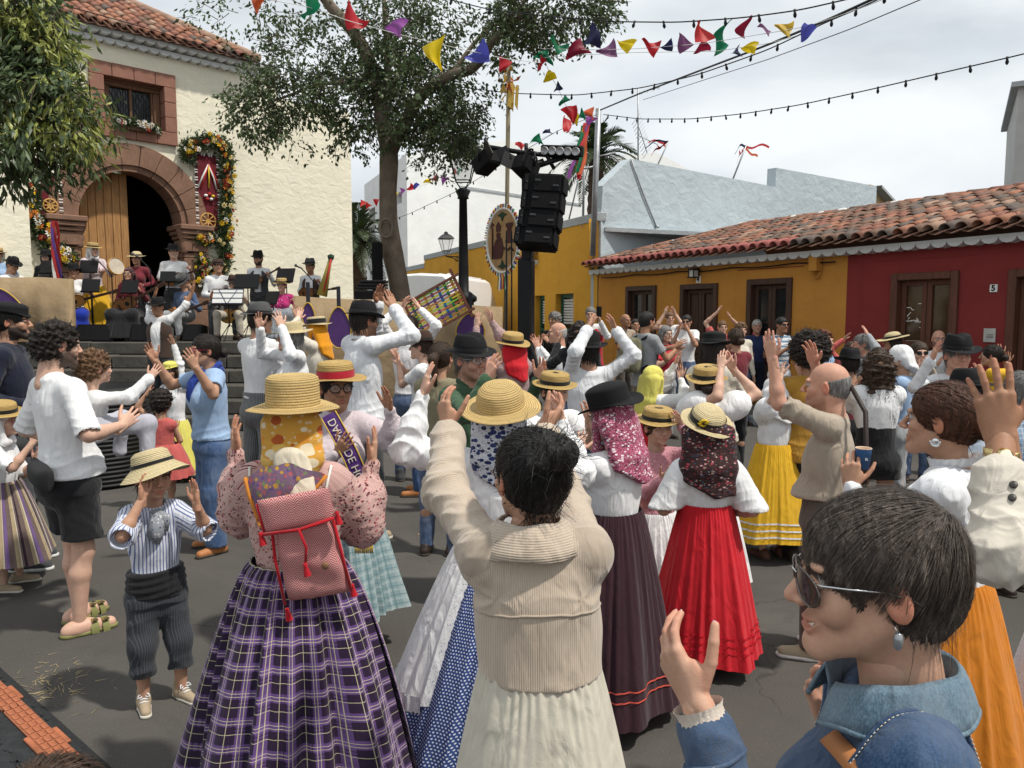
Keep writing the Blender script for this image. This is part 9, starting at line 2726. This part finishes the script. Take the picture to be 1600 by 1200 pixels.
sv_=c.skirtV;m0,n0=sv_.shape[:2]
r=np.random.RandomState(12);st_=[]
for k in range(70):
 a=r.uniform(-1,1);p0=np.array((a*.055,-.075+.02*abs(a),-.055+r.uniform(-.015,.02)));pts=[c.head(p0)]
 L_=r.uniform(.03,.13);dx=r.normal(0,.3)
 for t in np.linspace(.15,1,7):pts.append(c.head(p0+np.array((dx*L_*t*t+.01*sin(t*6+k),-.02*sin(t*3),-L_*t))))
 st_.append(pts)
mb=MB()
for pts in st_:mb.tube(pts,np.linspace(.0011,.0004,len(pts)),3,caps=False)
for k in range(120):
 p0=np.array((r.normal(.01,.06),-.1+r.normal(0,.05),.10+r.uniform(-.03,.03)));d=nrm(p0-np.array((0,-.05,.02))+r.normal(0,.05,3));pts=[c.head(p0+d*q*r.uniform(.8,1)+np.array((0,0,-.9*q*q))+r.normal(0,.003,3))for q in np.linspace(0,r.uniform(.03,.09),6)]
 mb.tube(pts,np.linspace(.0009,.0003,6),3,caps=False)
tag(mb.build('loose_hair',mhair('black',HAIRC['black']),c.root),kind='stuff')
# ------ woman with auburn bun and paper cup
c=C['f4']=person('woman with sleek auburn bun and white ruffled blouse holding a paper cup',1468,656,2.4,face=-50,kind='f',hair=('bun','auburn'),top=T(W2,'bishop',e=.022,hem=.93,loose=.03,se=.024,fold=1.7),bot=SK(ORA,waist=.98,hem=.16,rh=.34,amp=.02,off=(.0,.0)),L=(1329,735,dict(r=.72,f=(-.05,.15,1),p=(.5,.8,0),hint=(-.4,-.3,-1))),Rr='waist',skin='mid',group=GD,pose=('cup','open'),shoe=dict(m=LEA))if HAIRC.setdefault('auburn',(.085,.030,.014))else None
V=[];n=72
for j in range(4):
 for i in range(n+1):
  a=2*pi*i/n;rr=.062+.006*j+.007*sin(a*17)*j/3;V.append(c.nb+np.array((rr*sin(a),rr*cos(a)*.95+.002-.004*j,.0+.012*j+.012*cos(a+pi))))
mk('ruffle',V,[(j*(n+1)+i,j*(n+1)+i+1,(j+1)*(n+1)+i+1,(j+1)*(n+1)+i)for j in range(3)for i in range(n)],W2,c.root)
mb=MB();mb.lathe([(.001,0),(.009,.0),(.011,.002),(.009,.004),(.001,.004)],20,c.head((-.088,-.008,-.060)),rot=c.HR@roty(pi/2));V_,F_=tube_geo([c.head((-.09,-.008+.014*cos(q),-.060+.014*sin(q)))for q in np.linspace(pi*.95,pi*2.05,16)],.0035,8);mb.add(V_,F_,0,True);mb.build('earring',mplain('silver',(.75,.75,.76),.25,.03,metal=1),c.root)
nails(c,mplain('red_nail',(.42,.01,.02),.2),.9,'L')
p=c.tw(c.handL((-.05,.035,.135)));o=empty('paper_cup',p-np.array((0,0,.045)),0.3,'small blue and orange rimmed paper cup held by the auburn bun woman','cup')
o.scale=(.78,.78,.82)
MB().lathe([(.001,.002),(.026,.002),(.027,.0),(.034,.085)],24).build('cup',mplain('cup_blue',(.03,.10,.24),.5,.05),o)
MB().lathe([(.0342,.085),(.0352,.088),(.0335,.09),(.0325,.085),(.026,.01),(.001,.008)],24).build('rim',mplain('cup_rim',(.62,.45,.32),.6),o)
text_obj('lettering','EL',.014,plate,o,(-.01,-.0325,.045),(pi/2-.08,0,-.25),.001)
# ------ raised hand with the gold watch, body out of the frame
c=C['f5']=person('person in cream jacket at the right edge raising a hand with a gold watch',1800,640,1.62,face=-22,hair=('short','dark'),top=T(mcloth('cream_jacket',(.58,.53,.45),.9,.6),'long',e=.028,se=.026,hem=.8,fold=1.5,ft=.62),bot=TR(STONE),L=(1556,634,dict(Y=1.60,f=(-.16,.1,1),p=(.35,1,0),hint=(-.9,-.3,-.9))),Rr='clap',skin='tan',group=GD,hs=1.0)
watch(c,'L',mplain('gold_bracelet',(.62,.48,.22),.3,.2,90,metal=1,bump=.5,bscale=150),mplain('gold_case',(.65,.5,.24),.22,.05,metal=1),r_=.034,w=.018,face=mplain('dial_pale',(.62,.6,.48),.3),round_=True)
a=c.arms['L'];ax=nrm(a['W']-a['E']);sd=nrm(np.cross(ax,CAMP-0*CAMP));
view=nrm(c.tl(CAMP)-a['W']);sd=nrm(np.cross(ax,view))
for k,t in enumerate((.50,.60)):
 q=a['E']+(a['W']-a['E'])*t;d_=np.linalg.norm(c.topV-(q+view*.06+sd*.02),axis=1);q2_=c.topV[np.argmin(d_)]+view*.003
 MB().lathe([(.001,.003),(.007,.003),(.0085,.0),(.0085,-.004)],16,q2_,rot=np.stack([ax,np.cross(view,ax),view],1)).build('button',mplain('button_dark',(.05,.045,.04),.4),c.root)
person('child with dark brown hair at the bottom edge, only the top of the head showing',84,1306,1.06,face=8,kind='c',hair=('short','brown'),top=T(W1),bot=TR(JEAN),Rr=(168,1236,dict(r=.6)),L='side',skin='mid',shoe=dict(m=WSH))
person('woman in a white lace skirt at the right edge of the square',1716,716,2.6,face=-60,kind='f',hair=('bun','dark'),top=T(W1,'bishop'),bot=SK(lace,waist=.95,hem=.12,rh=.34,amp=.02),L='clap',Rr='clap',skin='fair',shoe=dict(m=mplain('red_shoe',(.25,.02,.03),.6)),group=GD)
# ------ nearest woman: denim jacket, sunglasses
c=C['f1']=person('woman with short dark hair, sunglasses and denim jacket clapping, nearest figure',1364,903,1.03,smile=True,face=-79,hpitch=-3,hroll=0,kind='f',hair=('short','soft'),top=T(DENIM,'long',e=.015,se=.013,hem=.75,fold=1.3,neck=.066,ft=.84),bot=TR(JEAN),L=(1056,1042,dict(Y=1.03,f=(-.42,.5,.72),p=(.85,.45,.2),hint=(-.2,-.3,-1))),Rr=(1284,1078,dict(Y=1.26,f=(-.3,.1,1),p=(.2,-1,.2),hint=(.3,-.3,-1))),skin='warm',group=GD,pose=('cup','cup'),shoe=dict(m=WSH),strand=False,brow=True)if HAIRC.setdefault('soft',(.078,.058,.046))else None
hm=mhair('soft2',HAIRC['soft'],(.27,.22,.185))
whorl=np.array((-.01,-.085,.105))
def flow1(p):
 d=p-whorl;d=unit_(d)
 top_=np.clip((p[:,2]-.06)/.05,0,1)[:,None]
 return d*(.9-.3*top_)+top_*np.array((-.1,.5,-.05))+(1-top_)*np.array((0,.05,-.5))
hs_=c.hair_surface
a1=strands(hs_,flow1,14000,.05,6,3,.00055,.004,.02,.07,mask=lambda q:q[:,2]>-.02)
a2=strands(hs_,flow1,220,.06,6,4,.0006,.016,.05,.15)
a3=strands(hs_,lambda p:flow1(p)+np.array((0,.5,-.15)),2400,.05,6,5,.0005,.006,.1,.08,mask=lambda q:(q[:,1]>.03)&(q[:,2]>.05))
a4=strands(hs_,lambda p:np.array((0,-.05,-1.0))+0*p,1600,.014,5,6,.0005,.001,.0,.10,mask=lambda q:(q[:,2]<.01)&(q[:,1]<-.02))
for g_ in(a1,a2,a3,a4):tag(mk('hair_strands',c.head(g_[0]),g_[1],hm,c.hair,True),kind='stuff')
lens=NT('smoke_lens');lens.set(.05,.6);lens.color((.03,.025,.025));lens.b.inputs['Alpha'].default_value=.82
gl_=MB();rimm=mplain('gunmetal',(.16,.14,.13),.25,0,metal=1)
o=None;rings=[]
for sg in(-1,1):
 ring=[(sg*(.036+.0285*cos(a)-.003*sin(a)),.106-5.2*(.036+.028*cos(a))**2+.002*sin(a),-.002+.0245*sin(a)-.004*cos(a))for a in np.linspace(0,2*pi,30,endpoint=False)]
 rings.append(ring);gl_.tube([c.head(q)for q in ring],.0016,7,close=True)
 gl_.tube([c.head(q)for q in((sg*.062,.090,.012),(sg*.076,.083,.013),(sg*.0815,.05,.011),(sg*.084,.0,.008))],.0014,7,m=1)
 gl_.tube([c.head(q)for q in((sg*.084,.002,.008),(sg*.0855,-.03,-.002),(sg*.085,-.042,-.012))],.0021,7,m=0)
gl_.tube([c.head(q)for q in((-.014,.106,.012),(0,.110,.015),(.014,.106,.012))],.0014,6,m=1)
o=gl_.build('sunglasses',[rimm,GSIL],c.root)
for ring in rings:
 q=np.mean(ring,0);mk('lens',[c.head(v)for v in ring]+[c.head(q+(0,.003,0))],[(i,(i+1)%30,30)for i in range(30)],lens.mat,o)
MB().lathe([(.001,.006),(.005,.004),(.0065,-.004),(.005,-.014),(.001,-.018)],12,c.head((-.083,-.010,-.052))).build('earring',mplain('grey_pearl',(.30,.32,.33),.2,.1,metal=.5),c.root)
MB().tube([c.head((-.0835,-.006,-.038)),c.head((-.084,-.009,-.048))],.0012,5).build('earring_hook',GSIL,c.root)
nails(c,mplain('white_nail',(.78,.72,.74),.15),1.35)
V=[];n=60
for j in range(9):
 t=j/8
 for i in range(n):
  a=-2.75+5.5*i/(n-1);fr=np.clip((abs(a)-1.4)/1.3,0,1)
  if t<.35:rr=.066+.01*t/.35;z=-.005+.045*t/.35
  else:u=(t-.35)/.65;rr=.072+.026*u**.8;z=.036-.056*u**1.2
  z+=-.03*fr;V.append(c.nb+np.array((rr*sin(a)*1.05,-rr*cos(a)*.98+.006+.02*fr,z+.004*sin(a*6+t*4)*t)))
o=mk('collar',V,[(j*n+i,j*n+i+1,(j+1)*n+i+1,(j+1)*n+i)for j in range(8)for i in range(n-1)],DENIMC,c.root)
m_=o.modifiers.new('t','SOLIDIFY');m_.thickness=.005;m_.offset=0
thr=mplain('stitch_pale',(.50,.46,.38),.8)
for jj,off_ in((8,-.004),(8,-.010)):
 pts=[np.array(V[jj*n+i])*1+(np.array(V[7*n+i])-np.array(V[8*n+i]))*(-off_/.012)+np.array((0,0,.0035))for i in range(n)]
 mb=MB()
 for i in range(n-1):
  for u in(.05,.55):a_,b_=pts[i]+(pts[i+1]-pts[i])*u,pts[i]+(pts[i+1]-pts[i])*(u+.32);mb.tube([a_,b_],.0009,4)
 tag(mb.build('stitching',thr,o),kind='stuff')
V8=[np.array(V[8*n+i])for i in range(n)];MB().tube(V8,.0042,7).build('collar_edge',DENIMC,o)
def on_top(c,pts,push=.004):
 out=[]
 for p in pts:
  k=np.argmin(np.linalg.norm(c.topV-p,axis=1));q=c.topV[k];d=nrm(q-c.ctr(q[2]));out.append(q+d*push)
 out=np.array(out)
 for _ in range(3):out[1:-1]=(out[:-2]+2*out[1:-1]+out[2:])/4
 return out
def seam(c,pts,m,parent,wid=.006,stitch=True):
 q=on_top(c,pts,.002);o=MB().tube(q,wid*.6,7).build('seam',m,parent)
 if stitch:
  q2_=on_top(c,pts,.0075);L=np.concatenate([[0],np.cumsum(np.linalg.norm(np.diff(q2_,axis=0),axis=1))]);I=lambda s:np.array([np.interp(s,L,q2_[:,i])for i in range(3)])
  mb=MB()
  for s in np.arange(0,L[-1]-.004,.0062):mb.tube([I(s),I(s+.0038)],.0009,4)
  tag(mb.build('stitching',thr,o),kind='stuff')
for nm in 'LR':
 a=c.arms[nm];sg=a['sg'];Sh=a['Sh']+np.array((-sg*.035,0,.0))
 seam(c,[Sh+np.array((sg*.01*cos(t),.10*cos(t),.10*sin(t)))for t in np.linspace(-.6,pi+.6,40)],DENIM,c.root)
 u=nrm(a['W']-a['E']);p_=a['E']+(a['W']-a['E'])*.70;e1=nrm(np.cross(u,(0,0,1)));e2=np.cross(u,e1)
 seam(c,[p_+.06*(cos(t)*e1+sin(t)*e2)for t in np.linspace(0,2*pi,40)],DENIM,c.root)
 w0=a['E']+(a['W']-a['E'])*.80;w1=a['W']+u*.004;V_=[];n_=72
 for t in np.linspace(0,1,7):
  for i in range(n_):an=2*pi*i/n_;rr=(.0335-.003*t+.004*(t>.9))+.0012*(i%3==0);V_.append(w0+(w1-w0)*t+rr*(cos(an)*e1+sin(an)*e2))
 mk('knit_cuff',V_,[(j*n_+i,j*n_+(i+1)%n_,(j+1)*n_+(i+1)%n_,(j+1)*n_+i)for j in range(6)for i in range(n_)],mcloth('cream_knit',(.60,.52,.44),.95,.2,.6),c.root)
seam(c,[c.ctr(c.zs-.13)+np.array((x,-.2,.0))for x in np.linspace(-.19,.19,40)],DENIM,c.root)
mb=MB();a=c.arms['R'];u=nrm(a['W']-a['E'])
for i in range(9):t=2*pi*i/9;e1=nrm(np.cross(u,(0,0,1)));e2=np.cross(u,e1);mb.lathe([(.001,.005),(.0055,.0),(.001,-.005)],8,a['W']-u*.006+.031*(cos(t)*e1+sin(t)*e2))
mb.build('bracelet',mplain('bracelet_gold',(.5,.4,.2),.35,metal=.8),c.root)
o=empty('shoulder_handbag',c.loc,-R(c.face),'tan leather handbag strap over the denim jacket shoulder','handbag')
sh=c.arms['L']['Sh']
pts=on_top(c,[c.tl(P(*q))for q in((1250,1118,1.03),(1262,1130,1.0),(1276,1146,.95),(1291,1170,.91),(1312,1200,.88),(1340,1240,.86),(1370,1300,.85))],.010)
t=np.linspace(0,len(pts)-1,50);q=np.stack([np.interp(t,np.arange(len(pts)),pts[:,i])for i in range(3)],1)
for _ in range(4):q[1:-1]=(q[:-2]+2*q[1:-1]+q[2:])/4
tg=np.gradient(q,axis=0);up=q-np.array([c.ctr(z-.12)for z in q[:,2]]);sd=np.cross(tg,up);sd/=np.linalg.norm(sd,axis=1)[:,None]
V=np.stack([q-sd*.014,q+sd*.014],1).reshape(-1,3);st=mk('strap',V,[(2*k,2*k+1,2*k+3,2*k+2)for k in range(49)],TANL,o);m_=st.modifiers.new('t','SOLIDIFY');m_.thickness=.004
V,Q,uv=pillow(.3,.24,.1,p=6);mk('bag',V+c.ctr(c.zh+.1)+np.array((-.27,0,0)),Q,TANL,o)
print('SCRIPT',round(time.time()-T0,1),'s; people',len(PEOPLE))
